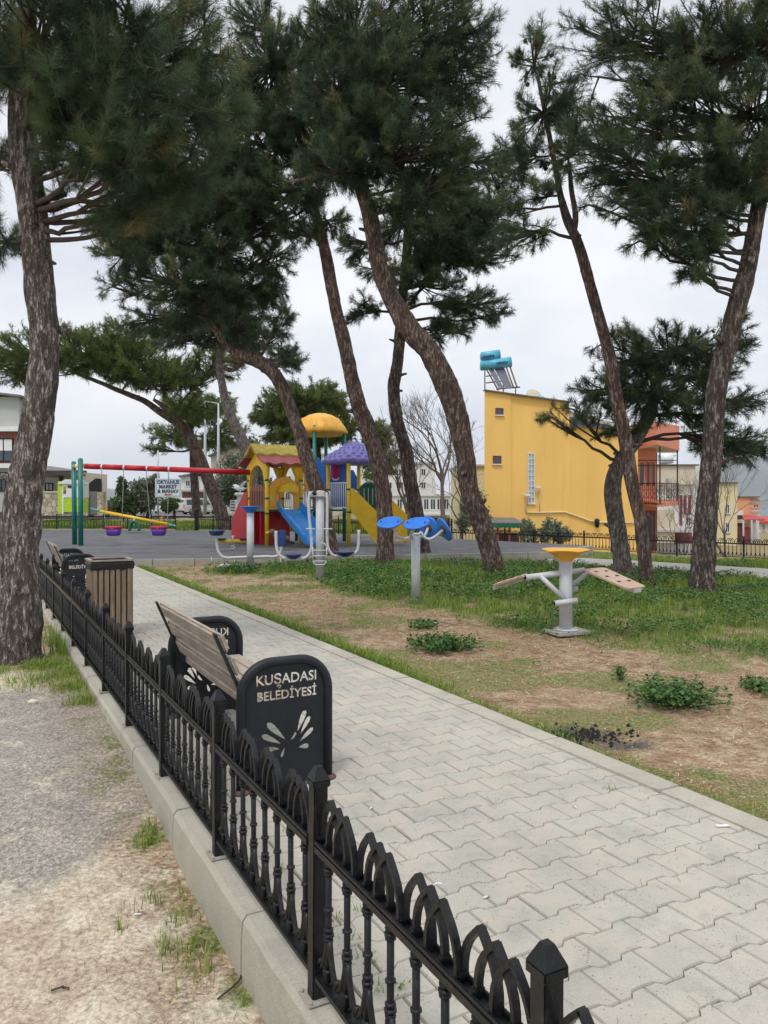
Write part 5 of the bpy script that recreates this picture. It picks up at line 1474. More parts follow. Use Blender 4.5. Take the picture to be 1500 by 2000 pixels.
# pale house between the curved pine and the yellow wall
s = thing('house', 'pale cream house partly hidden between the curved pine and the yellow wall', 'house', (8, 60, -2)); Y = 60
pbox('wall', s, 898, 948, 910, 1080, Y, 8, M['ycream']); pbox('roof_edge', s, 896, 950, 907, 910.3, Y - .2, 8.4, M['greywall']); pwin(s, 904, 914, 930, 950, Y); pbox('ledge', s, 898, 948, 985, 988, Y - .2, .3, M['whitewall'])
# white building with long windows
s = thing('building', 'low white building with a band of windows seen between the central trunks', 'building', (5, 70, -1)); Y = 70
pbox('wall', s, 752, 900, 968, 1060, Y, 10, M['whitewall']); pbox('roof_slab', s, 748, 880, 1003, 1007, Y - 1.5, 1.5, M['white']); pbox('parapet', s, 752, 880, 964, 968.2, Y - .2, 10.3, M['white'])
for k in range(9): pwin(s, 775 + k * 13, 786 + k * 13, 974, 996, Y, M['white'], M['glass'], False, 1)
for k in range(6): pwin(s, 775 + k * 18, 790 + k * 18, 1010, 1038, Y, M['white'], M['glass'], False, 1)
s = thing('building', 'tall white block rising behind the bare trees in the middle distance', 'building', (4, 95, -1)); Y = 95
pbox('wall', s, 700, 850, 905, 1060, Y, 10, M['whitewall']); pbox('roof_edge', s, 697, 853, 902, 905.3, Y - .3, 10.6, M['greywall'])
for r_ in range(3):
    for k in range(6): pwin(s, 712 + k * 22, 722 + k * 22, 915 + r_ * 26, 929 + r_ * 26, Y, M['white'], M['glass'], False, 1)
s = thing('building', 'whitish apartment block behind the play tower roofs', 'building', (-8, 80, -1)); Y = 80
pbox('wall', s, 548, 650, 888, 1040, Y, 10, M['whitewall']); pbox('roof_edge', s, 545, 653, 885, 888.3, Y - .3, 10.6, M['greywall'])
for r_ in range(4):
    for k in range(4): pwin(s, 556 + k * 24, 569 + k * 24, 897 + r_ * 32, 913 + r_ * 32, Y, M['white'], M['glass'], False, 1)
    pbox('balcony', s, 575, 597, 917 + r_ * 32, 923 + r_ * 32, Y - 1.2, 1.2, M['greywall'])
s = thing('house', 'beige hipped-roof house behind the grey olive tree and the tall goal frame', 'house', (-20, 90, -1)); Y = 90
pbox('wall', s, 412, 500, 886, 1040, Y, 10, M['cream'])
mb = MB(); mb.prism([P(405, 889, Y - 1), P(462, 866, Y - 1), P(470, 864, Y - 1), P(512, 886, Y - 1), P(470, 868, Y - 1), P(462, 870, Y - 1), P(407, 892, Y - 1)], (0, 12, 0)); mb.build('roof', M['roofgrey'], s)
mb = MB(); mb.prism([P(412, 887, Y), P(466, 866.5, Y), P(500, 886, Y)], (0, 10, 0)); mb.build('gable_wall', M['cream'], s)
for x in (424, 446): pwin(s, x, x + 9, 905, 920, Y)
s = thing('house', 'white house with a grey upper storey behind the market sign', 'house', (-26, 100, -1)); Y = 100
pbox('wall', s, 352, 400, 930, 1030, Y, 10, M['whitewall']); pbox('ledge', s, 350, 402, 956, 960, Y - .8, .8, M['greywall']); pwin(s, 362, 372, 938, 950, Y); pwin(s, 380, 390, 938, 950, Y)
mb = MB(); mb.prism([P(348, 932, Y - .5), P(404, 922, Y - .5), P(404, 918, Y - .5), P(348, 929, Y - .5)], (0, 11, 0)); mb.build('roof', M['roofgrey'], s)
pbox('shop_front', s, 356, 398, 962, 1000, Y - .2, .2, M['brick'])
# large house at the left edge
s = thing('house', 'large grey and white house with brick cladding at the left picture edge', 'house', (-28, 55, 0)); Y = 55
pbox('wall', s, -120, 37, 772, 834, Y, 4, M['greywall'])
mb = MB(); mb.prism([P(-122, 752, Y - .6), P(39, 771, Y - .6), P(39, 775, Y - .6), P(-122, 757, Y - .6)], (0, 4.6, 0)); mb.build('roof', M['roofgrey'], s)
mb = MB(); mb.prism([P(-120, 757, Y), P(37, 775, Y), P(-120, 775, Y)], (0, 4, 0)); mb.build('wall', M['greywall'], s)
pbox('cornice', s, -122, 41, 833, 842, Y - .4, 4.3, M['white']); pbox('brick_storey', s, -120, 38, 842, 905, Y + .02, 4, M['brick']); pbox('cornice', s, -122, 42, 905, 914, Y - .5, 4.4, M['white'])
pwin(s, -12, 26, 856, 902, Y, M['black'], M['glass'], False, 1); pbox('curtain', s, -6, 24, 858, 880, Y - .03, .02, M['white'])
pwin(s, -60, -25, 856, 902, Y, M['black'], M['glass'], False, 1)
pbox('storey_wall', s, -120, 38, 914, 1000, Y + .1, 3.9, M['greywall']); pwin(s, -5, 19, 922, 960, Y + .1, M['black'], M['glass'], False, 2)
pbox('side_balcony', s, 37.2, 47, 776, 832, Y + 1, 2, M['roofgrey'])
for y in (784, 800, 816): pwin(s, 38, 46, y, y + 10, Y + 1, M['greywall'], M['glass'], False, 0)
# low house with grey roof
s = thing('house', 'low beige bungalow with a shallow grey roof behind the green swing posts', 'house', (-26, 63, 0)); Y = 63
mb = MB(); mb.prism([P(60, 916, Y - 2), P(168, 925, Y - 2), P(160, 919, Y + 5), P(60, 905, Y + 5)], (0, 0, -.25)); mb.build('roof', M['roofgrey'], s)
pbox('fascia', s, 60, 168, 919, 923, Y - 1.8, .2, M['maroon']); pbox('wall', s, 60, 158, 922, 1005, Y, 6, M['cream'])
pbox('porch_wall', s, 84, 114, 932, 960, Y - .3, .2, M['whitewall']); pwin(s, 88, 104, 943, 959, Y - .35, M['black'], M['white'], False, 1); pwin(s, 114, 124, 930, 943, Y, M['maroon'])
# stone wall + gate
s = thing('stone_wall', 'rubble stone garden wall with a solid dark metal gate at the left', 'wall', (-23, 56, 0)); Y = 56
pbox('wall', s, -100, 116, 962, 1006, Y, .5, M['stone']); pbox('coping', s, -101, 117, 959.5, 962.2, Y - .05, .6, M['cream'])
pbox('pier', s, 163, 172, 961, 1006, Y, .6, M['stone']); pbox('pier', s, 190, 201, 961, 1006, Y, .6, M['stone'])
pbox('gate', s, 172, 190, 960, 1005, Y + .2, .08, M['roofgrey'])
mb = MB(); mb.prism([P(165, 950, Y + .6), P(187, 934, Y + .6), P(198, 935, Y + .6), P(198, 962, Y + .6), P(165, 962, Y + .6)], (0, .1, 0)); mb.build('gate_screen', M['black'], s)
pbox('panel', s, -100, 17, 969, 1003, Y - .1, .08, M['glassblk'])
# kiosk
s = thing('recycling_kiosk', 'lime green and white recycling kiosk in front of the stone wall', 'kiosk', (-21, 51, .0)); Y = 51
pbox('side_panel', s, 113, 121, 940, 1003, Y, 1.2, M['greensign']); pbox('front_panel', s, 121, 160, 940, 972, Y, 1.2, M['white']); pbox('front_panel', s, 124, 160, 973, 1000, Y + .02, 1.1, M['greensign']); pbox('frame', s, 121, 124, 972, 1004, Y - .02, .2, M['white'])
mb = MB(); mb.prism([P(113, 945, Y - .1), P(127, 936, Y - .1), P(150, 938, Y - .1), P(160, 945, Y - .1)], (0, 1.2, 0)); mb.build('roof', M['white'], s)
pbox('notice', s, 132, 145, 948, 953, Y - .03, .02, M['black']); pbox('notice', s, 123.5, 128.5, 950, 957, Y - .03, .02, M['olive']); pbox('notice', s, 123.5, 128.5, 958, 964, Y - .03, .02, M['brown'])

# ------------------------------------------------------------ market sign
s = thing('market_sign', 'white market direction sign with navy lettering and a red arrow on a thin pole', 'sign', (-15.5, 55, 0)); Y = 52
mb = MB(); mb.tube([P(308.5, 880, Y + .1), P(308.5, 1008, Y + .1)], .06, 8); mb.build('pole', M['greypaint'], s)
o = pbox('board', s, 303, 354, 934.5, 971, Y, .06, M['white'])
mb = MB(); a, b = P(305, 936.5, Y - .012), P(352, 969, Y - .012)
for x0_, x1_, z0_, z1_ in ((a.x, b.x, a.z, a.z - .03), (a.x, b.x, b.z, b.z + .03), (a.x, a.x + .03, a.z, b.z), (b.x - .03, b.x, a.z, b.z)): mb.box(((x0_ + x1_) / 2, a.y, (z0_ + z1_) / 2), (abs(x1_ - x0_), .008, abs(z1_ - z0_)))
mb.build('border', M['tank'], o)
for tx, py, sz in (('OKYANUS', 942, .34), ('MARKET', 951, .34), ('& MANAV', 959.8, .34)):
    mb = MB(); text_slab(mb, tx, sz, P(328, py, Y - .02), (1, 0, 0), (0, 0, 1), (0, .012, 0), .012, .94); mb.build('lettering', M['navy'], o)
mb = MB(); c = P(328, 966, Y - .02); mb.prism([c + Vector((x, 0, z)) for x, z in ((-.28, 0), (-.12, .09), (-.12, .035), (.25, .035), (.25, -.035), (-.12, -.035), (-.12, -.09))], (0, .012, 0)); mb.build('arrow', M['tail'], o)
# goal-like frame of two lamp poles
s = thing('pole_frame', 'tall pale grey frame of two thin poles joined by a top bar', 'pole', (-14, 58, 0)); Y = 58
for x, yt in ((400.5, 783), (426.5, 788)):
    mb = MB(); mb.tube([P(x, 1006, Y), P(x, 900, Y), P(x, yt, Y)], [.13, .12, .06], 8); mb.build('pole', M['greypaint'], s)
mb = MB(); mb.tube([P(400, 783.5, Y), P(427, 788.5, Y)], .05, 8); mb.build('top_bar', M['greypaint'], s)
# column with a bird sculpture
s = thing('bird_column', 'white column topped by a white seagull sculpture left of the playground tower', 'sculpture', (-8, 41, .1)); Y = 41
q = P(469, 1010, Y); zt = P(0, 965, Y).z
mb = MB(); mb.lathe([(.26, 0), (.26, .15), (.17, .2), (.16, zt - .2), (.2, zt - .12), (.32, zt - .05), (.33, zt), (.24, zt + .08)], (q.x, q.y, 0), 20); mb.build('column', M['white'], s)
mb = MB(); c = Vector((q.x, q.y, zt + .28)); mb.ball(c, .14, 8, (1.9, .8, .8)); mb.ball(c + Vector((-.28, 0, .06)), .08, 6); mb.lathe([(.03, 0), (.003, .14)], c + Vector((-.34, 0, .06)), 6, Matrix.Rotation(R(-90), 3, 'Y'))
mb.prism([c + Vector((-.1, -.05, .05)), c + Vector((.12, -.05, .05)), c + Vector((.42, -.3, .42)), c + Vector((.2, -.25, .36))], (0, .03, .02)); mb.prism([c + Vector((-.1, .05, .05)), c + Vector((.14, .05, .05)), c + Vector((-.35, .5, .25)), c + Vector((-.5, .5, .2))], (0, .03, .02))
mb.prism([c + Vector((.2, -.08, 0)), c + Vector((.42, -.12, .03)), c + Vector((.42, .12, .03)), c + Vector((.2, .08, 0))], (0, 0, .03))
mb.tube([c, c - Vector((0, 0, .25))], .03, 6); mb.build('seagull', M['white'], s)
s = thing('notice_sign', 'small white tilted notice board on two short legs behind the fence', 'sign', (-8.4, 42, .1)); Y = 42
mb = MB(); mb.box(P(455, 988, Y), (.34, .03, .62), Matrix.Rotation(.10, 3, 'Y')); o = mb.build('board', M['white'], s)
for k in range(4): 
    mb = MB(); mb.box(P(455, 980 + k * 5.5, Y - .03), (.22, .01, .05), Matrix.Rotation(.10, 3, 'Y')); mb.build('marking', M['navy'], o)
mb = MB(); mb.tube([P(455, 996, Y + .04), P(455, 1016, Y + .04)], .03, 6); mb.build('leg', M['greypaint'], s)
# gate post
s = thing('gate_post', 'thick black square post at the playground entrance gap in the back fence', 'gate post', (-9.6, 37.6, .1)); q = P(384, 1037, 37.5)
mb = MB(); mb.box((q.x, q.y, .62), (.17, .17, .98), None, 0, .01); mb.build('post', M['black'], s); mb = MB(); mb.lathe([(.13, 0), (.13, .04), (.05, .1)], (q.x, q.y, 1.11), 4); mb.build('cap', M['black'], s)

# ------------------------------------------------------------ vehicles
def car(label, cat, x, y, rz, L, W, H, paintm, prof, winprof, wheels, dark=None, rear=True):
    t = thing('parked_car', label, cat, (x, y, .03), rz, 'vehicles parked across the street')
    mb = MB()
    pts = [(a * L, b * H) for a, b in prof]; n = len(pts)
    vs = []; ys = [(-.5, .93), (-.46, 1), (.46, 1), (.5, .93)]
    def wid(b): return 1 - .17 * max(0, (b - .52)) / .48
    for s_, k in ys:
        for a, b in pts: vs.append(Vector((a, s_ * W * wid(b / H), .2 + (b - .2) * (1 if k == 1 else .99))))
    fs = []
    for r_ in range(3):
        for i in range(n): j = (i + 1) % n; fs.append([r_ * n + i, r_ * n + j, (r_ + 1) * n + j, (r_ + 1) * n + i])
    fs.append(list(range(n))); fs.append([3 * n + i for i in range(n)][::-1])
    mb.add(vs, fs); mb.build('body', paintm, t, True)
    for sd_ in (-1, 1):
        for wp in winprof:
            mb = MB(); yy = [sd_ * (W * .5 * wid(b) + .004) for a, b in wp]
            mb.prism([Vector((a * L, y_ - .0, b * H)) for (a, b), y_ in zip(wp, yy)], (0, -.02 * sd_, 0)); mb.build('window', M['glass'], t, True)
        for wx in wheels:
            mb = MB(); mb.lathe([(.2, -.1), (.31, -.1), (.32, -.05), (.32, .05), (.31, .1), (.2, .1)], (wx * L, sd_ * (W / 2 - .09), .31), 20, Matrix.Rotation(R(90), 3, 'X')); w = mb.build('wheel', M['rubber'], t, True)
            mb = MB(); mb.lathe([(.19, -.105), (.05, -.12), (.05, .12), (.19, .105)], (wx * L, sd_ * (W / 2 - .09), .31), 14, Matrix.Rotation(R(90), 3, 'X')); mb.build('rim', M['chain'], w, True)
    xr = -.5 * L
    for s_ in (-1, 1):
        mb = MB(); mb.box((xr + .03, s_ * W * .42, H * .52), (.12, .16, H * .22), None, 0, .02); mb.build('tail_light', M['tail'], t, True)
        mb = MB(); mb.box((-xr - .06, s_ * W * .38, H * .40), (.14, .32, .16), None, 0, .03); mb.build('headlight', M['glassblk'], t, True)
    mb = MB(); mb.box((xr + .0 + L * .012, 0, H * .74), (.06, W * .68, H * .27)); mb.build('rear_window', M['glass'], t, True)
    mb = MB(); mb.box((xr, 0, .34), (.12, W * .95, .2), None, 0, .03); mb.box((-xr, 0, .34), (.12, W * .95, .2), None, 0, .03); mb.build('bumper', dark or paintm, t, True)
    mb = MB(); mb.box((xr - .02, 0, H * .42), (.02, .5, .11)); mb.build('number_plate', M['white'], t, True)
    return t
van_prof = [(-.5, .16), (-.5, .55), (-.49, .9), (-.47, .98), (-.3, 1.0), (.05, .98), (.16, .90), (.27, .62), (.44, .52), (.5, .42), (.5, .16)]
van_win = [[(-.44, .58), (-.43, .90), (-.2, .91), (-.2, .58)], [(-.18, .58), (-.18, .91), (.0, .90), (.0, .57)], [(.02, .57), (.02, .90), (.12, .86), (.21, .60)]]
q = P(378, 1003, 86)
car('beige people carrier with red tail lights parked behind the leaning pine trunk', 'van', q.x + .7, 86, R(38), 4.4, 1.8, 1.82, M['carbeige'], van_prof, van_win, (-.31, .3), M['rubber'])
sed_prof = [(-.5, .18), (-.5, .55), (-.46, .66), (-.36, .74), (-.24, .97), (-.05, 1.0), (.08, .95), (.22, .68), (.46, .56), (.5, .42), (.5, .18)]
sed_win = [[(-.33, .68), (-.22, .92), (-.07, .94), (-.07, .68)], [(-.05, .68), (-.05, .94), (.06, .90), (.17, .68)]]
q = P(316, 1001, 92)
car('silver hatchback parked below the market sign', 'car', q.x, 92, R(160), 4.1, 1.7, 1.45, M['carsilver'], sed_prof, sed_win, (-.31, .3))
q = P(207, 999, 70)
car('dark red car seen end-on beside the stone gate pier', 'car', q.x - .3, 71, R(75), 4.0, 1.7, 1.6, M['cardark'], van_prof, van_win, (-.31, .3))
# ------------------------------------------------------------ trees
def nrm(a): return a / np.maximum(np.linalg.norm(a, axis=-1, keepdims=True), 1e-9)
_cm = MB(); _cm.lathe([(.004, -.05), (.022, -.042), (.032, -.02), (.033, 0), (.028, .022), (.016, .042), (.003, .052)], (0, 0, 0), 10)
_co = _cm.build('cone', M['cone']); CONE = _co.data; bpy.data.objects.remove(_co)
class Crown:
    def __init__(s): s.V = []; s.T = []; s.tw = MB(); s.cones = []; s.nc = 0
    def tufts(s, base, axis, L, w, n, spread=1.0, tint=None):
        """base (k,3), axis (k,3): brushes of n needles round each twig end"""
        k = len(base)
        B = np.repeat(base, n, 0); Aa = np.repeat(nrm(axis), n, 0)
        r = rng.normal(size=(k * n, 3)); r = nrm(r - Aa * (r * Aa).sum(1, keepdims=True))
        al = rng.uniform(.25, 1.15, (k * n, 1)) * spread
        dirs = nrm(Aa * np.cos(al) + r * np.sin(al)); 
        t = rng.uniform(-.9, .15, (k * n, 1))
        root = B + Aa * t * L * 1.1
        ln = L * rng.uniform(.65, 1.1, (k * n, 1))
        tip = root + dirs * ln; tip[:, 2] -= (ln[:, 0] * .10)
        side = nrm(np.cross(dirs, rng.normal(size=(k * n, 3)))) * w / 2
        tri = np.stack([root - side, root + side, tip], 1)
        s.V.append(tri.reshape(-1, 3))
        tt = (rng.beta(2.2, 2.2, k) if tint is None else tint)
        tt = np.repeat(np.clip(tt, 0, 1), n) + rng.normal(0, .10, k * n)
        s.T.append(np.repeat(np.clip(tt, 0, 1), 3))
def seg_sag(a, b, sag, n=6, jit=.06):
    out = []; L = (b - a).length
    for i in range(n + 1):
        t = i / n; p = a.lerp(b, t); p.z += sag * L * math.sin(math.pi * t) * .5
        if 0 < i < n: p += Vector(rng.normal(0, jit * L / n, 3))
        out.append(p)
    return out
def pine(name, label, trunk, blobs, barkm, L=.16, w=.0075, nn=34, dens=1.3, tr=.13, droop=.25, fork=(), base_extra=0, seg=.10, nseg=18, rough=.10, needle='needle', cones=.25, tsub=16, group='pine trees standing in the park'):
    """trunk: (px,py,halfwidth_px,Y) from base up; blobs: (px,py,rx,ry,Y,dY,weight)"""
    p0_ = P(trunk[0][0], trunk[0][1], trunk[0][3])
    root = thing(name, label, 'tree', (p0_.x, p0_.y, p0_.z), 0, group)
    def mk(tk, nm, par, flare=True):
        ctrl = [P(x, y, Y) for x, y, hw, Y in tk]; rad = [hw * .95 * Y / 1500 for x, y, hw, Y in tk]
        pts = smooth_pts(ctrl, tsub); rr = np.interp(np.linspace(0, len(rad) - 1, len(pts)), range(len(rad)), rad)
        if flare:
            pts = [pts[0] - Vector((0, 0, .25))] + pts; rr = np.concatenate([[rr[0] * 1.25], rr]); rr[1] *= 1.12
        Ls = np.cumsum([0] + [(b - a).length for a, b in zip(pts[:-1], pts[1:])])
        ph = rng.uniform(0, 50)
        def disp(i, k):
            a = 2 * math.pi * k / nseg; l = Ls[i]
            ca, sa = math.cos(a), math.sin(a)
            low = float(vnoise(ca * 1.2 + ph, sa * 1.2, l * 1.1)) - .5
            hi = float(vnoise(ca * 4.5 + ph, sa * 4.5, l * 3.5)) - .5
            knot = 0
            fl = 0
            if flare and l < .8: fl = (1 - l / .8) ** 2 * .28 * (.5 + float(vnoise(ca * 2.2 + ph, sa * 2.2, 3.0)))
            return 1 + low * .22 * (1 if barkm else 1) + hi * rough * 2.0 + (float(vnoise(ca * 9 + ph, sa * 9, l * 9)) - .5) * rough * 1.1 + knot + fl
        mb = MB(); mb.tube(pts, list(rr), nseg, True, 0, True, disp)
        return mb.build(nm, M[barkm], par, False, False), pts, rr
    to, tpts, trr = mk(trunk, 'trunk', root)
    allpts = [(p, r) for p, r in zip(tpts, trr)]
    for fk in fork:
        fo, fpts, frr = mk(fk, 'limb', to, False); allpts += [(p, r) for p, r in zip(fpts, frr)]
    for i in range(int(rng.integers(4, 8))):
        t = rng.uniform(.12, .8); k = int(t * (len(tpts) - 1)); p, r = tpts[k], trr[k]; a = rng.uniform(0, 2 * math.pi)
        dd = Vector((math.cos(a), math.sin(a), rng.uniform(.0, .5))).normalized(); ln = rng.uniform(.3, 1.6) * r
        mb = MB(); mb.tube([p + dd * r * .6, p + dd * (r + ln * .3), p + dd * (r + ln)], [r * .42, r * .25, r * rng.uniform(.10, .2)], 9); mb.build('branch_stub', M[barkm], to, False, False)
    up_start = P(trunk[0][0], trunk[0][1], trunk[0][3]).z
    C = Crown(); zmin = p0_.z + .40 * (max(p.z for p, r in allpts) - p0_.z)
    cand = [(p, r) for p, r in allpts if p.z > zmin]
    limbs = MB()
    for (px, py, rx, ry, Y, dY, wt) in blobs:
        c = P(px, py, Y); RX, RZ = rx * Y / 1500, ry * Y / 1500
        # limb from the trunk to the clump
        bp, br = min(cand, key=lambda q: (q[0] - c).length + (.6 if q[0].z > c.z else 0) * (q[0].z - c.z))
        lp = seg_sag(bp, c, -.12 if c.z > bp.z else .2, 7, .10)
        r0 = min(br * .4, .018 + .0014 * Y); limbs.tube(lp, list(np.linspace(r0, .018, len(lp))), 7)
        rpx = tr / Y * 1500
        ntuft = 1.8 * dens * wt * 6.7 * rx * ry / rpx ** 2 * .72
        ntw = max(3, int(ntuft / 9))
        for _ in range(ntw):
            while True:
                d = rng.uniform(-1, 1, 3)
                if d @ d < 1: break
            d = d / max(1e-6, np.sqrt(d @ d)) * (d @ d) ** .27
            e = Vector((c.x + d[0] * RX, c.y + d[1] * dY, c.z + d[2] * RZ))
            k = int(rng.integers(3, len(lp))); s0 = lp[k]
            mid_ = s0.lerp(e, .55); mid_.z -= .06 * (e - s0).length * (1 if d[2] > -.2 else -1)
            tw = smooth_pts([s0, mid_, e], 4)
            C.tw.tube(tw, list(np.linspace(.012 + .0006 * Y, .003 + .0002 * Y, len(tw))), 4, False)
            m = 9; dirn = (e - mid_).normalized(); ex = []
            A_n = np.array(dirn)
            for q in range(m):
                t = .55 + .45 * q / (m - 1)
                f = t * (len(tw) - 1); i0 = min(int(f), len(tw) - 2); base = tw[i0].lerp(tw[i0 + 1], f - i0)
                off = rng.normal(0, 1, 3); off = off - A_n * (off @ A_n) * .6; off = off / np.linalg.norm(off)
                o_ = off * (tr * 1.15) * rng.uniform(.2, 1.25) * (1.15 - .5 * (q / m)); 
                b_ = np.array(base) + o_
                a_ = A_n * .8 + off * .7 + np.array([0, 0, .30 if d[2] > -.5 else -droop])
                ex.append((b_, a_))
                if q % 3 == 0: C.tw.tube([base, Vector(b_)], .003 + .0002 * Y, 3, False)
                if rng.random() < cones * .07 and C.nc < 60:
                    C.cones.append(Vector(b_) - Vector((0, 0, .04))); C.nc += 1
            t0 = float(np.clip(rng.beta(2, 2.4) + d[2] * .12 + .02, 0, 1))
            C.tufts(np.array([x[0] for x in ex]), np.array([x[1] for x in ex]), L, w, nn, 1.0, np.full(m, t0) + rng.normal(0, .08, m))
    limbs.build('limb', M['twig'], to, False, False)
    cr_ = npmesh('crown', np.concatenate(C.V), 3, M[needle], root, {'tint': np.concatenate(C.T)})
    if C.tw.v: C.tw.build('twigs', M['twig'], cr_, False, False)
    for q in C.cones:
        o = bpy.data.objects.new('cone', CONE); col.objects.link(o); o.parent = cr_; o.location = q - rootloc(root); o.rotation_euler = (rng.uniform(-1, 1), rng.uniform(-1, 1), 0); s_ = rng.uniform(.8, 1.25); o.scale = (s_, s_, s_)
    print(name, 'needles', sum(len(x) for x in C.V) // 3)
    return root
def Yv(tk, Y): return [(x, y, h, Y + (dy[0] if dy else 0)) for x, y, h, *dy in tk]

pine('pine_tree', 'tall grey-barked pine with the thickest trunk, nearest at the left edge outside the fence',
     Yv([(20, 1325, 70), (28, 1270, 52), (35, 1200, 43), (38, 1133, 39), (44, 1000, 36), (52, 940, 34), (63, 880, 32), (74, 820, 30), (83, 740, 29.5), (86, 650, 27.5), (77, 550, 28.5), (71, 500, 28), (62, 400, 27), (46, 300, 26), (43, 200, 22), (46, 100, 20), (56, 0, 16), (75, -120, 12)], 7.4),
     [(-40, 60, 110, 160, 7.0, 1.3, 1.3), (110, 20, 150, 110, 6.6, 1.2, 1.8), (60, 130, 110, 70, 6.4, .6, 1.5), (270, 60, 150, 120, 6.6, 1.1, 2.0), (330, 190, 120, 90, 6.4, .9, 2.2), (220, 190, 130, 110, 6.6, 1.0, 2.0), (290, 290, 110, 65, 6.4, .6, 1.8), (200, 300, 90, 50, 6.6, .5, 1.2),
      (40, 130, 110, 80, 8.3, .9, 1.3), (400, 90, 90, 100, 6.9, .8, 1.4), (225, 380, 60, 50, 7.0, .5, .9), (150, 300, 70, 50, 7.4, .5, .9), (-10, 470, 45, 55, 7.5, .5, 1.4), (0, 330, 60, 70, 8.0, .5, 1.0), (340, 390, 80, 50, 7.2, .5, 1.3), (130, 380, 40, 60, 7.4, .3, .4),
      (430, 220, 70, 80, 7.2, .6, 1.4), (180, 430, 25, 35, 7.2, .3, .6), (150, 230, 80, 60, 6.9, .6, 1.4), (120, 310, 50, 50, 7.2, .4, .7), (250, 440, 60, 30, 7.2, .4, .8), (60, 240, 50, 60, 8.0, .5, .8), (370, 310, 90, 60, 6.8, .6, 1.3)],
     'bark_grey', L=.14, w=.0036, nn=64, dens=1.15, tr=.12, nseg=72, rough=.13, tsub=14, cones=1.2)
T2t = Yv([(968, 1118, 21), (955, 1070, 19), (938, 1017, 20.5), (917, 960, 20), (908, 890, 19), (895, 820, 21), (872, 750, 22.5), (840, 690, 22), (806, 650, 21), (775, 600, 19), (748, 545, 18), (732, 480, 17), (722, 420, 16), (705, 365, 15), (690, 310, 13), (675, 240, 10), (665, 150, 7), (655, 60, 4)], 17)
pine('pine_tree', 'reddish-barked pine with a strong S-curved trunk bending left, in the middle of the park', T2t,
     [(700, 60, 110, 90, 16.5, 1.8, 1.1), (830, 50, 120, 90, 16.5, 1.9, 1.0), (760, 170, 150, 90, 16.5, 2.0, 1.2), (900, 130, 80, 100, 17, 1.5, .9), (650, 190, 90, 80, 16.5, 1.5, 1.0), (800, 290, 140, 80, 16.5, 1.8, 1.2), (660, 330, 90, 60, 16.5, 1.3, 1.1), (860, 370, 90, 50, 16.5, 1.2, 1.0), (760, 400, 60, 40, 16.5, .8, .9), (610, 80, 60, 80, 17, 1, .8), (905, 240, 60, 70, 17, 1, .9), (930, 60, 50, 70, 17, 1, .8), (720, 250, 100, 80, 16.5, 1.5, 1.1), (900, 320, 70, 50, 17, 1.2, .9)],
     'bark_red', L=.17, w=.0085, nn=34, fork=[Yv([(690, 350, 5), (650, 352, 4), (600, 350, 3), (555, 357, 2)], 16.9)], nseg=40, cones=.5)
pine('pine_tree', 'slender straight-leaning pine just left of the S-curved one',
     Yv([(752, 1100, 19), (752, 1050, 16), (750, 983, 15.5), (741, 917, 16), (722, 850, 17.5), (704, 800, 17), (687, 740, 14.5), (670, 660, 13), (655, 600, 12), (640, 520, 12), (628, 460, 10.5), (617, 420, 9), (605, 370, 8), (590, 300, 6), (575, 200, 5), (565, 90, 3)], 19.5),
     [(520, 130, 90, 110, 19.5, 1.8, 1.0), (590, 230, 100, 80, 19.5, 1.8, 1.1), (500, 280, 90, 80, 19.5, 1.6, 1.0), (560, 370, 100, 60, 19.2, 1.5, 1.0), (470, 400, 70, 60, 19.5, 1.3, .9), (640, 430, 60, 40, 19.2, .8, .5), (500, 40, 60, 50, 19.5, 1, .7), (590, 460, 60, 30, 19.5, .8, .6), (450, 220, 70, 90, 20, 1.5, 1.1), (430, 330, 80, 60, 20, 1.3, 1.1), (600, 130, 60, 80, 19.5, 1.2, 1.0), (640, 300, 60, 80, 19.5, 1, .9)],
     'bark_red', L=.18, w=.0095, nn=30, nseg=36, cones=.5)
pine('pine_tree', 'dark thin pine with a kinked trunk standing between the S-curved pine and the slender one',
     Yv([(828, 1090, 17), (818, 1030, 15), (803, 950, 14.5), (793, 883, 14), (774, 817, 13.5), (769, 760, 12.5), (776, 710, 11), (781, 650, 11), (785, 590, 9.5), (791, 530, 9.5), (796, 480, 9), (798, 430, 7), (800, 350, 5), (810, 250, 3)], 21.5),
     [(880, 480, 110, 55, 21.5, 1.8, .95), (830, 560, 90, 45, 21.3, 1.5, .7), (930, 600, 75, 40, 21.0, 1.3, 1.0), (880, 650, 60, 38, 21.0, 1.0, .85), (960, 420, 80, 50, 21.5, 1.5, .9), (700, 600, 50, 40, 21.5, 1, .55), (980, 610, 35, 20, 21, .8, .6), (740, 520, 60, 40, 21.5, 1, .5), (1010, 340, 60, 70, 21.8, 1.3, .7), (850, 400, 100, 60, 22.0, 1.5, 1.1), (920, 450, 90, 55, 21.8, 1.5, 1.1), (780, 440, 80, 45, 21.8, 1.3, .8), (850, 510, 80, 40, 21.5, 1.3, .9), (960, 500, 60, 30, 21.5, 1.1, .9), (700, 470, 50, 50, 21.8, 1, .6)],
     'bark_dark', L=.18, w=.010, nn=28, nseg=32, cones=.9)
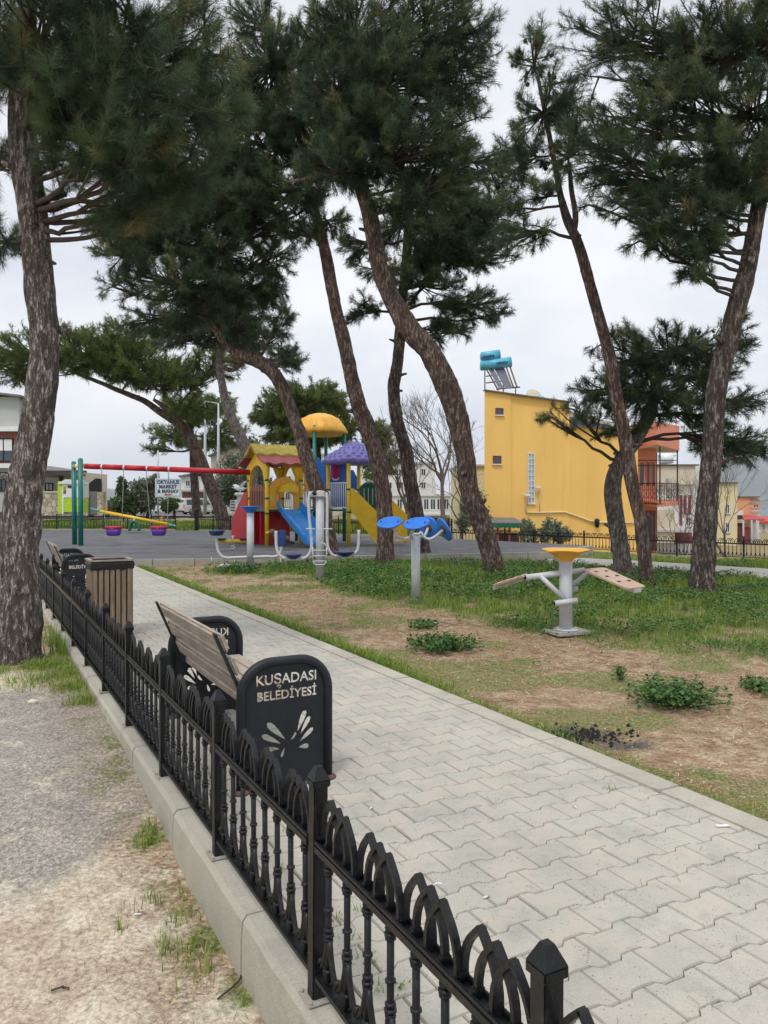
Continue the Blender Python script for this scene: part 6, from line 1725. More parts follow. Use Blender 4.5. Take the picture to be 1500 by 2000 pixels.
pine('pine_tree', 'crooked pine leaning left out of the playground kerb behind the twin seat post',
     Yv([(648, 1096, 17), (641, 1040, 15), (617, 948, 14.5), (598, 892, 14.5), (582, 836, 13.5), (563, 785, 12.5), (545, 745, 13.5), (520, 715, 14), (490, 700, 13), (465, 690, 12), (440, 665, 10.5), (420, 635, 9), (407, 600, 7), (409, 555, 6), (400, 510, 5), (385, 470, 3)], 20.3),
     [(300, 420, 110, 60, 20, 1.8, 1.0), (400, 400, 110, 70, 20, 1.9, 1.0), (260, 480, 60, 60, 19.8, 1.3, .85), (330, 550, 110, 55, 20, 1.7, 1.0), (430, 490, 90, 60, 20, 1.6, 1.0), (490, 560, 70, 50, 20.2, 1.3, .8), (540, 620, 50, 40, 20.2, 1, .8), (220, 560, 40, 30, 19.8, .8, .7), (560, 690, 50, 30, 20, .9, .7), (380, 610, 80, 40, 20.2, 1.2, .9), (290, 630, 80, 35, 20.3, 1.1, .8), (500, 430, 70, 50, 20.5, 1.2, 1.0), (230, 400, 50, 40, 20, .9, .7), (350, 340, 100, 50, 20, 1.6, 1.1), (540, 500, 50, 50, 20.3, 1, .9), (470, 640, 60, 45, 20.4, 1, .8), (530, 560, 50, 40, 20.4, 1, .8), (240, 500, 60, 40, 19.8, 1.1, .9), (200, 440, 50, 40, 19.8, 1.0, .8), (300, 360, 80, 50, 19.8, 1.4, 1.0), (460, 360, 90, 60, 20, 1.5, 1.1), (580, 420, 60, 50, 20, 1.1, .7), (350, 480, 90, 50, 20, 1.4, 1.0), (440, 560, 70, 50, 20, 1.3, 1.0), (250, 330, 60, 50, 20, 1.2, .9)],
     'bark_red', L=.18, w=.0095, nn=30, fork=[Yv([(440, 662, 5), (425, 600, 5), (415, 540, 4), (395, 505, 3)], 20.3), Yv([(480, 700, 6), (455, 722, 5), (437, 718, 4)], 20.5)], nseg=32, cones=.8)
pine('pine_tree', 'slim pine leaning left, right trunk of the crossing pair beside the yellow wall',
     Yv([(1263, 1143, 17), (1261, 1110, 14), (1250, 1017, 13), (1236, 950, 13.5), (1228, 900, 13.5), (1220, 850, 13.5), (1209, 800, 12.5), (1200, 750, 12.5), (1192, 700, 12.5), (1179, 650, 11.5), (1165, 600, 11), (1151, 550, 10.5), (1137, 500, 10), (1125, 465, 9.5), (1110, 435, 9), (1095, 385, 6.5), (1085, 330, 5.5), (1070, 250, 4.5), (1050, 150, 3)], 14.5),
     [(1040, 110, 45, 60, 14.5, .9, .8), (1060, 220, 75, 60, 14.5, 1.2, 1.0), (1010, 300, 60, 50, 14.5, 1, .8), (1110, 300, 60, 50, 14.5, 1, .6), (990, 400, 60, 30, 14.5, .9, .55), (1060, 380, 70, 35, 14.5, .9, .55), (1010, 460, 70, 40, 14.3, .9, .75), (1130, 210, 45, 40, 14.7, .8, .7), (1090, 160, 40, 40, 14.5, .8, .5)],
     'bark_red', L=.155, w=.007, nn=34, dens=1.15, tr=.115, fork=[Yv([(1121, 452, 6), (1124, 420, 5.5), (1116, 370, 5), (1112, 320, 3)], 14.5)], nseg=32, cones=.8)
pine('pine_tree', 'pale curved pine forking right behind the slim one, left trunk of the crossing pair',
     Yv([(1217, 1122, 20), (1214, 1090, 17), (1203, 1017, 16), (1197, 950, 16), (1209, 905, 14.5), (1236, 868, 14.5), (1256, 835, 12.5), (1270, 805, 13), (1278, 775, 10), (1287, 745, 7), (1300, 700, 4)], 16.5),
     [(1240, 700, 80, 55, 16.5, 1.4, 1.3), (1320, 680, 90, 60, 16.5, 1.4, 1.4), (1180, 760, 65, 50, 16.3, 1.2, 1.1), (1270, 770, 110, 60, 16.3, 1.5, 1.5), (1120, 800, 60, 28, 16, .9, .9), (1080, 815, 34, 26, 16, .5, .9), (1200, 830, 70, 24, 16, .8, 1.0), (1360, 740, 80, 50, 16.5, 1.2, 1.2), (1410, 690, 65, 50, 16.8, 1.1, 1.0), (1310, 810, 50, 25, 16.5, 1, .6), (1430, 640, 45, 40, 17, .8, .7), (1180, 670, 35, 30, 16.5, .6, .7), (1430, 780, 80, 36, 16.8, 1, 1.2), (1430, 870, 80, 50, 16.8, 1, 1.2), (1380, 820, 70, 40, 16.8, 1, 1.1), (1480, 890, 45, 30, 16.8, .8, 1.0), (1220, 650, 50, 30, 16.5, .9, .9)],
     'bark_grey', L=.16, w=.008, dens=.95, nn=34, nseg=36, cones=.8)
pine('pine_tree', 'sturdy dark pine leaning right near the right edge of the park',
     Yv([(1370, 1155, 26), (1372, 1120, 23), (1375, 1083, 21.5), (1382, 983, 20.5), (1388, 917, 20), (1393, 850, 20), (1397, 783, 20), (1405, 730, 20), (1420, 670, 20.5), (1436, 610, 19), (1455, 545, 18), (1467, 490, 16.5), (1477, 430, 15), (1488, 370, 14), (1498, 290, 12), (1505, 200, 10), (1510, 100, 7)], 13.5),
     [(1480, 60, 130, 90, 13.3, 1.5, 1.1), (1370, 90, 90, 80, 13.2, 1.4, 1.0), (1240, 60, 90, 65, 13.2, 1.3, .85), (1160, 70, 50, 60, 13.2, .9, .55), (1450, 220, 110, 80, 13.3, 1.4, 1.1), (1300, 200, 100, 80, 13.2, 1.4, 1.05), (1200, 230, 80, 60, 13.2, 1.2, .85), (1230, 320, 110, 55, 13.2, 1.3, 1.0), (1370, 310, 110, 60, 13.2, 1.4, 1.1), (1480, 330, 80, 60, 13.6, 1.2, 1.0), (1270, 430, 50, 35, 13, .8, .75), (1370, 400, 90, 40, 13.2, 1.1, .85), (1345, 480, 55, 35, 13, .8, .7), (1160, 330, 50, 40, 13.4, .8, .6), (1430, 440, 50, 40, 13.2, .8, .6), (1170, 150, 50, 40, 13.4, .8, .35), (1350, 530, 22, 18, 13, .5, .6), (1150, 400, 30, 20, 13.4, .6, .4), (1120, 280, 60, 60, 13.4, 1, .8), (1300, 120, 90, 60, 13.4, 1.2, .9), (1290, 370, 80, 35, 13.2, 1, .9), (1440, 380, 70, 50, 13.4, 1.1, .9), (1250, 470, 40, 30, 13, .6, 1.2), (1300, 440, 60, 35, 13, .8, 1.2), (1360, 470, 60, 40, 13, .8, 1.2), (1350, 520, 35, 22, 13, .5, 1.2), (1410, 350, 80, 50, 13.3, 1.2, 1.1), (1230, 390, 60, 35, 13, .8, 1.0), (1120, 50, 40, 40, 13.4, .8, .5)],
     'bark_dark', L=.155, w=.0068, nn=36, dens=1.3, tr=.115, nseg=44, cones=1.0)
pine('pine_tree', 'old pine arching far left behind the back fence beside the goal-like frame',
     Yv([(440, 1034, 14), (428, 990, 12.5), (412, 950, 12), (396, 910, 12), (378, 870, 12), (362, 838, 11), (340, 822, 8), (310, 803, 6.5), (285, 785, 6), (255, 772, 5.5), (225, 760, 5), (190, 745, 4), (150, 730, 3)], 40.5),
     [(60, 690, 80, 50, 39, 3, .9), (170, 690, 80, 55, 39.5, 3, 1.1), (260, 700, 80, 60, 40, 3, 1.1), (20, 720, 50, 35, 39, 2.5, .7), (330, 730, 80, 50, 40, 3, 1.0), (370, 790, 50, 40, 40, 2.4, .7), (140, 650, 40, 25, 39.5, 2, .8), (430, 700, 60, 40, 41, 2.4, .9), (250, 650, 60, 35, 40, 2, .8)],
     'bark_red', L=.28, w=.024, nn=20, dens=2.0, tr=.24, fork=[Yv([(362, 838, 6), (345, 815, 6), (322, 795, 5), (300, 780, 3)], 40)], nseg=24, needle='needle_far', cones=.2, tsub=6, group='pine trees across the back fence')
pine('pine_tree', 'upright far pine directly behind the market sign pole frame',
     Yv([(384, 1006, 9), (381, 960, 8.5), (378, 900, 8), (376, 860, 6), (372, 820, 4), (375, 780, 3)], 62),
     [(330, 850, 50, 25, 60, 3.5, .9), (400, 860, 60, 25, 61, 3.5, 1.0), (380, 800, 70, 35, 61, 4, 1.1), (450, 840, 40, 35, 61, 3, .8), (310, 875, 25, 15, 60, 2, .7), (430, 790, 40, 30, 61, 3, .8)],
     'bark_dark', L=.4, w=.04, nn=18, dens=1.8, tr=.34, nseg=16, needle='needle_far', cones=.1, tsub=4, group='pine trees across the back fence')
pine('pine_tree', 'leaning grey pine behind the little house roof of the playground',
     Yv([(497, 1038, 13), (494, 960, 12), (490, 900, 11.5), (474, 862, 11.5), (456, 824, 10.5), (441, 785, 9), (434, 750, 8), (428, 715, 7), (430, 680, 4)], 36),
     [(430, 640, 90, 40, 36, 2.6, 1.0), (350, 650, 70, 40, 36, 2.4, .9), (500, 660, 60, 35, 36, 2, .8), (560, 700, 45, 25, 36, 2, .7), (400, 590, 80, 40, 36, 2.4, .9), (470, 590, 70, 40, 36, 2.4, .8)],
     'bark_grey', L=.26, w=.022, nn=20, dens=1.7, tr=.22, nseg=24, needle='needle', cones=.2, tsub=6, group='pine trees across the back fence')
pine('umbrella_pine', 'round dense pine crown rising behind the yellow dome roof',
     Yv([(628, 1030, 8), (625, 960, 7.5), (622, 900, 6.5), (618, 860, 5), (610, 800, 3)], 55),
     [(600, 780, 90, 42, 54, 4, 1.3), (540, 810, 55, 40, 54, 3.5, 1.2), (650, 830, 65, 45, 54, 3.5, 1.2), (590, 850, 80, 35, 54, 4, 1.1)],
     'bark_dark', L=.34, w=.04, nn=20, dens=2.4, tr=.30, nseg=16, needle='needle_far', cones=.05, tsub=4, group='pine trees across the back fence')
pine('umbrella_pine', 'small bright green pine right of the lilac roof, between two trunks',
     Yv([(752, 1040, 6), (748, 960, 5.5), (744, 900, 5), (742, 850, 3)], 58),
     [(738, 850, 34, 38, 57, 3, 1.3), (760, 900, 28, 30, 57, 2.5, 1.0), (730, 900, 30, 25, 57, 2.5, .9)],
     'bark_dark', L=.34, w=.04, nn=20, dens=2.2, tr=.3, nseg=12, needle='needle_far', cones=0, tsub=4, group='pine trees across the back fence')

# ------------------------------------------------------------ leafy trees, shrubs, bare trees
def leafy(name, label, cat, px, py, Y, blobs, leafm, n, size, trunk_r=.1, barkm='twig', group=None):
    b0_ = P(px, py, Y); t = thing(name, label, cat, (b0_.x, b0_.y, b0_.z), 0, group)
    mb = MB(); V, T = [], []
    zc = min(P(x, y, Y).z - ry * Y / 1500 * .3 for x, y, rx, ry, dY in blobs)
    top = Vector((b0_.x, b0_.y, max(zc, b0_.z + .15)))
    mb.tube([b0_ - Vector((0, 0, .2)), b0_.lerp(top, .5) + Vector((.05, 0, 0)), top], [trunk_r * 1.2, trunk_r, trunk_r * .8], 10)
    tot = sum(rx * ry for x, y, rx, ry, dY in blobs)
    for x, y, rx, ry, dY in blobs:
        c = P(x, y, Y); q = seg_sag(top, c, .05, 5, .08); mb.tube(q, list(np.linspace(trunk_r * .6, trunk_r * .12, len(q))), 6)
        k = int(n * rx * ry / tot); nc = max(6, k // 40)
        d = nrm(rng.normal(size=(nc, 3))) * rng.uniform(.25, 1, (nc, 1)) ** .5
        cc = np.array(c) + d * np.array([rx * Y / 1500, dY, ry * Y / 1500])
        for j in range(0, nc, 3):
            mb.tube([q[3], Vector(cc[j])], trunk_r * .1, 3, False)
        rr = (rx + ry) * Y / 1500 * .16
        base = np.repeat(cc, k // nc + 1, 0) + rng.normal(0, 1, ((k // nc + 1) * nc, 3)) * rr * .55
        m = len(base); nd = nrm(rng.normal(size=(m, 3)) + np.array([0, -.2, .5])); a = nrm(np.cross(nd, rng.normal(size=(m, 3)))); b = np.cross(nd, a)
        sz = size * rng.uniform(.6, 1.3, (m, 1))
        quad = np.stack([base - a * sz, base - b * sz * .45, base + a * sz, base + b * sz * .45], 1)
        V.append(quad.reshape(-1, 3)); T.append(np.repeat(np.clip(np.repeat(rng.beta(2, 2, nc), k // nc + 1) + rng.normal(0, .12, m), 0, 1), 4))
    mb.build('trunk' if cat == 'tree' else 'stem', M[barkm], t, False, False)
    npmesh('foliage', np.concatenate(V), 4, M[leafm], t, {'tint': np.concatenate(T)})
    return t
leafy('olive_tree', 'large grey-green olive tree behind the fence left of the play tower', 'tree', 470, 1022, 48, [(470, 930, 40, 45, 2.5), (495, 890, 28, 30, 2), (445, 960, 25, 30, 2), (505, 960, 30, 45, 2)], 'olive_leaf', 9000, .12, .25)
OG = 'bushy trees across the street lawn'
leafy('young_tree', 'small dark young conifer-like tree left of the bushy olive row', 'tree', 240, 1012, 60, [(240, 975, 17, 28, 1.2), (238, 948, 10, 20, .8), (228, 990, 10, 14, .8), (251, 990, 9, 14, .8)], 'green_leaf', 2600, .13, .1, group=OG)
leafy('olive_tree', 'bushy olive tree standing just left of the market sign', 'tree', 288, 1012, 62, [(285, 965, 24, 32, 2), (297, 945, 14, 18, 1.5), (272, 985, 18, 16, 1.5)], 'olive_leaf', 4200, .15, .14, group=OG)
leafy('olive_tree', 'low brownish bush right of the young dark tree', 'shrub', 262, 1010, 66, [(262, 985, 18, 20, 1.5), (268, 960, 12, 18, 1.2)], 'olive_leaf', 2600, .15, .1, group=OG)
leafy('olive_tree', 'dark bushy tree below and right of the market sign', 'tree', 340, 1008, 75, [(330, 988, 12, 14, 1.5), (342, 984, 9, 11, 1.5)], 'green_leaf', 2200, .16, .12, group=OG)
leafy('oleander_shrub', 'silvery shrub at the foot of the yellow wall', 'shrub', 1080, 1062, 41, [(1078, 1036, 22, 22, 1), (1100, 1045, 18, 15, 1), (1062, 1045, 12, 16, .8)], 'olive_leaf', 3500, .085, .05)
leafy('oleander_shrub', 'thin silvery shrub beside the dark lean-to canopy', 'shrub', 1032, 1062, 40.5, [(1032, 1035, 12, 26, .7), (1026, 1050, 10, 16, .7), (1043, 1050, 8, 14, .6)], 'olive_leaf', 1800, .08, .04)
leafy('garden_tree', 'sparse grey-green tree against the pale house right of the curved pine', 'tree', 938, 1058, 44, [(925, 985, 18, 35, 1.2), (940, 1020, 16, 28, 1.2), (905, 1010, 14, 30, 1.2)], 'olive_leaf', 3200, .10, .08)
leafy('garden_tree', 'thin dark-leaved tree behind the lilac roof', 'tree', 728, 1034, 50, [(728, 930, 20, 35, 1.5), (735, 980, 18, 30, 1.5)], 'green_leaf', 1500, .11, .07)
def bare(name, label, px, py, Y, height, spread, r, depth=6, seed=1, lean=0.0, stems=1):
    rs = random.Random(seed); b0_ = P(px, py, Y); t = thing(name, label, 'tree', tuple(b0_), 0)
    mb = MB(); fine = MB()
    def grow(p, d, L, r, k):
        pts = [p]; q = p; dd = d
        for _ in range(3):
            dd = (dd + Vector((rs.gauss(0, .13), rs.gauss(0, .13), rs.gauss(.03, .08)))).normalized(); q = q + dd * L / 3; pts.append(q)
        (mb if k > depth - 3 else fine).tube(pts, [r, r * .9, r * .8, r * .68], 6 if k > depth - 3 else 3, False)
        if k == 0: return
        for i in range(2 if rs.random() < .55 else 3):
            nd = (dd + Vector((rs.gauss(0, spread), rs.gauss(0, spread), rs.gauss(.12, spread * .6)))).normalized()
            grow(pts[-1] if i < 2 else pts[2], nd, L * rs.uniform(.68, .88), r * .64, k - 1)
    for s_ in range(stems): grow(b0_ - Vector((0, 0, .2)), Vector((lean + rs.gauss(0, .25) * (stems > 1), rs.gauss(0, .1), 1)).normalized(), height * .27, r, depth)
    mb.build('trunk', M['greytwig'], t, False, False); fine.build('branches', M['greytwig'], t, False, False)
bare('bare_tree', 'leafless tree with fine grey twigs between the dark pine and the S-curved pine', 870, 1056, 42, 8.2, .42, .17, 7, 4, -.05)
bare('bare_tree', 'leafless tree with two low forks directly right of the kinked pine trunk', 788, 1050, 44, 6.6, .40, .14, 7, 9, .05)
bare('bare_tree', 'thin leafless tree in front of the pale house', 905, 1060, 47, 6.6, .45, .10, 6, 21, -.1)
bare('bare_shrub', 'leafless upright shrub between the thick right pine and the peach house', 1418, 1085, 30, 3.9, .32, .035, 6, 13, 0, 4)
bare('bare_shrub', 'small leafless shrub in front of the maroon-striped cream house', 1335, 1085, 34, 2.9, .35, .03, 5, 17, -.1, 3)

# ------------------------------------------------------------ ground cover
def scatter(n, x0, x1, y0, y1, dens):
    X = rng.uniform(x0, x1, n); Y = rng.uniform(y0, y1, n); D = dens(X, Y); k = rng.random(n) < D
    X, Y = X[k], Y[k]
    # only where the camera could see it
    vis = (np.abs(X) < Y * .60 + 1.2)
    return X[vis], Y[vis]
def blades(name, X, Y, H, W, mat, tintb=.5, label=None, lay=.5, zoff=0.0):
    n = len(X); Z = gz(X, Y) - .005 + zoff
    a = rng.uniform(0, 2 * math.pi, n); ln = rng.uniform(.1, lay, n) * H; hh = H * rng.uniform(.5, 1.15, n)
    base = np.stack([X, Y, Z], 1); ca, sa = np.cos(a), np.sin(a)
    side = np.stack([-sa, ca, 0 * a], 1) * (W / 2)[:, None]
    mid_ = base + np.stack([ca * ln * .35, sa * ln * .35, hh * .6], 1); tip = base + np.stack([ca * ln, sa * ln, hh], 1)
    V = np.stack([base - side, base + side, mid_ + side * .7, mid_ + side * .7, mid_ - side * .7, base - side], 1)
    V2 = np.stack([mid_ - side * .7, mid_ + side * .7, tip], 1)
    Vall = np.concatenate([V.reshape(-1, 3), V2.reshape(-1, 3)])
    t = np.clip(tintb + rng.normal(0, .2, n), 0, 1)
    o = npmesh(name, Vall, 3, mat, None, {'tint': np.concatenate([np.repeat(t, 6), np.repeat(t, 3)])})
    return tag(o, label, 'grass', None, 'stuff')
def clumped(x0, x1, y0, y1, nc, per, r, dens):
    cx, cy = scatter(nc, x0, x1, y0, y1, dens)
    m = len(cx); X = np.repeat(cx, per) + rng.normal(0, r, m * per); Y = np.repeat(cy, per) + rng.normal(0, r, m * per)
    h = np.repeat(rng.uniform(.6, 1.3, m), per); tt = np.repeat(rng.beta(2, 2, m), per)
    return X, Y, h, tt
def okland(X, Y):
    u, v = uvof(X, Y); return ((v > 3.505) | (v < .82)) & (Y < plat_front(X) - .12) 
def okrear(X, Y):     # keep off the rear path
    yn = np.interp(X, [4.2, 5.8, 8.3, 13.0], [20.2, 18.9, 16.1, 11.2]); yf = np.interp(X, [4.9, 6.8, 9.7, 14.6], [22.4, 21.0, 17.95, 13.0])
    return ~((X > 4.1) & (Y > yn - .05) & (Y < yf + .05))
def gfield(X, Y): return np.clip(grassD(X, Y), 0, 1) * okland(X, Y) * okrear(X, Y)
X, Y, h, tt = clumped(-7, 12, 2.2, 22, 60000, 7, .035, lambda X, Y: gfield(X, Y) * np.clip(6.0 / Y + .25, 0, 1))
far_s = np.clip(Y / 8, .6, 2.0)
k = okland(X, Y) & okrear(X, Y); X, Y, h, tt, far_s = X[k], Y[k], h[k], tt[k], far_s[k]
lf = lushf(X, Y)
H = (.018 + .05 * lf + .02 * grassD(X, Y)) * h * np.clip(far_s, .8, 1.5)
print('grass blades', len(X))
blades('grass', X, Y, H, .0045 * far_s * (.8 + .4 * h), M['grass'], tt * .8 + .12 - .2 * lf, 'short green grass over the dirt of the park')
# long tufts of grass beside the path edge and by the kerb and trunk
def tuft_field(name, label, pts, per, H, W, tint=.45, lay=.7):
    X = np.concatenate([x + rng.normal(0, r * .5, int(per * k)) for x, y, r, k in pts]); Y = np.concatenate([y + rng.normal(0, r * .5, int(per * k)) for x, y, r, k in pts])
    u, v = uvof(X, Y); k = ((v < .82) | (v > 3.50)); X, Y = X[k], Y[k]
    hh = H * rng.uniform(.5, 1.2, len(X)); blades(name, X, Y, hh, W * rng.uniform(.7, 1.2, len(X)), M['grass'], tint, label, lay)
pts = [(-3.3, 8.3, .3, 1.6), (-3.05, 7.75, .26, 1.5), (-3.5, 8.9, .3, 1.0)]
tuft_field('grass_tufts', 'long green grass between the big left pine and the fence', pts, 900, .20, .007, .42)
pts = [(-3.15, 7.15, .3, 1.0), (-2.72, 6.85, .3, 1.0), (-2.5, 6.35, .25, .8), (-3.55, 6.75, .2, 1.0), (-2.75, 7.35, .25, .9), (-2.25, 5.9, .15, .5), (-3.0, 6.5, .3, .5)]
tuft_field('grass_tufts', 'short grass patches in front of the foot of the big left pine', pts, 900, .075, .006, .5, 1.3)
pts = [(*(P(px, py, 2540 / (py - 977)).xy), r, k) for px, py, r, k in ((296, 1640, .05, 1.2), (290, 1660, .04, .8), (378, 1740, .06, 1.2), (400, 1775, .07, 1.4), (440, 1830, .03, 1.3), (448, 1850, .03, 1.0), (300, 1760, .06, .5), (350, 1790, .07, .6), (395, 1890, .1, .8), (482, 1950, .03, .5), (235, 1812, .03, .3), (330, 1850, .05, .4), (380, 1850, .08, .6))]
tuft_field('grass_tufts', 'thin grass tufts growing along the outer foot of the concrete kerb', pts, 60, .085, .0045, .5)
# fringe along the right edge of the path
us = rng.uniform(-1, 19, 26000); vs_ = 3.51 + np.abs(rng.normal(0, .09, 26000)); X, Y = -us * ST + vs_ * CT, us * CT + vs_ * ST
keep = (rng.random(len(us)) < np.clip(.25 + 1.3 * (fbm(us * 1.2, 3.0) - .35) + .35 * sstep(us, 4, 8), .05, 1)) & (Y > 2) & (Y < plat_front(X) - .1); X, Y, us = X[keep], Y[keep], us[keep]
blades('grass_fringe', X, Y, rng.uniform(.02, .07, len(X)) * (.7 + .9 * sstep(us, 3, 7)), .0055 * np.clip(Y / 6, .7, 2), M['grass'], .45, 'bright green grass fringe along the right edge of the paved path', .8)
# lawns beyond the back fence and beside the rear path
X, Y = scatter(60000, -30, 4, 38.6, 60, lambda X, Y: .8 + 0 * X)
blades('lawn_grass', X, Y, rng.uniform(.1, .3, len(X)), .05 + 0 * X, M['grass'], .35, 'green lawn behind the back fence')
X, Y = scatter(30000, 3, 14, 12, 26, lambda X, Y: 1.0 * ((wfence(X, Y) < -.2) & (wfence(X, Y) > -2.6) & okrear(X, Y) & (Y > np.interp(X, [4.9, 6.8, 9.7, 14.6], [22.4, 21.0, 17.95, 13.0]))))
blades('verge_grass', X, Y, rng.uniform(.04, .12, len(X)), .014 + 0 * X, M['grass'], .42, 'grass verge between the rear path and the right fence')
# broad leaved weeds
def weeds(name, X, Y, size, hgt, label, n=5, cat='plant', kind='stuff', tint=.4, parent=None):
    m = len(X); Z = gz(X, Y)
    cx, cy = np.repeat(X, n), np.repeat(Y, n); q = m * n
    a = rng.uniform(0, 2 * math.pi, q); rr = np.repeat(size, n) * rng.uniform(.2, 1.4, q)
    h = np.repeat(hgt, n) * rng.uniform(.3, 1.1, q)
    c = np.stack([cx + np.cos(a) * rr, cy + np.sin(a) * rr, np.repeat(Z, n) + h], 1)
    nd = nrm(np.stack([np.cos(a) * .6, np.sin(a) * .6, 1 + 0 * a], 1) + rng.normal(0, .35, (q, 3)))
    t1_ = nrm(np.cross(nd, rng.normal(size=(q, 3)))); t2_ = np.cross(nd, t1_); s_ = (np.repeat(size, n) * rng.uniform(.45, .8, q))[:, None]
    angs = [0, .9, 1.8, 2.9, 3.9, 5.0]; ring = [c + (t1_ * math.cos(x) + t2_ * math.sin(x)) * s_ * (1.0 if i % 2 else .8) - nd * s_ * .12 for i, x in enumerate(angs)]
    V = np.stack(ring, 1).reshape(-1, 3); t = np.clip(np.repeat(np.repeat(rng.beta(2, 2, m), n) + rng.normal(0, .12, q), 6) + (tint - .5), 0, 1)
    o = npmesh(name, V, 6, M['weed'], parent, {'tint': t})
    if parent is None: tag(o, label, cat, None, kind)
    return o
X, Y = scatter(85000, -4, 12, 6, 20, lambda X, Y: np.clip(lushf(X, Y) * okrear(X, Y) * okland(X, Y) * (fbm(X * 1.1 + 5, Y * 1.1, 3.0) > .47) * np.clip(8 / Y, 0, 1), 0, 1))
far_s = np.clip(Y / 9, .8, 1.6)
weeds('weed_cover', X, Y, .021 * far_s * rng.uniform(.7, 1.3, len(X)), .11 * far_s * (.3 + 1.2 * fbm(X * 1.5, Y * 1.5, 9.0)), 'dark green mallow-like weeds spreading under the right pines', 3)
def weed_plant(label, px, py, rx, ry_m, n, size, hgt):
    Yc = 2430 / (py - 977); c = P(px, py, Yc); t = thing('weed_plant', label, 'plant', (c.x, c.y, float(gz(c.x, c.y))), 0, 'low leafy weed plants on the bare soil')
    n = int(n * 2.2); size *= .66; X = c.x + np.clip(rng.normal(0, .42, n), -.9, .9) * rx * Yc / 1500; Y = Yc + np.clip(rng.normal(0, .42, n), -.9, .9) * ry_m
    mb = MB()
    for i in range(0, n, 4): mb.tube([Vector((c.x + (X[i] - c.x) * .3, c.y + (Y[i] - c.y) * .3, float(gz(X[i], Y[i])))), Vector((X[i], Y[i], float(gz(X[i], Y[i])) + hgt * .6))], .003, 4, False)
    mb.build('stems', M['weed'], t, False, False)
    weeds('leaves', X, Y, np.full(n, size) * rng.uniform(.6, 1.3, n), np.full(n, hgt), None, 4, parent=t, tint=.35)
weed_plant('large leafy weed plant standing alone right of the burnt patch', 1318, 1372, 95, .42, 210, .034, .15)
weed_plant('flat spreading leafy weed patch in the middle of the bare soil', 868, 1266, 75, .45, 170, .042, .12)
weed_plant('small round weed plant just above the flat spreading one', 830, 1226, 35, .3, 50, .04, .08)
weed_plant('tiny pale weed sprig left of the large leafy plant', 1210, 1325, 14, .12, 18, .03, .12)
weed_plant('clump of dark weeds in front of the playground kerb beside the funnel post', 470, 1117, 45, .7, 120, .05, .12)
weed_plant('leafy weed clump at the right picture edge above the bare soil', 1480, 1345, 30, .3, 60, .035, .08)
weed_plant('small weed at the corner where the kerb fence meets the paving gaps', 490, 1640, 10, .06, 10, .02, .03)
# dry needles
def litter(name, label, n, x0, x1, y0, y1, dens, L, W):
    X, Y = scatter(n, x0, x1, y0, y1, dens); m = len(X); a = rng.uniform(0, math.pi, m); Z = gz(X, Y) + rng.uniform(.002, .012, m)
    l = L * rng.uniform(.5, 1.2, m) * np.clip(Y / 5, .8, 2); d = np.stack([np.cos(a) * l, np.sin(a) * l, rng.uniform(-.006, .01, m)], 1); s_ = np.stack([-np.sin(a), np.cos(a), 0 * a], 1) * (W * np.clip(Y / 4, .8, 2.5) / 2)[:, None]
    b_ = np.stack([X, Y, Z], 1); V = np.stack([b_ - s_, b_ + s_, b_ + d + s_, b_ + d - s_], 1)
    o = npmesh(name, V.reshape(-1, 3), 4, M['dryneedle'], None, {'tint': np.repeat(rng.random(m), 4)}); tag(o, label, 'pine needles', None, 'stuff')
litter('needle_litter', 'brown dry pine needles scattered over the bare park soil', 85000, -4, 9, 2.5, 14, lambda X, Y: np.clip(1.2 - grassD(X, Y) * 1.3, 0, 1) * okland(X, Y) * (uvof(X, Y)[1] > 3.6) * np.clip(fbm(X * 1.5, Y * 1.5, 11.0) * 2 - .5, .1, 1), .06, .003)
def lneed(X, Y):
    u, v = uvof(X, Y); return (v < .82) * (1 - .85 * asphD(X, Y)) * np.clip(fbm(X * 2.2, Y * 2.2, 5.0) * 4.0 - 1.75 + .9 * sstep(v, .35, .75), .03, 1)
litter('needle_litter', 'dry pine needles drifted on the sandy ground outside the kerb', 26000, -4.5, .8, 1.7, 7.5, lneed, .06, .0022)
# stray needles on the paving and weeds in its joints
m = 520; uu = rng.uniform(.2, 14, m); vv_ = rng.uniform(1.0, 3.3, m) ** 1.0; X, Y = -uu * ST + vv_ * CT, uu * CT + vv_ * ST; a = rng.uniform(0, math.pi, m); l = rng.uniform(.02, .07, m)
b_ = np.stack([X, Y, np.full(m, .006)], 1); d = np.stack([np.cos(a) * l, np.sin(a) * l, rng.uniform(-.001, .004, m)], 1); s_ = np.stack([-np.sin(a), np.cos(a), 0 * a], 1) * .0009
o = npmesh('needle_litter', np.stack([b_ - s_, b_ + s_, b_ + d + s_, b_ + d - s_], 1).reshape(-1, 3), 4, M['dryneedle'], None, {'tint': np.repeat(rng.random(m) * .6, 4)}); tag(o, 'stray dry pine needles lying on the paved path', 'pine needles', None, 'stuff')
V, T = [], []
for (px, py, k, r) in ((655, 1795, 26, .03), (700, 1780, 10, .03), (770, 1930, 30, .035), (905, 1950, 14, .03), (690, 1830, 12, .03), (720, 1880, 12, .04), (1105, 1400, 8, .03), (1185, 1541, 10, .02), (640, 1450, 8, .03), (575, 1620, 12, .03), (550, 1700, 10, .03)):
    Yc = 2400 / (py - 977); c = P(px, py, Yc)
    for _ in range(k):
        q = np.array([c.x + rng.normal(0, r), c.y + rng.normal(0, r * .6), 0]); a = rng.uniform(0, 6.28); h = rng.uniform(.01, .035); dd = np.array([math.cos(a) * h * .9, math.sin(a) * h * .9, h]); ss = np.array([-math.sin(a), math.cos(a), 0]) * .003
        V.append([q - ss, q + ss, q + dd]); T += [float(rng.uniform(.2, .7))] * 3
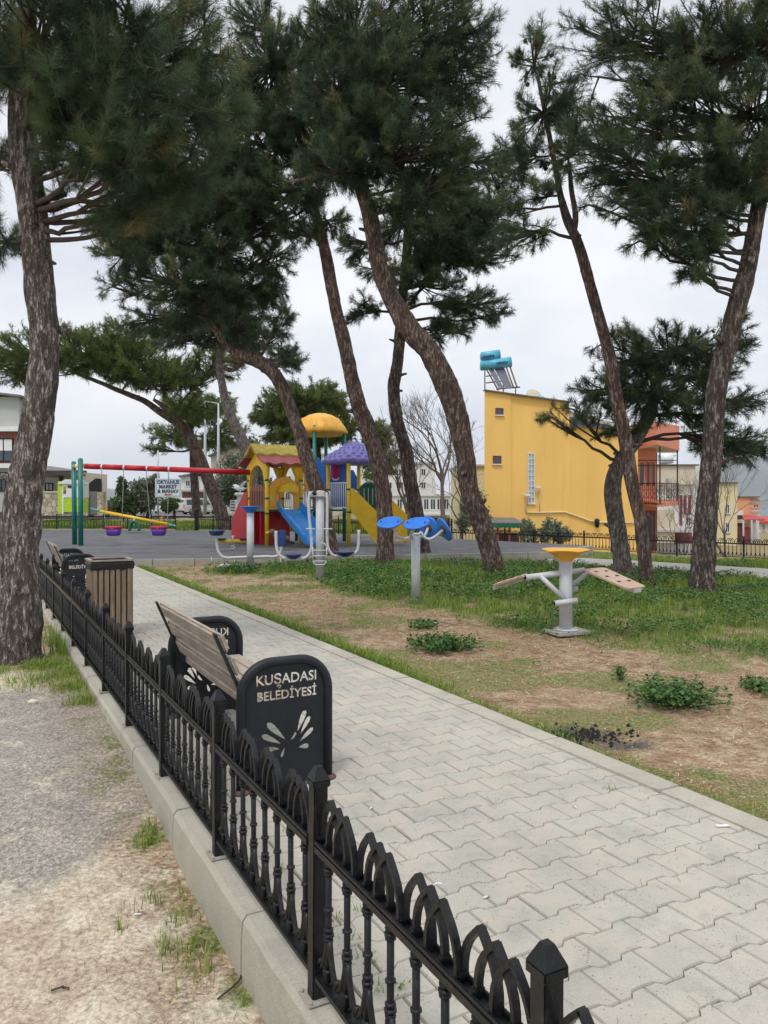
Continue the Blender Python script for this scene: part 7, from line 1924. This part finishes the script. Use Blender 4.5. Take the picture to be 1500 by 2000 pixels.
o = npmesh('joint_weeds', np.array(V).reshape(-1, 3), 3, M['grass'], None, {'tint': np.array(T)}); tag(o, 'tiny green weeds growing in the paving joints near the fence', 'grass', None, 'stuff')
# pebbles, charcoal, butts, paper
def pebbles(name, label, X, Y, s0, s1, mat, cat='pebbles', z=0.0, zf=None):
    mb = MB()
    for x, y in zip(X, Y):
        s_ = random.uniform(s0, s1); zz = (float(gz(x, y)) if zf is None else zf) + s_ * .2
        vs = [Vector((a, b, c)).normalized() * s_ * random.uniform(.6, 1.1) for a, b, c in ((1, 0, 0), (-1, 0, 0), (0, 1, 0), (0, -1, 0), (0, 0, .7), (0, 0, -.7))]
        mb.add([v + Vector((x, y, zz)) for v in vs], [[0, 2, 4], [2, 1, 4], [1, 3, 4], [3, 0, 4], [2, 0, 5], [1, 2, 5], [3, 1, 5], [0, 3, 5]])
    o = mb.build(name, mat); return tag(o, label, cat, None, 'stuff')
X, Y = scatter(5200, -4, .8, 1.8, 7, lambda X, Y: (uvof(X, Y)[1] < .82) * (.25 + .6 * asphD(X, Y)))
pebbles('pebbles', 'small pale stones on the rough ground outside the kerb', X, Y, .002, .007, M['cream'])
X, Y = scatter(4200, -3, 6, 3, 10, lambda X, Y: (uvof(X, Y)[1] > 3.6) * .35)
pebbles('pebbles', 'small pale stones in the bare park soil', X, Y, .003, .010, M['cream'])
n = 230; a = rng.uniform(0, 6.28, n); r_ = np.abs(rng.normal(0, .5, n))
charm = paint('charcoal', (.018, .017, .017), .85, 0, .5, 30)
pebbles('charcoal', 'black charcoal lumps of a burnt-out fire beside the path', 1.36 + np.cos(a) * r_ * .40, 5.32 + np.sin(a) * r_ * .26, .008, .024, charm, 'charcoal')
for (px, py, rot, lab) in ((1019, 1802 - 48, .9, 'white cigarette butt on the paving near the front fence arches'), (944, 1756, .5, 'cigarette butt on the paving nearest the curled fence arch'), (722, 1582, 1.0, 'cigarette butt on the paving beside the third fence post'), (1126, 1580, 1.9, 'cigarette butt lying upright-looking in mid path')):
    if px == 1019: continue
    Yc = 2400 / (py - 977); c = P(px, py, Yc); c.z = .006
    mb = MB(); dx = Vector((math.cos(rot), math.sin(rot), 0)); mb.tube([c, c + dx * .022], .0038, 8, True, 0); mb.tube([c + dx * .0225, c + dx * .032], .0039, 8, True, 1)
    o = mb.build('cigarette_butt', [M['white'], M['peach']]); tag(o, lab, 'cigarette butt', 'cigarette butts on the path')
Yc = 2400 / (1614 - 977); c = P(1411, 1614, Yc); mb = MB(); mb.box((c.x, c.y, .004), (.065, .022, .002), Matrix.Rotation(.1, 3, 'Z')); o = mb.build('paper_scrap', M['white']); tag(o, 'small white paper scrap on the paving near its right edging', 'paper scrap')
Yc = 2480 / (1765 - 977); c = P(262, 1765, Yc); mb = MB(); mb.tube([(c.x, c.y, float(gz(c.x, c.y)) + .006), (c.x + .03, c.y + .003, float(gz(c.x, c.y)) + .006)], .004, 8); o = mb.build('cigarette_butt', M['white']); tag(o, 'white cigarette butt on the sandy ground outside the kerb', 'cigarette butt')
Yc = 2480 / (1995 - 977); c = P(252, 1994, Yc); mb = MB(); mb.tube([(c.x, c.y, float(gz(c.x, c.y)) + .006), (c.x + .03, c.y - .012, float(gz(c.x, c.y)) + .006)], .0045, 8); o = mb.build('cigarette_butt', M['white']); tag(o, 'white cigarette butt at the bottom edge of the sandy ground', 'cigarette butt')
for i, (px, py, s_) in enumerate(((198, 1254 + 150, .02), (226, 1402, .028), (64, 1403, .03))):
    Yc = 2480 / (py - 977); c = P(px, py, Yc); mb = MB(); mb.ball((c.x, c.y, float(gz(c.x, c.y)) + s_ * .3), s_, 6, (1.3, .9, .7)); o = mb.build('stone', M['cream']); tag(o, ('small pale stone left of the fence on the asphalt', 'larger pale stone on the asphalt nearer the kerb', 'pale stone at the far left of the asphalt patch')[i], 'stone')
c = P(440, 1107, 18.4); mb = MB(); mb.ball((c.x, c.y, .03), .1, 8, (1.4, .8, .5)); o = mb.build('crumpled_bag', M['white']); tag(o, 'white crumpled plastic bag lying in front of the playground kerb', 'plastic bag')
mb = MB(); c = UV(1.52, 1.0, 0)
# curled wire hooked on a near arch
q = P(858, 1752, 1.85); mb.tube([q + Vector((.022 * math.cos(t), .004 * t, .03 * math.sin(t))) for t in np.linspace(1.2, 5.6, 16)], .0022, 6); o = mb.build('wire_loop', M['white']); tag(o, 'curled white wire hooked over a front fence arch', 'wire')
# sticks
for i, (px, py, L_, a) in enumerate(((425, 1925, .22, 1.1), (100, 1905, .06, .2))):
    Yc = 2480 / (py - 977); c = P(px, py, Yc); c.z = float(gz(c.x, c.y)) + .008; mb = MB(); d = Vector((math.cos(a), math.sin(a), 0)); mb.tube(smooth_pts([c, c + d * L_ * .4 + Vector((.015, 0, .01)), c + d * L_ * .7 + Vector((-.01, 0, .006)), c + d * L_], 3), .004, 6); o = mb.build('stick', M['twig']); tag(o, ('long curved twig lying along the foot of the kerb', 'short dark twig on the sand at the bottom left')[i], 'stick')

# ------------------------------------------------------------ haze
mb = MB(); mb.box((0, 0, 265), (18600, 18600, 670)); hz = mb.build('haze', None if False else M['white'])
hm = bpy.data.materials.new('haze'); hm.use_nodes = True; hm.node_tree.nodes.clear()
ho = hm.node_tree.nodes.new('ShaderNodeOutputMaterial'); hv = hm.node_tree.nodes.new('ShaderNodeVolumePrincipled')
hv.inputs['Color'].default_value = (.86, .93, 1.0, 1); hv.inputs['Density'].default_value = .00010; hv.inputs['Anisotropy'].default_value = .2
hm.node_tree.links.new(hv.outputs[0], ho.inputs['Volume'])
hz.data.materials.clear(); hz.data.materials.append(hm); tag(hz, kind='stuff')
